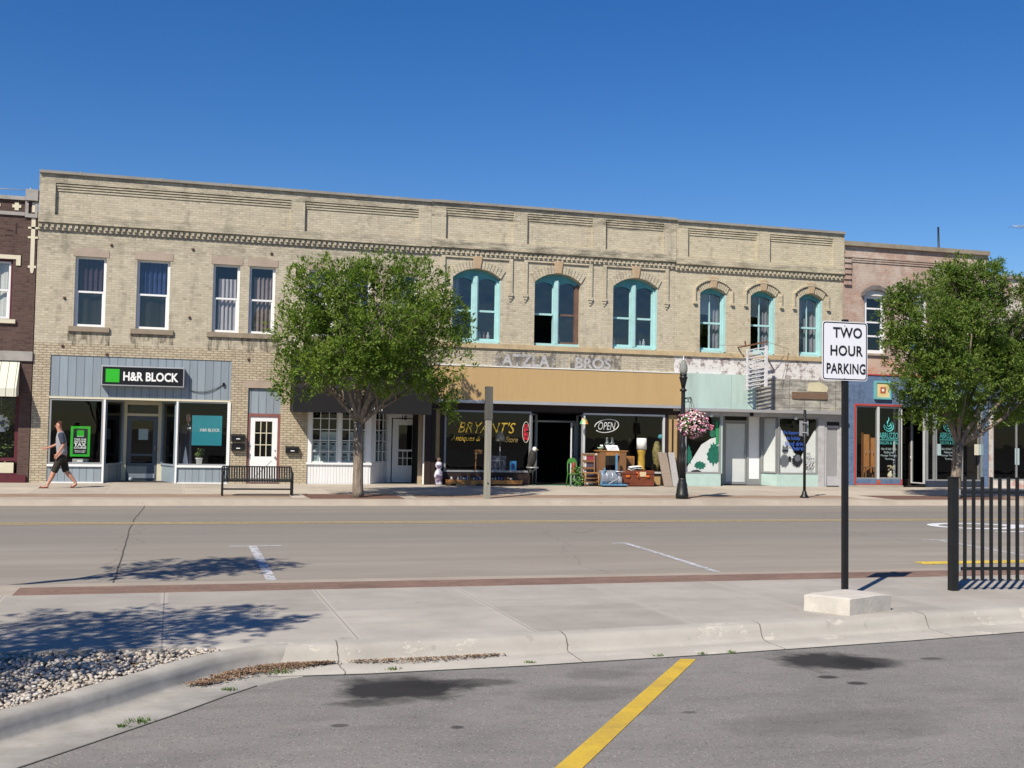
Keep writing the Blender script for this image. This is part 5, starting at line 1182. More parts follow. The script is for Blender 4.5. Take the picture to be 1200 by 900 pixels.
for s_ in (.12, .17): mb.tube([(c0.x+(c1.x-c0.x)*t, D-.0, c0.z+(c1.z-c0.z)*t-s_*math.sin(math.pi*t)) for t in [i/8 for i in range(9)]], .006, 5)
mb.box(c1.x-.03, c1.x+.03, D-.04, D+.02, c1.z-.05, c1.z+.05); mb.build('power_cable', m_black, sg)
yw = D+.10
tp = thing('window_poster', 'green bordered tax course poster in the left window behind the walking man', 'poster', (X(94, 517, yw), yw, Z(94, 536, yw)))
a, b, c, d = X(82.5, 517, yw), X(105.5, 517, yw), Z(94, 535, yw), Z(94, 499.5, yw)
mb = MB(); mb.box(a, b, yw, yw+.01, c, d); mb.build('border', m_green, tp)
mb = MB(); mb.box(a+.07, b-.07, yw-.004, yw-.001, c+.07, d-.07); mb.build('panel', M('poster_navy', (.014, .018, .02), .5), tp)
m_x = (a+b)/2; H_ = d-c
mb = MB(); mb.box(m_x-.10, m_x+.10, yw-.008, yw-.005, d-.30, d-.12); mb.build('green_square', m_green, tp)
for t_, f_, w_, h_ in (('H&R BLOCK', .335, .18, .028), ('TAKE OUR', .43, .34, .05), ('INCOME', .50, .32, .055), ('TAX', .605, .34, .11), ('COURSE', .71, .34, .06), ('Online or in class', .81, .30, .03), ('Enroll today', .855, .26, .03)):
    letters('lettering', t_, m_x, yw-.006, d-H_*f_, w=w_, h=h_, mat=m_letwhite, root=tp, bold=.03)
tq = thing('window_poster', 'teal square poster with small white letters in the right window of the tax office', 'poster', (X(242, 505, yw), yw, Z(242, 522, yw)))
a, b, c, d = X(224.8, 505, yw), X(260, 505, yw), Z(242, 522, yw), Z(242, 487, yw)
mb = MB(); mb.box(a, b, yw, yw+.012, c, d); mb.build('panel', m_tealposter, tq)
letters('lettering', 'H&R BLOCK', X(246, 503.5, yw), yw-.002, Z(246, 504, yw), w=X(257.5, 504, yw)-X(234.5, 504, yw), h=.09, mat=m_letwhite, root=tq, bold=.01)
ys_ = D+.32
st = thing('cardboard_standee', 'life-size cardboard cut-out of a person in a dark suit beside the teal poster', 'standee', (X(217, 549, ys_), ys_, .74))
def flat(pts, y0, t, mat, name, root):
    q = [(X(u, v, y0), Z(u, v, y0)) for u, v in pts]; s_ = sum(q[i][0]*q[(i+1) % len(q)][1]-q[(i+1) % len(q)][0]*q[i][1] for i in range(len(q)))
    mb = MB(); mb.prism(q if s_ > 0 else q[::-1], y0, y0+t); return mb.build(name, mat, root)
flat([(207, 549.5), (209, 530), (211.5, 514), (212, 505), (213.5, 499), (218, 496.5), (222.5, 496.5), (224.5, 500), (224, 520), (224.5, 549.5)], ys_, .012, M('printed_dark_suit', (.02, .024, .04), .6), 'suit', st)
flat([(218.2, 484.5), (221.5, 484), (223.2, 487), (223, 492.5), (221.2, 495.8), (219.5, 495.5), (218.2, 492)], ys_-.002, .012, M('printed_skin', (.36, .20, .14), .6), 'face', st)
flat([(217.8, 487), (218.4, 484), (221, 483.2), (223.2, 484.4), (223.4, 487), (222.4, 485.6), (219, 485.8)], ys_-.004, .01, M('printed_hair', (.03, .02, .018), .6), 'hair', st)
flat([(209.3, 549.8), (213.8, 544), (215.6, 533), (217.4, 522.5), (219.2, 533), (220.2, 543), (222, 549.8)], ys_-.006, .012, m_letwhite, 'white_base', st)
flat([(219, 501), (223.6, 500.6), (223.6, 502.6), (219, 503)], ys_-.006, .01, m_paper, 'hands', st)
flat([(220, 496), (221.6, 496), (221.2, 499), (220.6, 499)], ys_-.005, .01, m_paper, 'collar', st)
pp = onY(233, 548.5, D+.38)
pot = thing('potted_plant', 'small white pot with a sparse plant on the tax office window ledge', 'plant', (pp.x, D+.38, .736))
mb = MB(); mb.lathe([(.075, .736), (.10, .92), (.115, .93), (.115, .95), (.09, .95), (.085, .92)], pp.x, D+.38, 14); mb.build('pot', m_white_old, pot)
mb = MB(); random.seed(21)
for i in range(22):
    t = random.uniform(0, 6.28); h_ = random.uniform(.08, .26); r_ = random.uniform(.02, .14); p = Vector((pp.x+r_*math.cos(t), D+.38+r_*.5*math.sin(t), .93+h_)); mb.tube([(pp.x, D+.38, .93), p], .004, 4)
    mb.add([p, p+Vector((.03, 0, .02)), p+Vector((.05, .01, .07)), p+Vector((0, .01, .05))], [(0, 1, 2, 3)])
mb.build('leaves', m_weed, pot)
dp = thing('window_box', 'small pale display box on the floor of the left tax office window', 'box', (X(92, 545, D+.5), D+.5, .74)); q = onY(93, 545, D+.5)
mb = MB(); mb.box(q.x-.2, q.x+.25, D+.45, D+.6, .74, .88); mb.build('box_body', M('pale_box', (.35, .36, .37), .7), dp, .01); mb = MB(); mb.box(q.x-.06, q.x+.10, D+.445, D+.449, .79, .84); mb.build('label', m_paper, dp)
bl = onY(153, 563, D+1.0); bo = thing('door_stop', 'round pale ball lying at the foot of the tax office door', 'ball', (bl.x, D+1.0, .2)); mb = MB(); mb.ball((bl.x, D+1.0, .265), .066); mb.build('ball', m_letwhite, bo); mb = MB(); mb.lathe([(.05, .197), (.055, .21), (.045, .215)], bl.x, D+1.0, 10); mb.build('base', m_black, bo)
# letterboxes
def letterbox(u, v, lab):
    p = onY(u, v); t = thing('letterbox', lab, 'letterbox', (p.x, D, p.z), 'black letterboxes beside the white door'); return t
L0 = letterbox(278.5, 517, 'upper black letterbox of the pair left of the white nine-pane door')
x, z = L0.location.x, L0.location.z
mb = MB(); mb.box(x-.20, x+.20, D-.13, D-.003, z, z+.15); mb.build('box', m_black, L0, .01)
mb = MB(); mb.add([(x-.205, D-.14, z+.13), (x+.205, D-.14, z+.13), (x+.205, D-.003, z+.20), (x-.205, D-.003, z+.20), (x-.205, D-.14, z+.152), (x+.205, D-.14, z+.152), (x+.205, D-.003, z+.215), (x-.205, D-.003, z+.215)], [(0, 3, 2, 1), (4, 5, 6, 7), (0, 1, 5, 4), (1, 2, 6, 5), (2, 3, 7, 6), (3, 0, 4, 7)]); mb.build('lid', m_black, L0)
mb = MB(); mb.box(x-.05, x+.06, D-.136, D-.131, z+.06, z+.085); mb.build('label', m_paper, L0)
for (u, v), lab in (((278.5, 528), 'lower black letterbox of the pair left of the white nine-pane door'), ((342, 531), 'single black letterbox on the brick between white door and black awning')):
    p = onY(u, v); c = clone(L0, loc=(p.x, D, p.z)); c['label'] = lab
# ============================================================ street furniture
fy = 29.95; bx0_, bx1_ = X(260.5, 579, fy), X(342.5, 579, fy)
bn = thing('bench', 'black slatted metal bench on the far pavement in front of the white door', 'bench', ((bx0_+bx1_)/2, fy, .15))
mb = MB(); nsl = 27
zt = Z(300, 547.5, fy+.35); zs_ = Z(300, 563.5, fy)
for i in range(nsl):
    x = bx0_+.05+(bx1_-bx0_-.1)*i/(nsl-1); mb.tube([(x, fy-.02, zs_), (x, fy+.30, zs_-.03), (x, fy+.36, zs_+.02), (x, fy+.44, zt)], .021, 6)
mb.bar((bx0_, fy+.44, zt+.012), (bx1_, fy+.44, zt+.012), .035, .03); mb.bar((bx0_, fy+.37, zs_+.03), (bx1_, fy+.37, zs_+.03), .025, .03); mb.bar((bx0_, fy-.02, zs_+.005), (bx1_, fy-.02, zs_+.005), .035, .04)
mb.build('slats', m_blackiron, bn)
for x in (bx0_, bx1_):
    mb = MB(); mb.bar((x, fy, .15), (x, fy, zs_+.2), .045); mb.tube([(x, fy+.36, .15), (x, fy+.36, zs_), (x, fy+.44, zt)], .022, 6); mb.tube([(x, fy+.42, zs_+.25), (x, fy+.05, zs_+.22), (x, fy-.01, zs_+.15)], .02, 6); mb.bar((x, fy, .16), (x, fy+.40, .16), .04, .03); mb.build('leg', m_blackiron, bn)
mb = MB(); mb.bar((bx0_, fy+.1, .32), (bx1_, fy+.1, .32), .035, .04); mb.build('stretcher', m_blackiron, bn)
# weathered wooden post
wy = 29.15; w0 = onY(570.5, 583, wy); w1 = onY(573.2, 453, wy)
wpz = thing('wooden_post', 'weathered grey square wooden post with a darker wrapped top on the far kerb', 'post', (w0.x, wy, .145))
mb = MB(); mid = w0.lerp(w1, .70); mb.bar((w0.x, wy, .14), (mid.x, wy, mid.z), .155, .14, up=(0, 1, 0)); mb.build('post', M('weathered_timber', (.27, .26, .22), .9, .2, 3, .4, 25, stretch=(8, 8, .6)), wpz, .01)
mb = MB(); mb.bar((mid.x, wy, mid.z+.002), (w1.x, wy, w1.z), .18, .165, up=(0, 1, 0)); mb.tube([(mid.x+.09, wy-.05, mid.z-.1), (mid.x+.10, wy-.04, mid.z+.4)], .02, 5); mb.build('wrapped_top', M('dark_weathered_timber', (.10, .098, .09), .9, .3, 4, .4, 25, stretch=(8, 8, .6)), wpz)
mb = MB(); mb.tube([(w0.x, wy-.078, .55), (w0.x, wy-.09, .55)], .02, 8); mb.build('bolt', m_black, wpz)
# lamp post
ly_ = 29.2; lx_ = X(799.3, 582, ly_); zz = lambda v: Z(800, v, ly_)
lp = thing('street_lamp', 'black cast iron street lamp with an acorn globe and a fluted base', 'street lamp', (lx_, ly_, .15))
mb = MB(); mb.lathe([(0.178, .15), (0.178, .27), (0.164, .29), (0.150, zz(572)), (0.140, zz(571)), (0.140, zz(568)), (0.115, zz(565)), (0.105, zz(562)), (0.105, zz(560))], lx_, ly_, 16); mb.build('base', m_blackiron, lp)
lean = .04
mb = MB(); n = 12; vs = []; fs = []
prof = [(0.095, zz(560)), (0.084, zz(530)), (0.095, zz(527)), (0.105, zz(525)), (0.084, zz(522)), (0.066, zz(518)), (0.059, zz(480)), (0.055, zz(460)), (0.055, zz(459)), (0.098, zz(458)), (0.098, zz(456.5)), (0.056, zz(455.5)), (0.052, zz(454))]
mb.lathe(prof, lx_, ly_, 14)
for k in range(10):
    t = 6.283*k/10; mb.tube([(lx_+.088*math.cos(t), ly_+.088*math.sin(t), zz(559)), (lx_+.079*math.cos(t), ly_+.079*math.sin(t), zz(531))], .012, 5)
mb.build('post', m_blackiron, lp)
mb = MB(); mb.lathe([(0.052, zz(454)), (0.077, zz(449)), (0.101, zz(444.5)), (0.115, zz(443)), (0.115, zz(441.5)), (0.084, zz(441)), (0.098, zz(440)), (0.105, zz(438.5))], lx_, ly_, 14); mb.build('capital', m_blackiron, lp)
gm = NT('frosted_lamp_globe'); gm.b.inputs['Transmission Weight'].default_value = .55; gm.b.inputs['IOR'].default_value = 1.1
m_globe = gm.fin((.40, .42, .40), .2, .5)
mb = MB(); mb.lathe([(0.084, zz(438.5)), (0.108, zz(435)), (0.115, zz(431.5)), (0.101, zz(427.5)), (0.070, zz(424)), (0.042, zz(422.3)), (0.028, zz(421.5))], lx_, ly_, 16); mb.build('globe', m_globe, lp)
mb = MB(); mb.lathe([(0.035, zz(422)), (0.038, zz(421.3)), (0.017, zz(420.5)), (0.014, zz(418)), (0.003, zz(416))], lx_, ly_, 10); mb.build('finial', m_alum, lp)
mb = MB(); zb_ = zz(466.5)
mb.tube([(lx_, ly_, zb_), (lx_+.24, ly_, zb_+.02)], .014, 6)
for c_ in (.10, .2): mb.tube([(lx_+c_+.05*math.cos(t*.5), ly_, zb_-.06+.05*math.sin(t*.5)) for t in range(13)], .010, 5)
mb.build('bracket', m_blackiron, lp)
fb = thing('flower_basket', 'round hanging basket full of pink and white petunias on the street lamp', 'flower basket', (lx_+.26, ly_-.05, zz(517)))
bc = Vector((X(812, 498, ly_-.05), ly_-.05, Z(812, 497, ly_-.05)))
mb = MB(); mb.lathe([(.05, bc.z-.33), (.16, bc.z-.27), (.22, bc.z-.05), (.22, bc.z-.04)], bc.x, bc.y, 14); mb.build('basket', m_brownwood, fb)
mb = MB()
for t in (0, 2.1, 4.2): mb.tube([(bc.x+.2*math.cos(t), bc.y+.2*math.sin(t), bc.z-.05), (lx_+.24, ly_, zb_+.02)], .006, 4)
mb.build('chain', m_black, fb)
def bloomy(name, n, rmin, rmax, sz, mat, seed, low=0):
    random.seed(seed); m_ = MB()
    while n > 0:
        v = Vector((random.gauss(0, 1), random.gauss(0, 1), random.gauss(0, 1))).normalized()
        if low and v.z > .55: continue
        rr = random.uniform(rmin, rmax)*(1+.12*noise.noise(v*2.3)); p = bc+Vector((v.x*rr*1.03, v.y*rr, v.z*rr*(.96 if v.z > 0 else .92)))
        nn_ = (v+Vector((random.uniform(-.6, .6), random.uniform(-.6, .6), random.uniform(-.4, .6)))).normalized(); a = nn_.orthogonal().normalized(); b = nn_.cross(a); s_ = sz*random.uniform(.6, 1.25); t0 = random.random()*6
        pts = [p+(a*math.cos(t0+k*1.2566)+b*math.sin(t0+k*1.2566))*s_+nn_*s_*.25 for k in range(5)]
        m_.add([p-nn_*s_*.2]+pts, [(0, 1, 2), (0, 2, 3), (0, 3, 4), (0, 4, 5), (0, 5, 1)]); n -= 1
    return m_.build(name, mat, fb)
def island_mat(name, stops, rough=.6, trans=0.0):
    m = NT(name); r = m.new('ShaderNodeNewGeometry').outputs['Random Per Island']; c = m.ramp(r, stops)
    if trans:
        o_ = m.obj(); c = m.mix(m.ramp(m.noise(o_, 1.5, 4, .6), [(.44, 0.), (.62, .65)]), c, m.mix(.5, c, (.26, .30, .06))); c = m.mix(m.ramp(m.noise(m.map(o_, loc=(5, 2, 9)), 1.2, 4, .6), [(.46, 0.), (.64, .6)]), c, mul((.05, .10, .02), .8))
        m.fin(c, rough, .25); tl = m.new('ShaderNodeBsdfTranslucent'); m.put(tl.inputs[0], m.mix(.35, c, (.32, .55, .05))); mx = m.new('ShaderNodeMixShader'); mx.inputs[0].default_value = trans
        m.l.new(m.b.outputs[0], mx.inputs[1]); m.l.new(tl.outputs[0], mx.inputs[2]); m.l.new(mx.outputs[0], m.out.inputs[0]); return m.mat
    return m.fin(c, rough, .25)
bloomy('foliage', 1300, .28, .40, .035, island_mat('petunia_leaves', [(0, (.03, .08, .015)), (1, (.10, .18, .04))]), 5)
bloomy('blossoms', 900, .36, .44, .030, island_mat('petunia_petals', [(0, (.42, .09, .20)), (.3, (.58, .22, .34)), (.6, (.68, .42, .48)), (.8, (.72, .60, .60)), (1., (.74, .70, .66))]), 6, 0)
mb = MB(); random.seed(8)
for i in range(26): 
    p = bc+Vector((.40+random.uniform(0, .2), random.uniform(-.1, .1), -.05+random.uniform(-.12, .05))); mb.ball(p, .022, 6, 4)
mb.build('trailing_blossoms', M('trailing_petals', (.68, .25, .33), .6), fb)
# small sign on a black post (seen from behind)
sy_ = 29.7; s0 = onY(942.6, 582.5, sy_); 
ss = thing('sign_post', 'slim black sign post showing the grey back of a small sign, on the far kerb', 'sign post', (s0.x, sy_, .15))
mb = MB(); mb.lathe([(.13, .15), (.13, .18), (.08, .24), (.06, .33), (.045, .36)], s0.x, sy_, 12); mb.build('base', m_blackiron, ss)
mb = MB(); mb.tube([(s0.x, sy_, .3), (s0.x, sy_, Z(942, 480.5, sy_))], .042, 8); mb.build('post', m_blackiron, ss)
mb = MB(); mb.box(s0.x-.15, s0.x+.15, sy_+.046, sy_+.052, Z(942, 511, sy_), Z(942, 493, sy_)); mb.build('sign_plate', M('sign_back_grey', (.36, .36, .37), .5, .05, 4, metal=.4), ss, .01)
mb = MB(); 
for v in (495.5, 507): zq = Z(942, v, sy_); mb.box(s0.x-.07, s0.x+.07, sy_-.05, sy_+.045, zq-.015, zq+.015)
mb.build('clamp', m_alum, ss)
# TWO HOUR PARKING
py_ = 10.72; pc_ = onY(991.3, 690, py_)
ps = thing('parking_sign', 'white two hour parking sign on a black post behind the concrete block', 'road sign', (pc_.x, py_, .15))
mb = MB(); mb.bar((pc_.x+.01, py_+.035, .12), (pc_.x-.005, py_+.035, Z(990, 374, py_)), .057, .05, up=(0, 1, 0)); mb.build('post', m_black, ps)
def rrect(x0, x1, z0, z1, r, n=6):
    pts = []
    for cx, cz, a0 in ((x1-r, z0+r, -90), (x1-r, z1-r, 0), (x0+r, z1-r, 90), (x0+r, z0+r, 180)):
        pts += [(cx+r*math.cos(R(a0+90*i/n)), cz+r*math.sin(R(a0+90*i/n))) for i in range(n+1)]
    return pts
qx0, qx1, qz0, qz1 = X(963.5, 412, py_), X(1016.5, 412, py_), Z(990, 446, py_), Z(990, 377, py_)
m_signwhite = M('white_sign_sheeting', (.72, .73, .78), .4, .02, 4); m_signlet = M('black_sign_print', (.012, .012, .016), .45, .1, 5)
mb = MB(); mb.prism(rrect(qx0, qx1, qz0, qz1, .035), py_, py_+.004); mb.build('sign_plate', m_signwhite, ps)
mb = MB(); o_ = rrect(qx0+.008, qx1-.008, qz0+.008, qz1-.008, .032); i_ = rrect(qx0+.019, qx1-.019, qz0+.019, qz1-.019, .024); n = len(o_)
for k in range(n): mb.face([(o_[k][0], py_-.0015, o_[k][1]), (o_[(k+1) % n][0], py_-.0015, o_[(k+1) % n][1]), (i_[(k+1) % n][0], py_-.0015, i_[(k+1) % n][1]), (i_[k][0], py_-.0015, i_[k][1])])
mb.build('border', m_signlet, ps)
for t_, u, v, u0, u1, h_ in (('TWO', 994, 390, 976, 1010, .112), ('HOUR', 992, 411, 973, 1011, .112), ('PARKING', 991, 432, 968.5, 1014, .112)):
    letters('lettering', t_, X((u0+u1)/2, v, py_), py_-.001, Z(u, v, py_), w=X(u1, v, py_)-X(u0, v, py_), h=h_, mat=m_signlet, root=ps, bold=.018, space=1.05)
mb = MB(); 
for v in (381.5, 443): zq = Z(989.5, v, py_); mb.tube([(X(989.5, v, py_), py_-.006, zq), (X(989.5, v, py_), py_+.002, zq)], .006, 8)
mb.build('bolt', m_alum, ps)
# concrete block
B3 = [onZ(942, 695, .32), onZ(996, 701, .32), onZ(1044, 695, .32)]; B4 = B3[0]+B3[2]-B3[1]
cb = [Vector((p.x, p.y, 0)) for p in (B3[1], B3[2], B4, B3[0])]
mb = MB(); NB = 14
def bp_(i, j, z):
    s0, t0 = i/NB, j/NB; p = cb[0]*(1-s0)*(1-t0)+cb[1]*s0*(1-t0)+cb[2]*s0*t0+cb[3]*(1-s0)*t0; return Vector((p.x, p.y, z))
bz = [.143, .17, .20, .23, .26, .29, .308]; bc_ = (cb[0]+cb[2])/2
def bn_(p, top):
    q = p.copy(); k = noise.noise(p*6)*.005+noise.noise(p*26)*.002; d_ = Vector((p.x-bc_.x, p.y-bc_.y, 0)); L_ = d_.length
    q += d_.normalized()*k
    if p.z > .30: q.z += noise.noise(p*7)*.004-.010*max(0, (L_-.33))/.1
    if p.z > .30 and top == 2: q -= d_.normalized()*.014
    if p.z < .16: q.z += .012*noise.noise(p*21)
    return q
for i in range(NB):
    for j in range(NB):
        qd = []
        for a_, b_i in ((i, j), (i+1, j), (i+1, j+1), (i, j+1)):
            e_ = 2 if a_ in (0, NB) or b_i in (0, NB) else 1; qd.append(bn_(bp_(a_, b_i, .315), e_))
        mb.face(qd)
edge = [(i, 0) for i in range(NB)]+[(NB, j) for j in range(NB)]+[(NB-i, NB) for i in range(NB)]+[(0, NB-j) for j in range(NB)]
lv = bz+[.315]
for k in range(len(edge)):
    e0, e1 = edge[k], edge[(k+1) % len(edge)]
    for z0_, z1_ in zip(lv[:-1], lv[1:]):
        f_ = lambda e, z: bn_(bp_(e[0], e[1], z), 2 if z > .31 else 0)
        mb.face([f_(e0, z0_), f_(e1, z0_), f_(e1, z1_), f_(e0, z1_)])
blk = mb.build('concrete_block', m_blockc, None); tag(blk, 'pale square concrete block lying on the near pavement in front of the parking sign', 'block')
bpy.context.view_layer.update()
# fence
f0 = onZ(1117, 692, .15); fd_ = Vector((1, -.12, 0)).normalized()
fn = thing('fence', 'black metal picket fence with a square end post at the right of the near pavement', 'fence', (f0.x, f0.y, .15))
mb = MB(); zt = Z(1117, 560, f0.y); mb.bar((f0.x, f0.y, .14), (f0.x, f0.y, zt), .085, .085, up=(0, 1, 0)); mb.box(f0.x-.05, f0.x+.05, f0.y-.05, f0.y+.05, zt, zt+.012); mb.build('end_post', m_blackiron, fn)
def fline(u, v):
    # meet the fence's vertical plane
    d_ = ray(u, v); nrm = Vector((-fd_.y, fd_.x, 0)); t = (f0-CAM).dot(nrm)/d_.dot(nrm); return CAM+d_*t
us = [1130.6, 1141, 1151.2, 1161.7, 1172, 1182.2, 1192.2]; P0 = fline(us[0], 680); P1 = fline(us[-1], 680); stp = (P1-P0)/6
zb0, zt0 = fline(1160, 680).z, fline(1160, 559).z; zr0, zr1 = fline(1160, 666.3).z, fline(1160, 577).z
for i in range(26):
    q = P0+stp*i; mb = MB(); mb.bar((q.x, q.y, zb0), (q.x, q.y, zt0), .030, .030, up=(fd_.y, -fd_.x, 0)); mb.build('picket', m_blackiron, fn)
qe = P0+stp*26
for z_ in (zr0, zr1): mb = MB(); mb.bar((f0.x+.03, f0.y, z_), (qe.x, qe.y, z_), .036, .034); mb.build('rail', m_blackiron, fn)
mb = MB(); mb.box(f0.x+.045, f0.x+.075, f0.y-.03, f0.y+.03, zr0-.03, zr0+.03); mb.box(f0.x+.045, f0.x+.075, f0.y-.03, f0.y+.03, zr1-.03, zr1+.03); mb.build('rail_bracket', m_alum, fn)
mb = MB(); mb.bar((qe.x, qe.y, .14), (qe.x, qe.y, zt), .085, .085); mb.build('end_post', m_blackiron, fn)
# plaque on the blue wall
yp_ = D-.06; a, b, c, d = X(1025, 457, yp_), X(1044, 457, yp_), Z(1034, 468, yp_), Z(1034, 446.5, yp_)
pq = thing('wall_plaque', 'square cream plaque in a turquoise frame on the blue painted brick', 'plaque', ((a+b)/2, D, c))
mb = MB(); t_ = .07
for bx in ((a, b, c, c+t_), (a, b, d-t_, d), (a, a+t_, c+t_, d-t_), (b-t_, b, c+t_, d-t_)): mb.box(bx[0], bx[1], yp_-.04, D-.001, bx[2], bx[3])
mb.build('frame', M('plaque_turquoise', (.14, .42, .44), .5), pq)
mb = MB(); mb.box(a+t_, b-t_, yp_-.01, D-.002, c+t_, d-t_); mb.build('panel', M('plaque_cream', (.66, .52, .26), .6), pq)
xm, zm = (a+b)/2, (c+d)/2; mb = MB(); mb.box(xm-.11, xm+.11, yp_-.018, yp_-.0101, zm-.11, zm+.11); mb.build('red_square', M('plaque_red', (.42, .10, .05), .6), pq)
mb = MB(); mb.box(xm-.045, xm+.045, yp_-.022, yp_-.0181, zm-.045, zm+.045); mb.build('white_square', m_letwhite, pq)
# roof aerials
q0 = onY(1101, 293, D+5); q1 = onY(1099.5, 266, D+5)
an = thing('antenna_mast', 'thin dark pole standing on the roof of the pink brick building', 'antenna', (q0.x, D+5, ET-.75)); mb = MB(); mb.tube([(q0.x, D+5, ET-.75), (q1.x, D+5, q1.z)], [.05, .04], 8); mb.build('pole', m_blackiron, an)
mb = MB(); mb.box(q0.x-.15, q0.x+.15, D+4.85, D+5.15, ET-.75, ET-.7); mb.build('foot', m_alum, an)
q = onY(1195, 265.5, D+6); ta = thing('tv_antenna', 'thin television aerial on a mast above the roof at the right edge', 'antenna', (q.x+.6, D+6, GT-.75))
mb = MB(); mb.tube([(q.x+.6, D+6, GT-.75), (q.x+.6, D+6, q.z+.3)], .022, 6); mb.build('mast', m_alum, ta)
mb = MB(); mb.tube([(q.x-.35, D+6, q.z), (q.x+1.2, D+6, q.z)], .015, 5)
for i in range(7): mb.tube([(q.x-.3+.22*i, D+5.6, q.z), (q.x-.3+.22*i, D+6.4, q.z)], .008, 4)
mb.build('aerial', m_alum, ta)
wr = thing('power_line', 'thin overhead wire above the dark brown building at the left', 'wire', (-10, D+2, 8.8)); mb = MB()
for dz_ in (0, .12): a_ = onY(36, 222.5, D+2); mb.tube([(-16+(a_.x+16)*t, D+2, a_.z-.02+dz_*(1-t)-.25*math.sin(math.pi*t)*.2) for t in [i/12 for i in range(13)]], .010, 4)
mb.build('wire', m_steelgrey, wr); mb = MB(); mb.tube([(a_.x, D+2, DT-.9), (a_.x, D+2, a_.z+.05)], .03, 6); mb.build('bracket', m_alum, wr)
#PART6
# ============================================================ antique shop goods on the pavement
GY = 35.45; GZ = .183
m_oak = M('golden_oak', (.33, .16, .05), .5, .2, 5, stretch=(6, 6, .8)); m_oakd = M('brown_wood', (.20, .10, .045), .55, .2, 5, stretch=(6, 6, .8)); m_trunk = M('reddish_trunk_hide', (.16, .045, .022), .5, .25, 5)
m_bluepaint = M('blue_painted_steel', (.10, .24, .40), .5, .15, 6); m_galv = M('dull_galvanised', (.28, .31, .36), .5, .2, 4, metal=.4)
def px(u, v=550, y=GY): return X(u, v, y)
def pz(u, v, y=GY): return Z(u, v, y)
# leather trunk
a, b, c = px(727.5), px(767), pz(747, 551.5); tr = thing('travel_trunk', 'reddish brown travel trunk with a pale paper label, standing under the yellow lamp', 'trunk', ((a+b)/2, GY, GZ))
mb = MB(); mb.box(a, b, GY, GY+.5, GZ+.02, GZ+.40); mb.build('box', m_trunk, tr, .02); mb = MB(); mb.box(a-.01, b+.01, GY-.012, GY+.51, GZ+.405, c); mb.build('lid', m_trunk, tr, .02)
mb = MB(); 
for x in (a+.25, b-.25): mb.prism([(x-.07, GZ+.30), (x+.07, GZ+.30), (x+.07, GZ+.38), (x-.07, GZ+.38)], GY-.022, GY-.001); mb.tube([(x-.07, GY-.03, GZ+.34), (x, GY-.04, GZ+.31), (x+.07, GY-.03, GZ+.34)], .012, 5)
mb.build('latch', M('orange_brass', (.55, .14, .03), .4, .2, 6), tr)
mb = MB(); x = (a+b)/2; mb.tube([(x-.05, GY-.02, GZ+.47), (x+.04, GY-.03, GZ+.42), (x-.02, GY-.03, GZ+.33), (x+.05, GY-.02, GZ+.27)], .022, 6); mb.build('lock', M('orange_lock', (.6, .12, .03), .4), tr)
mb = MB(); mb.box(px(749.5), px(757), GY-.018, GY-.0125, pz(750, 558.5), pz(750, 553)); mb.build('paper_label', M('aged_label', (.6, .48, .30), .8), tr)
# lamp with a yellow column on the trunk
lx = px(755); z0 = c+.003; z1 = pz(755, 527, GY+.25); z2 = pz(755, 513.5, GY+.25)
la = thing('table_lamp', 'lamp with a patterned yellow column and white drum shade standing on the trunk', 'lamp', (lx, GY+.25, z0))
mb = MB(); mb.lathe([(.13, z0), (.14, z0+.04), (.11, z0+.08), (.12, z0+.3), (.11, z0+.5), (.15, z1-.04), (.15, z1)], lx, GY+.25, 14); mb.build('column', M('yellow_column', (.36, .23, .035), .5, .3, 14), la)
mb = MB(); mb.lathe([(.17, z1+.01), (.165, z2), (.15, z2), (.155, z1+.012)], lx, GY+.25, 18); mb.build('lamp_shade', m_white_old, la)
# wooden crate and papers beside the lamp
a, b = px(734), px(751); cr_ = thing('wooden_box', 'golden wooden box standing on end behind the trunk, left of the lamp', 'box', ((a+b)/2, GY+.6, GZ))
mb = MB(); mb.box(a, b, GY+.55, GY+.56+.3, GZ, pz(740, 535)); mb.build('box', m_oak, cr_, .01); mb = MB(); mb.box(a+.06, b-.06, GY+.54, GY+.549, pz(740, 548), pz(740, 537.5)); mb.build('panel', m_oakd, cr_)
nb = thing('paper_bundle', 'crumpled white and dark paper bundle lying on the trunk lid', 'paper', (px(746), GY+.1, c)); mb = MB(); random.seed(4)
for i in range(9):
    x = px(746)+random.uniform(-.14, .14); zq = c+.004+i*.014; an_ = random.uniform(-.5, .5); mb.add([(x-.13, GY+.02+an_*.1, zq), (x+.12, GY+.05-an_*.1, zq+.02), (x+.10, GY+.30, zq+.05), (x-.15, GY+.26, zq+.02)], [(0, 1, 2, 3)])
mb.build('sheets', m_paper, nb)
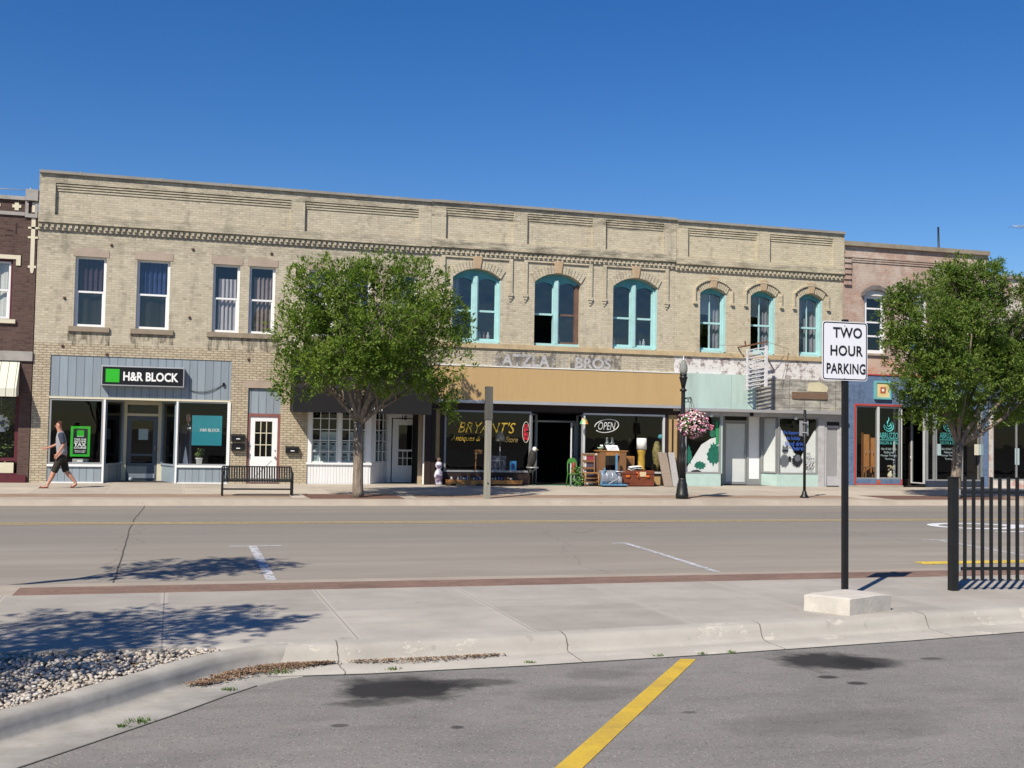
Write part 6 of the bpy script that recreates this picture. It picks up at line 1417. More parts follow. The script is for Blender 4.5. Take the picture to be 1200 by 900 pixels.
# writing desk
a, b = px(703), px(735.5); zt = pz(720, 528); dk = thing('writing_desk', 'brown wooden desk with drawer pedestal standing outside the right window', 'desk', ((a+b)/2, GY+.35, GZ))
mb = MB(); mb.box(a-.03, b+.03, GY+.05, GY+.52, zt-.035, zt); mb.build('top', m_oak, dk, .008)
mb = MB(); mb.box(a+.22, b-.26, GY+.07, GY+.5, zt-.17, zt-.037); mb.build('drawer', m_oak, dk); 
for x0, x1 in ((a+.02, a+.22), (b-.25, b-.02)): mb = MB(); mb.box(x0, x1, GY+.07, GY+.5, GZ, zt-.037); mb.build('leg', m_oakd, dk, .006)
fr = thing('picture_frame', 'white framed picture leaning on the desk top under the OPEN neon', 'picture', (px(720), GY+.2, zt))
mb = MB(); x0, x1 = px(713.5), px(727); mb.add([(x0, GY+.12, zt+.002), (x1, GY+.12, zt+.002), (x1-.03, GY+.24, zt+.17), (x0-.05, GY+.24, zt+.17), (x0, GY+.14, zt+.002), (x1, GY+.14, zt+.002), (x1-.03, GY+.26, zt+.17), (x0-.05, GY+.26, zt+.17)], [(0, 1, 2, 3), (7, 6, 5, 4), (0, 4, 5, 1), (1, 5, 6, 2), (2, 6, 7, 3), (3, 7, 4, 0)]); mb.build('frame', m_paper, fr)
mb = MB(); mb.add([(x0+.06, GY+.138, zt+.03), (x1-.06, GY+.138, zt+.03), (x1-.08, GY+.215, zt+.14), (x0+.02, GY+.215, zt+.14)], [(0, 1, 2, 3)]); 
mb.v = [(p[0], p[1]-.012, p[2]) for p in mb.v]; mb.build('print', M('pale_print', (.5, .52, .55), .6, .3, 14), fr)
fp = thing('glass_dish', 'small pale green dish with flowers at the left end of the desk', 'dish', (px(706.5), GY+.25, zt)); mb = MB(); mb.lathe([(.05, zt+.002), (.10, zt+.07), (.12, zt+.10), (.09, zt+.10), (.05, zt+.06)], px(706.5), GY+.25, 12); mb.build('bowl', M('pale_green_glass', (.35, .5, .38), .3), fp)
mb = MB(); [mb.ball((px(706.5)+random.uniform(-.07, .07), GY+.25+random.uniform(-.05, .05), zt+.12+random.uniform(0, .04)), .03, 6, 4) for _ in range(9)]; mb.build('blooms', m_letwhite, fp)
JB = [(711.5, 'left of the two glass bottles standing inside the window behind the desk'), (717.5, 'right of the two glass bottles standing inside the window behind the desk')]
for u, lab in JB:
    yj = D+.45; x = X(u, 518, yj); zb = Z(u, 524, yj); zt_ = Z(u, 513.5, yj); t = thing('glass_bottle', lab, 'bottle', (x, yj, zb), 'glass bottles behind the desk')
    mb = MB(); mb.lathe([(.07, zb), (.095, zb+.05), (.095, zb+.12), (.045, zb+.17), (.04, zt_-.02), (.055, zt_)], x, yj, 12); mb.build('bottle', M('grey_glass_bottle', (.22, .25, .26), .25, .1, 4), t); mb = MB(); mb.lathe([(.03, zt_), (.03, zt_+.02)], x, yj, 8); mb.build('stopper', m_alum, t)
sp_ = thing('display_plinth', 'dark display plinth inside the right antique window carrying the glass bottles', 'plinth', (X(714, 540, D+.5), D+.5, .2)); mb = MB(); mb.box(X(706, 540, D+.5), X(724, 540, D+.5), D+.32, D+.65, .2, Z(714, 524, D+.45)-.003); mb.build('plinth', m_dark_int, sp_); mb = MB(); mb.box(X(706, 540, D+.5)-.03, X(724, 540, D+.5)+.03, D+.31, D+.319, .2, .3); mb.build('skirting', m_darkbrown, sp_)
# blue hand truck and galvanised drum
dx = px(711); dr_ = thing('metal_drum', 'dull blue-grey metal drum lying on its side in front of the desk', 'drum', (dx, GY-.05, GZ))
rz = (pz(711, 551)-GZ)/2-.01; mb = MB(); n = 18; cy_, cz_ = GY-.02, GZ+.02+rz; x0, x1 = px(702.5), px(721)
ring = lambda x, r: [(x, cy_+r*math.cos(6.2832*k/n), cz_+r*math.sin(6.2832*k/n)) for k in range(n)]
secs = [(x0, rz*.93), (x0+.02, rz), (x0+.16, rz), (x0+.18, rz*1.04), (x0+.20, rz), (x1-.2, rz), (x1-.18, rz*1.04), (x1-.16, rz), (x1-.02, rz), (x1, rz*.93)]
vs = [v for x, r in secs for v in ring(x, r)]; fs = [(i*n+k, i*n+(k+1) % n, (i+1)*n+(k+1) % n, (i+1)*n+k) for i in range(len(secs)-1) for k in range(n)]+[tuple(range(n-1, -1, -1)), tuple(range((len(secs)-1)*n, len(secs)*n))]
mb.add(vs, fs, False); mb.build('drum', m_galv, dr_); mb = MB(); mb.tube([(x1+.003, cy_-.1, cz_+.1), (x1+.03, cy_-.1, cz_+.1)], .04, 8); mb.build('bung', m_alum, dr_)
hx_ = px(719.5); ht = thing('hand_truck', 'blue upright hand truck scale with a flat base beside the drum', 'hand truck', (hx_, GY-.3, GZ)); hy_ = GY-.32
mb = MB(); mb.box(px(701.5), px(730), hy_-.1, hy_+.25, GZ+.05, GZ+.09); mb.build('platform', m_bluepaint, ht); mb = MB(); mb.bar((hx_, hy_+.1, GZ+.09), (hx_, hy_+.1, pz(719, 532)), .05, .06); mb.bar((px(702), hy_+.1, GZ+.09), (px(706), hy_+.1, pz(706, 548)), .04); mb.build('column', m_bluepaint, ht)
mb = MB(); mb.bar((px(709), hy_-.02, GZ+.10), (px(721), hy_-.02, GZ+.3), .03); mb.tube([(hx_-.05, hy_+.04, GZ+.5), (hx_+.28, hy_+.04, GZ+.5)], .02, 6); mb.build('beam', m_alum, ht)
for x in (px(703), px(728.5)): mb = MB(); mb.tube([(x, hy_-.05, GZ+.045), (x+.03, hy_-.05, GZ+.045)], .045, 10); mb.build('wheel', m_black, ht)
mk = thing('milk_can', 'small pale grey metal can standing right of the hand truck column', 'can', (px(723.5), GY-.12, GZ)); mb = MB(); mb.lathe([(.12, GZ+.002), (.12, GZ+.3), (.07, GZ+.37), (.07, GZ+.42), (.09, GZ+.44)], px(723.5), GY-.12, 14); mb.build('can', m_alum, mk); mb = MB(); mb.tube([(px(723.5)-.12, GY-.12, GZ+.25), (px(723.5)-.16, GY-.12, GZ+.32), (px(723.5)-.07, GY-.12, GZ+.40)], .012, 5); mb.build('handle', m_alum, mk)
# ladder-back chair
cx_, cyy = px(693), GY-.1; ch = thing('wooden_chair', 'ladder-back wooden chair with a light wood seat frame outside the right window', 'chair', (cx_, cyy, GZ)); w2 = .21; zs_ = GZ+.42; ztp = pz(693, 531)
for sx in (-w2, w2):
    mb = MB(); mb.tube([(cx_+sx, cyy+.36, GZ), (cx_+sx, cyy+.36, zs_), (cx_+sx, cyy+.42, ztp)], .022, 7); mb.build('leg', m_oakd, ch); mb = MB(); mb.tube([(cx_+sx*1.1, cyy, GZ), (cx_+sx*1.1, cyy, zs_)], .024, 7); mb.build('leg', m_oak, ch)
mb = MB(); mb.box(cx_-w2-.03, cx_+w2+.03, cyy-.02, cyy+.38, zs_, zs_+.035); mb.build('seat', m_oak, ch, .01)
mb = MB(); 
for t in (.25, .6, .92): zq = zs_+(ztp-zs_)*t; mb.box(cx_-w2+.02, cx_+w2-.02, cyy+.37+.05*t, cyy+.39+.05*t, zq-.035, zq+.035)
mb.build('back_slats', m_oakd, ch)
mb = MB(); 
for zq in (GZ+.14, GZ+.27): mb.tube([(cx_-w2, cyy, zq), (cx_+w2, cyy, zq)], .013, 5); mb.tube([(cx_-w2, cyy, zq+.03), (cx_-w2, cyy+.36, zq+.03)], .013, 5); mb.tube([(cx_+w2, cyy, zq+.03), (cx_+w2, cyy+.36, zq+.03)], .013, 5)
mb.build('stretcher', m_oak, ch)
# white framed mirror with dark picture behind the chair
a, b = px(689), px(706); mr = thing('framed_mirror', 'white framed mirror leaning behind the wooden chair', 'mirror', ((a+b)/2, GY+.35, GZ)); zt = pz(697, 531.5)
mb = MB()
for bx in ((a, a+.06, GZ+.05, zt), (b-.06, b, GZ+.05, zt), (a+.061, b-.061, zt-.06, zt), (a+.061, b-.061, GZ+.05, GZ+.11)): mb.box(bx[0], bx[1], GY+.33, GY+.37, bx[2], bx[3])
mb.build('frame', m_white_old, mr); mb = MB(); mb.box(a+.06, b-.06, GY+.345, GY+.35, GZ+.11, zt-.06); mb.build('mirror_glass', M('dusky_mirror', (.10, .09, .13), .25, .4, 3, metal=.3), mr)
mb = MB(); mb.box(a+.08, b-.14, GY+.335, GY+.344, zt-.32, zt-.10); mb.build('red_cloth', M('red_cloth', (.30, .035, .06), .8), mr)
# green chair of plants
gx_ = px(672.5); gc = thing('green_garden_chair', 'small green metal garden chair with plants on it beside the open door', 'garden chair', (gx_, GY-.05, GZ)); mg = M('bright_green_metal', (.06, .20, .04), .45, .2, 6)
mb = MB(); zt = pz(672, 536.5); zz_ = lambda v: pz(672, v)
pts = [(gx_+.17*math.cos(R(a_)), GY+.2, zt-.19+.19*math.sin(R(a_))) for a_ in range(0, 181, 15)]; 
mb.prism([(p[0], p[2]) for p in pts], GY+.19, GY+.21); mb.build('backrest', mg, gc)
mb = MB(); mb.lathe([(.18, zz_(556)), (.19, zz_(555)), (.02, zz_(554.6))], gx_, GY, 14); mb.build('seat', mg, gc)
for sx in (-.15, .15): 
    mb = MB(); mb.tube([(gx_+sx, GY+.2, zt-.18), (gx_+sx, GY+.17, zz_(556)), (gx_+sx*1.25, GY+.2, GZ)], .018, 6); mb.build('leg', mg, gc); mb = MB(); mb.tube([(gx_+sx, GY-.1, zz_(556)), (gx_+sx*1.2, GY-.17, GZ)], .018, 6); mb.build('leg', mg, gc)
mb = MB(); random.seed(12)
m_leafy = island_mat('houseplant_leaves', [(0, (.04, .12, .02)), (.6, (.09, .26, .04)), (1, (.20, .40, .10))])
for i in range(150):
    t = random.uniform(0, 6.28); r_ = random.uniform(.0, .26); p = Vector((gx_+.06+r_*math.cos(t), GY-.12+r_*.4*math.sin(t), random.uniform(GZ+.02, zz_(547)))); d_ = Vector((random.uniform(-1, 1), random.uniform(-1, .2), random.uniform(-.4, 1))).normalized()*.07; s_ = d_.orthogonal().normalized()*.025
    mb.add([p, p+d_*.5+s_, p+d_, p+d_*.5-s_], [(0, 1, 2, 3)])
mb.build('leaves', m_leafy, gc); mb = MB(); mb.ball((gx_+.03, GY+.02, zz_(553)), (.12, .06, .12), 10, 7); mb.ball((gx_, GY+.0, zz_(547)), (.07, .05, .16), 10, 7); mb.build('red_ornament', M('brick_red_ornament', (.24, .045, .03), .6, .2, 8), gc)
# planks leaning on the pilaster
for (u, v0, lab, w, m_) in ((782.5, 530, 'leftmost of three grey-brown planks leaning on the tan pilaster', .19, m_oakd), (786.5, 531, 'middle of three grey-brown planks leaning on the tan pilaster', .17, m_oakd), (793.5, 530.5, 'grey plank leaning on the tan pilaster, nearest to the street lamp', .22, m_oakd)):
    t = thing('plank', lab, 'plank', (px(u), GY, GZ), 'planks leaning by the antique shop'); zt = pz(u, v0, D-.1); mb = MB(); mb.bar((px(u), GY+.05, GZ+.003), (px(u)-.06+(u-786)*.006, D-.08, zt), w, .045, up=(0, 1, 0)); mb.build('board', M('weathered_plank', (.26, .21, .17) if u < 790 else (.34, .33, .33), .85, .25, 4, .4, 20, stretch=(10, 10, .6)), t)
# hanging stained glass shade, neon signs
hy2 = D-.25; hx2 = X(684.5, 493, hy2); hz = Z(684.5, 497, hy2); tf = thing('hanging_lamp', 'small stained glass lamp shade hanging at the white window post by the door', 'lamp', (hx2, hy2, hz))
mb = MB(); vs_ = []
for k in range(8):
    t0, t1 = 6.2832*k/8, 6.2832*(k+1)/8; mb.m = k % 3; q = lambda r, z, t: (hx2+r*math.cos(t), hy2+r*math.sin(t), z)
    mb.face([q(.15, hz, t0), q(.15, hz, t1), q(.10, hz+.13, t1), q(.10, hz+.13, t0)]); mb.m = (k+1) % 3; mb.face([q(.10, hz+.13, t0), q(.10, hz+.13, t1), q(.03, hz+.2, t1), q(.03, hz+.2, t0)])
mb.build('lamp_shade', [M('amber_glass', (.55, .25, .05), .3), M('green_glass', (.12, .42, .20), .3), M('cream_glass', (.62, .56, .36), .3)], tf)
mb = MB(); mb.tube([(hx2, hy2, hz+.2), (hx2, D-.02, 2.58)], .008, 5); mb.build('chain', m_black, tf)
on = thing('open_sign', 'white neon script OPEN sign in an oval in the right antique window', 'neon sign', (X(711, 499, D+.12), D+.12, Z(711, 506, D+.12))); yo = D+.12
m_neon = M('unlit_white_neon_tube', (.80, .80, .82), .3, .03, 5)
cx2, cz2 = X(711, 499, yo), Z(711, 499.2, yo); mb = MB(); mb.tube([(cx2+.43*math.cos(R(a_)), yo, cz2+.22*math.sin(R(a_))+.05*math.cos(R(a_))) for a_ in range(-150, 190, 10)], .016, 6); mb.build('oval_tube', m_neon, on)
letters('lettering', 'OPEN', cx2, yo-.01, cz2, w=.62, h=.26, mat=m_neon, root=on, bold=-.004, shear=.25)
ro = thing('open_sign', 'red oval OPEN sign hanging upright beside the antique shop doorway', 'neon sign', (X(616.5, 506, D+.03), D+.03, Z(616, 518, D+.03))); yo = D+.02; cx2, cz2 = X(616.3, 506.5, yo), Z(616.3, 506.5, yo)
mb = MB(); mb.prism([(cx2+.13*math.cos(R(a_)), cz2+.36*math.sin(R(a_))) for a_ in range(0, 360, 12)], yo, yo+.03); mb.build('backing', m_signblack, ro); mb = MB(); mb.tube([(cx2+.12*math.cos(R(a_)), yo-.012, cz2+.34*math.sin(R(a_))) for a_ in range(0, 361, 12)], .010, 5); mb.build('rim', M('pale_rim', (.6, .55, .45), .4), ro)
mred = M('red_sign_letters', (.60, .03, .05), .4, .05, 5)
for k, ch_ in enumerate('OPEN'): letters('lettering', ch_, cx2, yo-.006, cz2+.20-.135*k, w=.15, h=.115, mat=mred, root=ro, bold=.04)
# eagle on a stand, piano-roll cart, cloaked figure, things inside the left window
ex, ey = X(624, 540, D-.15), D-.15; eg = thing('eagle_statue', 'dark eagle statue with a white head perched on a small stand by the antique doorway', 'statue', (ex, ey, GZ)); zb = Z(624, 547, ey); zt = Z(624, 523.5, ey)
mb = MB(); mb.ball((ex, ey, zb+.30), (.13, .11, .26), 12, 9, .05); mb.ball((ex-.08, ey, zb+.17), (.09, .07, .25), 10, 7, .05); mb.tube([(ex-.12, ey, zb+.1), (ex-.2, ey, zb-.08)], [.05, .02], 6); mb.build('body', M('dark_feathers', (.03, .026, .024), .7, .4, 10), eg); mb = MB(); mb.ball((ex+.06, ey-.02, zt-.08), (.075, .07, .08), 10, 7); mb.build('head', m_letwhite, eg); mb = MB(); mb.tube([(ex+.12, ey-.03, zt-.08), (ex+.17, ey-.04, zt-.10), (ex+.17, ey-.04, zt-.13)], [.025, .018, .004], 6); mb.build('beak', m_gold, eg)
mb = MB(); mb.tube([(ex-.05, ey, zb+.06), (ex-.05, ey, zb)], .02, 5); mb.tube([(ex+.05, ey, zb+.06), (ex+.05, ey, zb)], .02, 5); mb.build('feet', m_gold, eg)
pt = thing('plant_stand', 'small dark stand carrying the eagle statue', 'stand', (ex, ey, GZ)); mb = MB(); mb.lathe([(.2, zb-.045), (.21, zb-.03), (.2, zb-.003)], ex, ey, 14); mb.build('top', m_pewter, pt)
for k in range(3): t = 2.094*k+.4; mb = MB(); mb.tube([(ex+.12*math.cos(t), ey+.12*math.sin(t), zb-.05), (ex+.18*math.cos(t), ey+.13*math.sin(t), GZ)], .014, 5); mb.build('leg', m_blackiron, pt)
wy_ = D-.42; a, b = X(524, 565, wy_), X(610, 565, wy_); z0, z1 = Z(560, 567, wy_), Z(560, 562.5, wy_); ct = thing('flat_cart', 'low wooden flat cart on iron wheels displaying small trinkets below the left window', 'cart', ((a+b)/2, wy_, GZ))
mb = MB(); mb.box(a, b, wy_-.2, wy_+.2, z0, z1); mb.build('deck', m_oak, ct, .01)
for x in (a+.2, b-.2):
    mb = MB(); mb.tube([(x, wy_-.16, GZ+.09), (x, wy_-.12, GZ+.09)], .09, 12); mb.tube([(x, wy_+.12, GZ+.09), (x, wy_+.16, GZ+.09)], .09, 12); mb.build('wheel', m_blackiron, ct)
random.seed(14); n_tr = 22
m_tr = [M('trinket_white', (.5, .5, .5), .4), M('trinket_blue', (.08, .12, .3), .4), M('trinket_brown', (.2, .1, .05), .5), M('trinket_dark', (.03, .03, .035), .5)]
proto = {}
for i in range(n_tr):
    x = a+.08+(b-a-.16)*(i+.5)/n_tr; k = random.choice([0, 0, 1, 2, 3, 3]); r_ = random.uniform(.03, .05)
    mb = MB(); 
    if i % 3 == 0: mb.lathe([(r_*.7, z1+.002), (r_, z1+.04), (r_*.6, z1+.08), (r_*.8, z1+.10)], x, wy_-.05, 9)
    elif i % 3 == 1: mb.lathe([(r_*.5, z1+.002), (r_, z1+.03), (r_*1.1, z1+.07), (r_*.9, z1+.07), (r_*.6, z1+.03)], x, wy_-.05, 9)
    else: mb.lathe([(r_*.8, z1+.002), (r_*.8, z1+.05), (r_*.3, z1+.06), (r_*.3, z1+.11)], x, wy_-.05, 9)
    o = mb.build('trinket', m_tr[k], None); tag(o, 'small trinket standing in the row on the low wooden flat cart', 'trinket', 'trinkets on the flat cart')
vx, vy = X(514, 555, D-.2), D-.2; sv = thing('ceramic_figure', 'tall white and purple mottled ceramic figure at the dark pilaster left of the antique window', 'figurine', (vx, vy, GZ)); zt = Z(514, 538, vy)
mb = MB(); mb.lathe([(.12, GZ+.003), (.13, GZ+.05), (.10, GZ+.12), (.15, GZ+.3), (.12, GZ+.42), (.07, GZ+.5), (.12, GZ+.62), (.10, zt-.12), (.05, zt-.08)], vx, vy, 14)
mm = NT('mottled_ceramic'); o_m = mm.obj(); mm_ = mm.fin(mm.mix(mm.ramp(mm.noise(o_m, 5, 5, .6), [(.44, 0.), (.56, 1.)]), (.10, .06, .11), (.55, .56, .66)), .3, .5); mb.build('body', mm_, sv); mb = MB(); mb.ball((vx, vy, zt-.03), (.07, .07, .08)); mb.build('head', m_brownwood, sv)
yI = D+.7
def inside(name, lab, cat, u, v, parts):
    p = onY(u, v, yI); t = thing(name, lab, cat, (p.x, yI, p.z)); parts(t, p); return t
def floorlamp(t, p):
    zb_ = .25; zs0, zs1 = Z(585, 517, yI), Z(585, 505, yI); mb = MB(); mb.lathe([(.20, zs0), (.08, zs1)], p.x, yI, 18); mb.build('lamp_shade', M('beige_shade', (.36, .35, .30), .8), t); mb = MB(); mb.tube([(p.x, yI, .22), (p.x, yI, zs0+.05)], .015, 6); mb.build('pole', m_alum, t); mb = MB(); mb.lathe([(.15, .21), (.14, .23), (.03, .26)], p.x, yI, 14); mb.build('base', m_pewter, t)
inside('floor_lamp', 'floor lamp with a beige cone shade inside the left antique window', 'lamp', 585.5, 552, floorlamp)
def bluepic(t, p):
    x0, x1, z0, z1 = X(594.5, 545, yI), X(602, 545, yI), Z(598, 552.5, yI), Z(598, 540, yI); mb = MB(); mb.box(x0, x1, yI-.3, yI-.28, z0, z1); mb.build('frame', M('blue_picture', (.04, .22, .50), .5), t); mb = MB(); mb.ball(((x0+x1)/2, yI-.302, (z0+z1)/2), (.06, .006, .1)); mb.build('print', M('dark_blue_print', (.02, .05, .2), .5), t)
inside('blue_picture', 'bright blue picture standing inside the left antique window', 'picture', 598, 552, bluepic)
def stand(t, p):
    mb = MB(); x = p.x; mb.tube([(x, yI, .22), (x+.02, yI, Z(557, 527, yI))], .025, 6); mb.build('pole', m_oak, t); mb = MB(); mb.box(x-.03, x+.22, yI-.02, yI+.03, Z(557, 532, yI), Z(557, 527, yI)); mb.build('panel', m_oak, t)
inside('coat_stand', 'golden wooden stand inside the left antique window under the gold lettering', 'stand', 557, 552, stand)
def cabinet(t, p):
    x0, x1 = X(575, 545, yI), X(594, 545, yI); zt = Z(584, 534.5, yI); mb = MB(); mb.box(x0, x1, yI+.1, yI+.5, .21, zt); mb.build('body', M('dull_blue_cabinet', (.12, .13, .17), .6), t); mb = MB()
    for k in range(3): mb.box(x0+.04+.0, x1-.04, yI+.092, yI+.099, .35+.3*k, .35+.3*k+.02)
    mb.build('drawer_line', m_alum, t)
inside('blue_cabinet', 'dull blue cabinet deep inside the left antique window', 'cabinet', 584, 552, cabinet)
def mannequin(t, p):
    x = X(769.5, 540, D+.4); y = D+.4; mb = MB(); mb.lathe([(.12, .62), (.10, .9), (.14, 1.1), (.16, 1.35), (.10, 1.6), (.05, 1.7)], x, y, 12); mb.build('figure', M('gold_brown_pattern', (.22, .18, .07), .6, .5, 12), t); mb = MB(); mb.ball((x+.12, y-.06, Z(771, 512, y)), (.11, .07, .09)); mb.build('teal_scarf', M('teal_scarf', (.06, .30, .36), .7), t); mb = MB(); mb.tube([(x, y, .2), (x, y, .64)], .03, 6); mb.build('stand', m_blackiron, t)
inside('dress_form', 'dress form with a teal scarf inside the right end of the antique window', 'mannequin', 769.5, 550, mannequin)
# salon window furniture
yS = D+.55
sc_ = thing('folding_screen', 'orange-brown folding wooden screen inside the salon window', 'screen', (X(1016, 560, yS), yS, .2)); xa_, xb_ = X(1010, 530, yS), X(1027, 530, yS)
for i in range(4):
    a, b = xa_+(xb_-xa_)*i/4, xa_+(xb_-xa_)*(i+1)/4; mb = MB(); mb.vprism([(a, yS+(.12 if i % 2 else 0)), (b, yS+(0 if i % 2 else .12)), (b, yS+.03+(0 if i % 2 else .12)), (a, yS+.03+(.12 if i % 2 else 0))], .21, Z(1018, 507+i*2, yS)); mb.build('panel', M('orange_wood', (.30, .13, .04), .5, .25, 5, stretch=(6, 6, .7)), sc_)
mb = MB(); 
for i in range(1, 4): x = xa_+(xb_-xa_)*i/4; mb.box(x-.01, x+.01, yS-.012, yS-.002, .5, .6); mb.box(x-.01, x+.01, yS-.012, yS-.002, 1.4, 1.5)
mb.build('hinge', m_alum, sc_)
stl = thing('wooden_stool', 'low brown stool in front of the folding screen in the salon window', 'stool', (X(1016, 555, D+.4), D+.4, .2)); x = X(1019, 555, D+.4); mb = MB(); mb.box(x-.25, x+.2, D+.28, D+.5, .86, .90); mb.build('seat', m_oakd, stl)
for sx in (-.22, .17):
    for sy in (.31, .47): mb = MB(); mb.bar((x+sx, D+sy, .2), (x+sx, D+sy, .86), .04); mb.build('leg', m_oakd, stl)
fw = thing('flower_vase', 'small vase of pale flowers on the salon window floor', 'vase', (X(1043, 560, D+.35), D+.35, .2)); x = X(1043, 560, D+.35); mb = MB(); mb.lathe([(.07, .48), (.10, .6), (.06, .72), (.07, .76)], x, D+.35, 12); mb.build('vase', m_creamtrim, fw); mb = MB(); random.seed(33); [mb.ball((x+random.uniform(-.15, .12), D+.35+random.uniform(-.08, .08), .80+random.uniform(0, .14)), .035, 6, 4) for _ in range(16)]; mb.build('blooms', M('pale_blooms', (.45, .38, .25), .7), fw)
mb = MB(); mb.box(x-.3, x+.3, D+.2, D+.5, .2, .478); ob_ = mb.build('display_box', m_oakd, None); tag(ob_, 'low brown display box under the vase in the salon window', 'box')
for u, v, w, h, lab, m_ in ((1117-16.5+0, 527, .16, .42, 'paper notice taped in the salon window left of the tree trunk', m_flyer), (1144.5, 527, .2, .4, 'cream paper notice in the dark window right of the tree trunk', m_creamtrim), (1150, 527, .18, .4, 'pale blue paper notice beside the cream one right of the trunk', m_flyer), (1192, 535, .2, .62, 'tall pale notice in the window at the right edge above the fence', m_flyer)):
    p = onY(u, v, D+.06); mb = MB(); mb.box(p.x-w/2, p.x+w/2, D+.06, D+.064, p.z-h/2, p.z+h/2); o = mb.build('window_notice', m_, None); tag(o, lab, 'notice', 'notices in the right-hand shop windows')
sh_ = thing('hanging_jersey', 'white jersey hanging in the window of the dark brown brick building', 'shirt', (X(3, 495, D+.35), D+.35, 1.75)); flat([(-6, 488), (-2, 485), (2, 485), (7, 487), (11, 493), (10.5, 503), (8, 504.5), (7, 498), (6.5, 506), (-6, 506)], D+.35, .04, m_paper, 'shirt', sh_); flat([(-2, 494), (5, 493), (5, 497), (-2, 498)], D+.34, .006, M('navy_print', (.04, .06, .16), .7), 'print', sh_)
mb = MB(); mb.tube([(X(1, 484, D+.35), D+.36, Z(1, 484, D+.35)), (X(1, 470, D+.35), D+.36, 3.6)], .006, 4); mb.build('hanger', m_alum, sh_)
pl = thing('window_plant', 'leafy dark green plant inside the shop window at the left edge', 'plant', (X(14, 540, D+.4), D+.4, .25)); mb = MB(); random.seed(41); x = X(13, 530, D+.4)
for i in range(260):
    p = Vector((x+random.gauss(-.12, .14), D+.4+random.gauss(0, .06), random.uniform(.9, 2.55))); d_ = Vector((random.uniform(-1, 1), random.uniform(-1, .3), random.uniform(-.6, .8))).normalized()*.13; s_ = d_.orthogonal().normalized()*.04; mb.add([p, p+d_*.5+s_, p+d_, p+d_*.5-s_], [(0, 1, 2, 3)])
mb.build('leaves', m_weed, pl); mb = MB(); mb.lathe([(.15, .25), (.2, .85), (.18, .85), (.14, .5)], x, D+.4, 12); mb.build('pot', m_brownwood, pl)
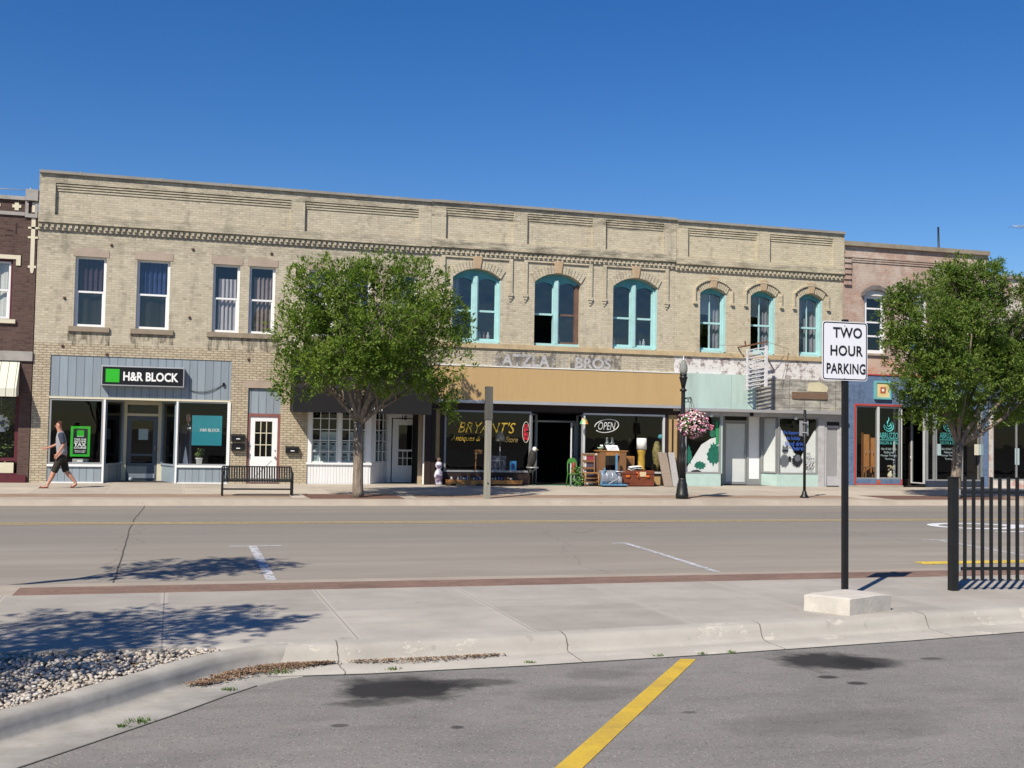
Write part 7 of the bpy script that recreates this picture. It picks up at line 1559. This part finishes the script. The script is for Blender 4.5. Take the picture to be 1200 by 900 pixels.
#PART7
# ============================================================ trees
m_leaf = island_mat('ash_leaves', [(0, (.06, .115, .012)), (.45, (.115, .195, .022)), (.8, (.185, .27, .042)), (1, (.26, .32, .08))], .6, .42)
m_leaf2 = island_mat('dull_ash_leaves', [(0, (.056, .11, .016)), (.5, (.11, .185, .03)), (1, (.21, .28, .07))], .6, .40)
def bark_mat():
    m = NT('tree_bark'); o = m.obj(); w = m.noise(m.map(o, (9, 9, 1.5)), 2.2, 8, .7)
    c = m.mix(m.ramp(w, [(.36, 0.), (.62, 1.)]), (.11, .085, .065), (.30, .25, .20)); m.bump(w, .9, .03); return m.fin(c, .95, .1)
m_bark = bark_mat()
def tree(name, lab, base, fork, limbs, lobes, dens, seed, mat, rad=.16, lsize=.115, grp='street trees on the far pavement', gap=-.22):
    # lobes: (centre, radius) clumps of foliage that together make the uneven crown
    random.seed(seed); t = thing(name, lab, 'tree', tuple(base), grp); base = Vector(base); fork = Vector(fork)
    lobes = [(Vector(c), r) for c, r in lobes]; c0 = sum((c for c, r in lobes), Vector())/len(lobes)
    inside = lambda p, k: any((p-c).length < r*k for c, r in lobes)
    mb = MB(); mid = base.lerp(fork, .5)+Vector((random.uniform(-.05, .05), random.uniform(-.05, .05), 0))
    mb.tube([base, base+Vector((0, 0, .15)), base.lerp(mid, .5), mid, mid.lerp(fork, .6), fork], [rad*1.35, rad*1.08, rad, rad*.95, rad*.95, rad*.9], 12)
    def grow(p, q, r0, r1, depth, bend=.12):
        n = 6; d = q-p; off = Vector((random.uniform(-1, 1), random.uniform(-1, 1), random.uniform(-.3, .8)))*d.length*bend
        pts = [p+d*(i/n)+off*math.sin(math.pi*i/n)+Vector((random.uniform(-1, 1), random.uniform(-1, 1), random.uniform(-1, 1)))*d.length*.015 for i in range(n+1)]
        pts[0] = p; mb.tube(pts, [r0+(r1-r0)*i/n for i in range(n+1)], 7 if r0 > .03 else 4)
        if depth:
            for _ in range(random.randint(3, 4)):
                i = random.randint(2, n); a = pts[i]
                for _t in range(16):
                    e = a+Vector((random.gauss(0, .5), random.gauss(0, .5), random.gauss(.25, .4)))*d.length*.55
                    if inside(e, .85): grow(a, e, (r0+(r1-r0)*i/n)*.6, .005, depth-1); break
    ends = [Vector(q) for q, r0 in limbs]
    for q, r0 in limbs: grow(fork-Vector((0, 0, .1)), Vector(q), r0, .02, 2)
    for c, r in lobes:     # a bough into every clump, from the nearest limb
        q = min(ends, key=lambda e: (e-c).length); p = fork.lerp(q, random.uniform(.55, .9)); grow(p, c+Vector((0, 0, r*.2)), .03, .008, 2)
    mb.build('trunk', m_bark, t)
    L = MB()
    for li, (c, r) in enumerate(lobes):
        n = int(dens*r*r*15)
        for _ in range(n):
            v = Vector((random.gauss(0, 1), random.gauss(0, 1), random.gauss(.12, 1))).normalized(); k = random.random()**.40
            rr = r*(1+.30*noise.noise(v*1.6+Vector((li*3.7+seed, 0, 0)))+.22*noise.noise(v*4.0+Vector((li*1.3, seed, 0))))
            p = c+v*rr*k
            if noise.noise(p*1.25+Vector((seed*3.1, 1, 2))) < gap or noise.noise(p*3.1+Vector((1, seed, 2))) < -.34: continue
            # a tuft: several leaflets spraying from one twig tip
            for _l in range(random.randint(6, 9)):
                out = (v*.75+Vector((random.gauss(0, .7), random.gauss(0, .7), random.gauss(.1, .6)))).normalized(); l = lsize*random.uniform(.55, 1.3); a = p+Vector((random.gauss(0, .035), random.gauss(0, .035), random.gauss(0, .035)))
                nrm = (v*.6+Vector((0, 0, 1))+Vector((random.uniform(-1, 1), random.uniform(-1, 1), 0))*.7); sd = out.cross(nrm)
                if sd.length < 1e-4: continue
                sd = sd.normalized()*l*.19; b = a+out*l; m_ = a+out*l*.45+Vector((0, 0, -l*.03)); L.add([a, m_+sd, b, m_-sd], [(0, 1, 2, 3)])
    L.build('crown', mat, t); return t
TY = 29.5; PM = 1343/(TY*.985)      # pixels of the survey per metre at the trees
def tp3(u, v, dy=0): p = onY(u, v, TY+dy); return (p.x, p.y, p.z)
def lob(u, v, r, dy=0): return (tp3(u, v, dy), r/PM)
b_ = tp3(419, 581.5); b_ = (b_[0], b_[1], .15)
lobes1 = [lob(362, 336, 36, .2), lob(403, 330, 36, -.4), lob(446, 327, 36, .3), lob(492, 333, 38, -.2), lob(345, 386, 33, -.3), lob(388, 378, 42, .9), lob(432, 385, 46, -1.1), lob(480, 388, 44, -.5), lob(521, 374, 38, .5), lob(524, 418, 36, -.1), lob(343, 432, 28, .1), lob(367, 432, 30, -.7), lob(400, 424, 34, -1.2), lob(445, 428, 36, -1.0), lob(488, 428, 36, -.4), lob(508, 446, 26, .6), lob(336, 456, 17, -.2), lob(352, 458, 14, .2), lob(462, 446, 20, .3), lob(527, 474, 16, -.2), lob(533, 487, 8, -.2),
          lob(430, 345, 44, 1.3), lob(470, 410, 46, 1.5), lob(385, 415, 42, 1.5), lob(425, 400, 50, .2), lob(500, 372, 36, 3.0), lob(492, 352, 30, 4.0), lob(478, 395, 38, 2.6)]  # last three rear clumps and their limb are added to shade the tan fascia
tree('ash_tree', 'round leafy green street tree with a forked pale trunk in front of the black awning', b_, tp3(420, 494), [(tp3(360, 440, -.4), .07), (tp3(385, 360, .3), .085), (tp3(440, 340, -.2), .09), (tp3(450, 390, 1.), .07), (tp3(500, 370, .2), .08), (tp3(470, 445, -.8), .065), (tp3(420, 400, -1.0), .06), (tp3(350, 390, .1), .055), (tp3(515, 430, .3), .05), (tp3(492, 365, 3.2), .06)], lobes1, 46, 5, m_leaf, rad=.135)
b2 = tp3(1119, 576); b2 = (b2[0], b2[1], .15)
lobes2 = [lob(1082, 345, 38, -.2), lob(1112, 330, 35, .3), lob(1148, 328, 38, -.2), lob(1058, 372, 33, 0), lob(1060, 410, 33, .3), lob(1098, 385, 45, -.9), lob(1140, 375, 47, -.5), lob(1170, 350, 28, .2), lob(1078, 440, 42, -.4), lob(1120, 440, 50, -1.1), lob(1160, 425, 45, -.3), lob(1068, 475, 26, 0), lob(1100, 478, 33, -.5), lob(1140, 480, 33, .2), lob(1190, 455, 45, -.6), lob(1180, 480, 28, .3), lob(1205, 400, 38, .2), lob(1212, 350, 35, .1), lob(1240, 420, 53, .2), lob(1225, 470, 41, 0), lob(1240, 360, 41, .4), lob(1110, 400, 54, 1.3), lob(1155, 395, 54, 1.4), lob(1200, 430, 52, 1.3), lob(1130, 420, 59, .2), lob(1195, 375, 40, -.2), lob(1225, 400, 44, -.1), lob(1210, 450, 44, .1), lob(1185, 430, 40, -.4), lob(1235, 340, 36, .2), lob(1200, 340, 26, .4), lob(1050, 350, 22, .1), lob(1046, 395, 20, -.2), lob(1120, 312, 20, .1), lob(1160, 312, 20, -.1), lob(1125, 360, 44, .2), lob(1090, 415, 44, .3)]
tree('ash_tree', 'wide leafy green street tree with a leaning trunk behind the fence at the right', b2, tp3(1123, 520), [(tp3(1100, 430, -.3), .07), (tp3(1065, 410, .2), .06), (tp3(1088, 360, -.2), .07), (tp3(1130, 345, .2), .08), (tp3(1152, 462, -.1), .10), (tp3(1185, 410, -.3), .08), (tp3(1212, 360, .2), .07), (tp3(1225, 440, -.2), .06), (tp3(1140, 390, -1.0), .06), (tp3(1160, 390, 1.1), .06)], lobes2, 52, 11, m_leaf2, rad=.155)
# two young trees beside the near pavement, left of the picture: their crowns shade the pavement and the road
tree('young_tree', 'young street tree in the near brick strip, just left of the view', (-3.55, 12.45, .14), (-3.5, 12.4, 2.4), [((-3.6, 11.8, 4.8), .04), ((-2.9, 11.8, 4.9), .04), ((-3.6, 12.0, 5.6), .04), ((-2.6, 11.7, 5.1), .035)],
     [((-3.6, 11.7, 4.9), .62), ((-2.95, 11.9, 5.3), .58), ((-2.6, 11.65, 5.0), .48), ((-3.35, 11.6, 5.7), .5), ((-2.2, 11.75, 5.05), .32), ((-3.9, 11.9, 5.2), .5), ((-3.0, 11.5, 4.6), .4)], 26, 21, m_leaf, rad=.07, lsize=.11, grp='young trees beside the near pavement', gap=-.12)
tree('young_tree', 'young tree growing in the pebble bed, just left of the view', (-3.9, 6.6, .1), (-3.8, 6.7, 1.9), [((-3.7, 6.9, 4.4), .05), ((-2.6, 7.1, 4.3), .05), ((-3.3, 7.4, 4.8), .05), ((-4.3, 6.7, 4.6), .04), ((-2.3, 7.4, 4.3), .03), ((-3.1, 6.4, 2.9), .03)],
     [((-3.9, 6.9, 4.4), .8), ((-3.3, 7.3, 4.9), .75), ((-2.9, 7.0, 4.1), .68), ((-2.5, 7.45, 4.6), .55), ((-2.15, 7.3, 4.2), .42), ((-1.85, 7.55, 4.15), .28), ((-4.4, 7.2, 4.6), .75), ((-3.4, 6.7, 3.6), .6), ((-3.05, 6.25, 2.8), .42), ((-3.6, 6.4, 3.0), .5), ((-2.6, 6.5, 3.0), .3)], 26, 23, m_leaf, rad=.08, lsize=.11, grp='young trees beside the near pavement', gap=-.14)

# ============================================================ walking man
def skinned(name, V, E, mat, root, sub=2, extra=None, smooth=True):
    # V: {key: (co, radius)}; first key is the root of the skin
    keys = list(V); me = bpy.data.meshes.new(name); me.from_pydata([V[k][0] for k in keys], [(keys.index(a), keys.index(b)) for a, b in E], [])
    ob = bpy.data.objects.new(name, me); col.objects.link(ob); ob.modifiers.new('skin', 'SKIN').use_smooth_shade = True
    sv_ = me.skin_vertices[0].data
    for i, k in enumerate(keys):
        r = V[k][1]; sv_[i].radius = r if hasattr(r, '__len__') else (r, r); sv_[i].use_root = (i == 0)
    s_ = ob.modifiers.new('sub', 'SUBSURF'); s_.levels = sub; s_.render_levels = sub
    bpy.context.view_layer.update(); m2 = bpy.data.meshes.new_from_object(ob.evaluated_get(bpy.context.evaluated_depsgraph_get())); bpy.data.objects.remove(ob); bpy.data.meshes.remove(me)
    mb = MB(); mb.add([v.co for v in m2.vertices], [tuple(p.vertices) for p in m2.polygons], True); bpy.data.meshes.remove(m2)
    if extra: extra(mb)
    M_ = Matrix.Translation(root.location)
    mb.v = [tuple(M_ @ Vector(v)) for v in mb.v]
    return mb.build(name, mat, root)
mY = 33.0; mp = onZ(72.5, 571, .17); mY = min(33.2, max(31.5, mp.y)); mX = X(72.5, 535, mY)
man = thing('person', 'man in sunglasses, grey shirt and dark shorts walking left along the far pavement', 'person', (mX, mY, .168))
m_skin = M('sunburnt_skin', (.46, .235, .165), .6, .06, 6); m_shirt = M('grey_shirt', (.27, .27, .30), .85, .06, 8); m_sleeve = M('navy_sleeve', (.035, .045, .07), .85, .1, 8); m_shorts = M('dark_olive_shorts', (.028, .024, .018), .85, .2, 8); m_hair = M('short_reddish_hair', (.07, .03, .018), .8, .2, 20)  # reddish skin colour is the man's own sunburn
BV = {'pelvis': ((0, 0, .93), (.10, .12)), 'spine': ((-.015, 0, 1.12), (.085, .11)), 'chest': ((-.035, 0, 1.32), (.085, .12)), 'collar': ((-.05, 0, 1.465), (.062, .085)), 'neck': ((-.075, 0, 1.54), (.066, .066)), 'jaw': ((-.110, 0, 1.625), (.082, .072)), 'skull': ((-.10, 0, 1.70), (.102, .084)), 'crown': ((-.095, 0, 1.78), (.075, .065)),
      'hipA': ((-.03, -.10, .88), .095), 'kneeA': ((-.17, -.10, .49), .070), 'calfA': ((-.215, -.10, .33), .072), 'ankA': ((-.33, -.10, .085), .036), 'heelA': ((-.32, -.10, .045), .036), 'ballA': ((-.46, -.105, .032), (.030, .042)), 'toeA': ((-.54, -.11, .026), (.020, .038)),
      'hipB': ((.03, .10, .88), .095), 'kneeB': ((.09, .10, .50), .070), 'calfB': ((.19, .10, .36), .072), 'ankB': ((.36, .10, .155), .036), 'heelB': ((.385, .10, .115), .034), 'ballB': ((.29, .10, .040), (.030, .042)), 'toeB': ((.23, .10, .026), (.020, .038)),
      'shA': ((-.03, -.175, 1.44), .066), 'elbA': ((.055, -.235, 1.17), .043), 'wrA': ((-.075, -.235, .945), .028), 'palmA': ((-.115, -.23, .88), (.024, .040)), 'shB': ((-.06, .175, 1.44), .066), 'elbB': ((-.145, .235, 1.18), .043), 'wrB': ((-.37, .215, 1.08), .028), 'palmB': ((-.44, .21, 1.065), (.040, .024))}
BE = [('pelvis', 'spine'), ('spine', 'chest'), ('chest', 'collar'), ('collar', 'neck'), ('neck', 'jaw'), ('jaw', 'skull'), ('skull', 'crown'), ('pelvis', 'hipA'), ('hipA', 'kneeA'), ('kneeA', 'calfA'), ('calfA', 'ankA'), ('ankA', 'heelA'), ('heelA', 'ballA'), ('ballA', 'toeA'), ('pelvis', 'hipB'), ('hipB', 'kneeB'), ('kneeB', 'calfB'), ('calfB', 'ankB'), ('ankB', 'heelB'), ('heelB', 'ballB'), ('ballB', 'toeB'), ('collar', 'shA'), ('shA', 'elbA'), ('elbA', 'wrA'), ('wrA', 'palmA'), ('collar', 'shB'), ('shB', 'elbB'), ('elbB', 'wrB'), ('wrB', 'palmB')]
for s_, base_, dirn, side in (('A', Vector((-.125, -.23, .865)), Vector((-.35, 0, -1)).normalized(), Vector((-1, .1, .3)).normalized()), ('B', Vector((-.455, .21, 1.06)), Vector((-1, 0, -.1)).normalized(), Vector((.0, -.1, 1)).normalized())):
    for k, (o_f, L_) in enumerate(((-.03, .075), (-.010, .088), (.010, .084), (.028, .066))):
        a = base_+side*o_f; b = a+dirn*L_*.5+side*.002*k; c = b+(dirn+Vector((.25, .18 if s_ == 'A' else -.1, -.15))).normalized()*L_*.5
        BV[f'f{s_}{k}a'] = (tuple(a), .0095); BV[f'f{s_}{k}b'] = (tuple(b), .0085); BV[f'f{s_}{k}c'] = (tuple(c), .007)
        BE += [('palm'+s_, f'f{s_}{k}a'), (f'f{s_}{k}a', f'f{s_}{k}b'), (f'f{s_}{k}b', f'f{s_}{k}c')]
    a = base_+side*.03-dirn*.035; b = a+side*.035+dirn*.025; BV[f't{s_}a'] = (tuple(a), .011); BV[f't{s_}b'] = (tuple(b), .009); BE += [('palm'+s_, f't{s_}a'), (f't{s_}a', f't{s_}b')]
def face(mb):
    mb.add([(-.178, -.016, 1.665), (-.178, .016, 1.665), (-.215, 0, 1.668), (-.186, 0, 1.715), (-.175, 0, 1.655)], [(0, 2, 3), (2, 1, 3), (0, 4, 2), (4, 1, 2)], True)   # nose
    for s_ in (-1, 1): mb.ball((-.088, s_*.078, 1.685), (.022, .010, .033), 8, 6); mb.ball((-.166, s_*.032, 1.70), (.012, .014, .010), 8, 6)
    mb.ball((-.172, 0, 1.632), (.012, .026, .007), 8, 5)
skinned('body', BV, BE, m_skin, man, extra=face)
skinned('shirt', {'o': ((.0, 0, .86), (.150, .165)), 'p': ((-.0, 0, .95), (.148, .165)), 's': ((-.02, 0, 1.12), (.150, .172)), 'c': ((-.04, 0, 1.33), (.148, .182)), 'k': ((-.05, 0, 1.455), (.115, .150)), 'n': ((-.06, 0, 1.515), (.085, .085)), 'nn': ((-.065, 0, 1.545), (.082, .082))}, [('o', 'p'), ('p', 's'), ('s', 'c'), ('c', 'k'), ('k', 'n'), ('n', 'nn')], m_shirt, man)
for s_, sh_, el in (('A', (-.03, -.175, 1.44), (.035, -.225, 1.235)), ('B', (-.06, .175, 1.44), (-.125, .225, 1.245))):
    skinned('sleeve', {'i': ((-.045, sh_[1]*.35, 1.45), .09), 's': (sh_, .086), 'e': (el, .074), 'f': (tuple(Vector(el)+(Vector(el)-Vector(sh_))*.18), .076)}, [('i', 's'), ('s', 'e'), ('e', 'f')], m_sleeve, man)
skinned('shorts', {'p': ((0, 0, .955), (.142, .158)), 'q': ((0, 0, .88), (.135, .16)), 'a': ((-.035, -.10, .80), .112), 'a2': ((-.160, -.105, .48), .100), 'a3': ((-.185, -.105, .42), .100), 'b': ((.035, .10, .80), .112), 'b2': ((.095, .105, .49), .100), 'b3': ((.125, .105, .43), .100)}, [('p', 'q'), ('q', 'a'), ('a', 'a2'), ('a2', 'a3'), ('q', 'b'), ('b', 'b2'), ('b2', 'b3')], m_shorts, man)
o0 = Vector(man.location)
mb = MB(); vs = []
for i in range(7):
    for k in range(16):
        th = 1.75*i/6; ph = 6.2832*k/16; d_ = Vector((math.sin(th)*math.cos(ph), math.sin(th)*math.sin(ph), math.cos(th)))
        front = max(0, -d_.x); vs.append(o0+Vector((-.088+d_.x*.096*(1-.06*front)+.012*front, d_.y*.082, 1.705+d_.z*.108+ (.055*front if i == 6 else .0))))
mb.add(vs, [(i*16+k, (i+1)*16+k, (i+1)*16+(k+1) % 16, i*16+(k+1) % 16) for i in range(6) for k in range(16)], True); mb.build('hair', m_hair, man)
mb = MB()
for s_ in (-1, 1): mb.ball(o0+Vector((-.184, s_*.034, 1.70)), (.008, .027, .019), 10, 6); mb.bar(o0+Vector((-.182, s_*.058, 1.706)), o0+Vector((-.085, s_*.080, 1.70)), .006)
mb.build('sunglasses', m_black, man)
for s_, pts in (('A', [(-.30, -.10, .012), (-.46, -.105, .008), (-.555, -.11, .008)]), ('B', [(.395, .10, .085), (.30, .10, .012), (.225, .10, .006)])):
    mb = MB()
    for p, q in zip(pts[:-1], pts[1:]): mb.bar(o0+Vector(p), o0+Vector(q), .088, .018)
    q = Vector(pts[1]); mb.tube([o0+q+Vector((-.05, -.045, .01)), o0+q+Vector((-.03, -.02, .055)), o0+q+Vector((-.06, 0, .045)), o0+q+Vector((-.03, .02, .055)), o0+q+Vector((-.05, .045, .01))], .008, 5)
    mb.build('flip_flop', M('reddish_sandal', (.10, .03, .025), .7), man)

# ============================================================ light, sky, camera
SUN = Vector((-.70, -.70, 1.0)).normalized()
w = bpy.data.worlds.new('World'); scene.world = w; w.use_nodes = True; nt = w.node_tree
sky = nt.nodes.new('ShaderNodeTexSky'); sky.sky_type = 'NISHITA'; sky.sun_disc = False; sky.sun_elevation = math.asin(SUN.z); sky.sun_rotation = math.atan2(SUN.x, SUN.y)
sky.air_density = 1.0; sky.dust_density = .15; sky.ozone_density = 4.0; sky.altitude = 200
hs = nt.nodes.new('ShaderNodeHueSaturation'); hs.inputs['Saturation'].default_value = 1.33; hs.inputs['Hue'].default_value = .511; hs.inputs['Value'].default_value = 1.0; nt.links.new(sky.outputs[0], hs.inputs['Color'])
bg = nt.nodes['Background']; nt.links.new(hs.outputs[0], bg.inputs[0]); bg.inputs[1].default_value = .084
sl_ = bpy.data.lights.new('sun', 'SUN'); sl_.energy = 5.0; sl_.angle = R(.53); sl_.color = (1.0, .91, .77)
so = bpy.data.objects.new('sun', sl_); col.objects.link(so); so.rotation_euler = SUN.to_track_quat('Z', 'Y').to_euler(); so.location = (-20, -20, 40)
cd = bpy.data.cameras.new('camera'); cam = bpy.data.objects.new('camera', cd); col.objects.link(cam)
cd.sensor_width = 36; cd.sensor_fit = 'HORIZONTAL'; cd.lens = F/1200*36; cd.clip_end = 3000; cd.clip_start = .05
m3 = Matrix((RX, UP, -_f)).transposed(); cam.matrix_world = Matrix.Translation(CAM) @ m3.to_4x4(); scene.camera = cam
scene.view_settings.view_transform = 'Standard'; scene.view_settings.look = 'None'; scene.view_settings.exposure = 0.36; scene.view_settings.gamma = 1
scene.cycles.max_bounces = 8; scene.cycles.transparent_max_bounces = 16; scene.cycles.caustics_reflective = False; scene.cycles.caustics_refractive = False
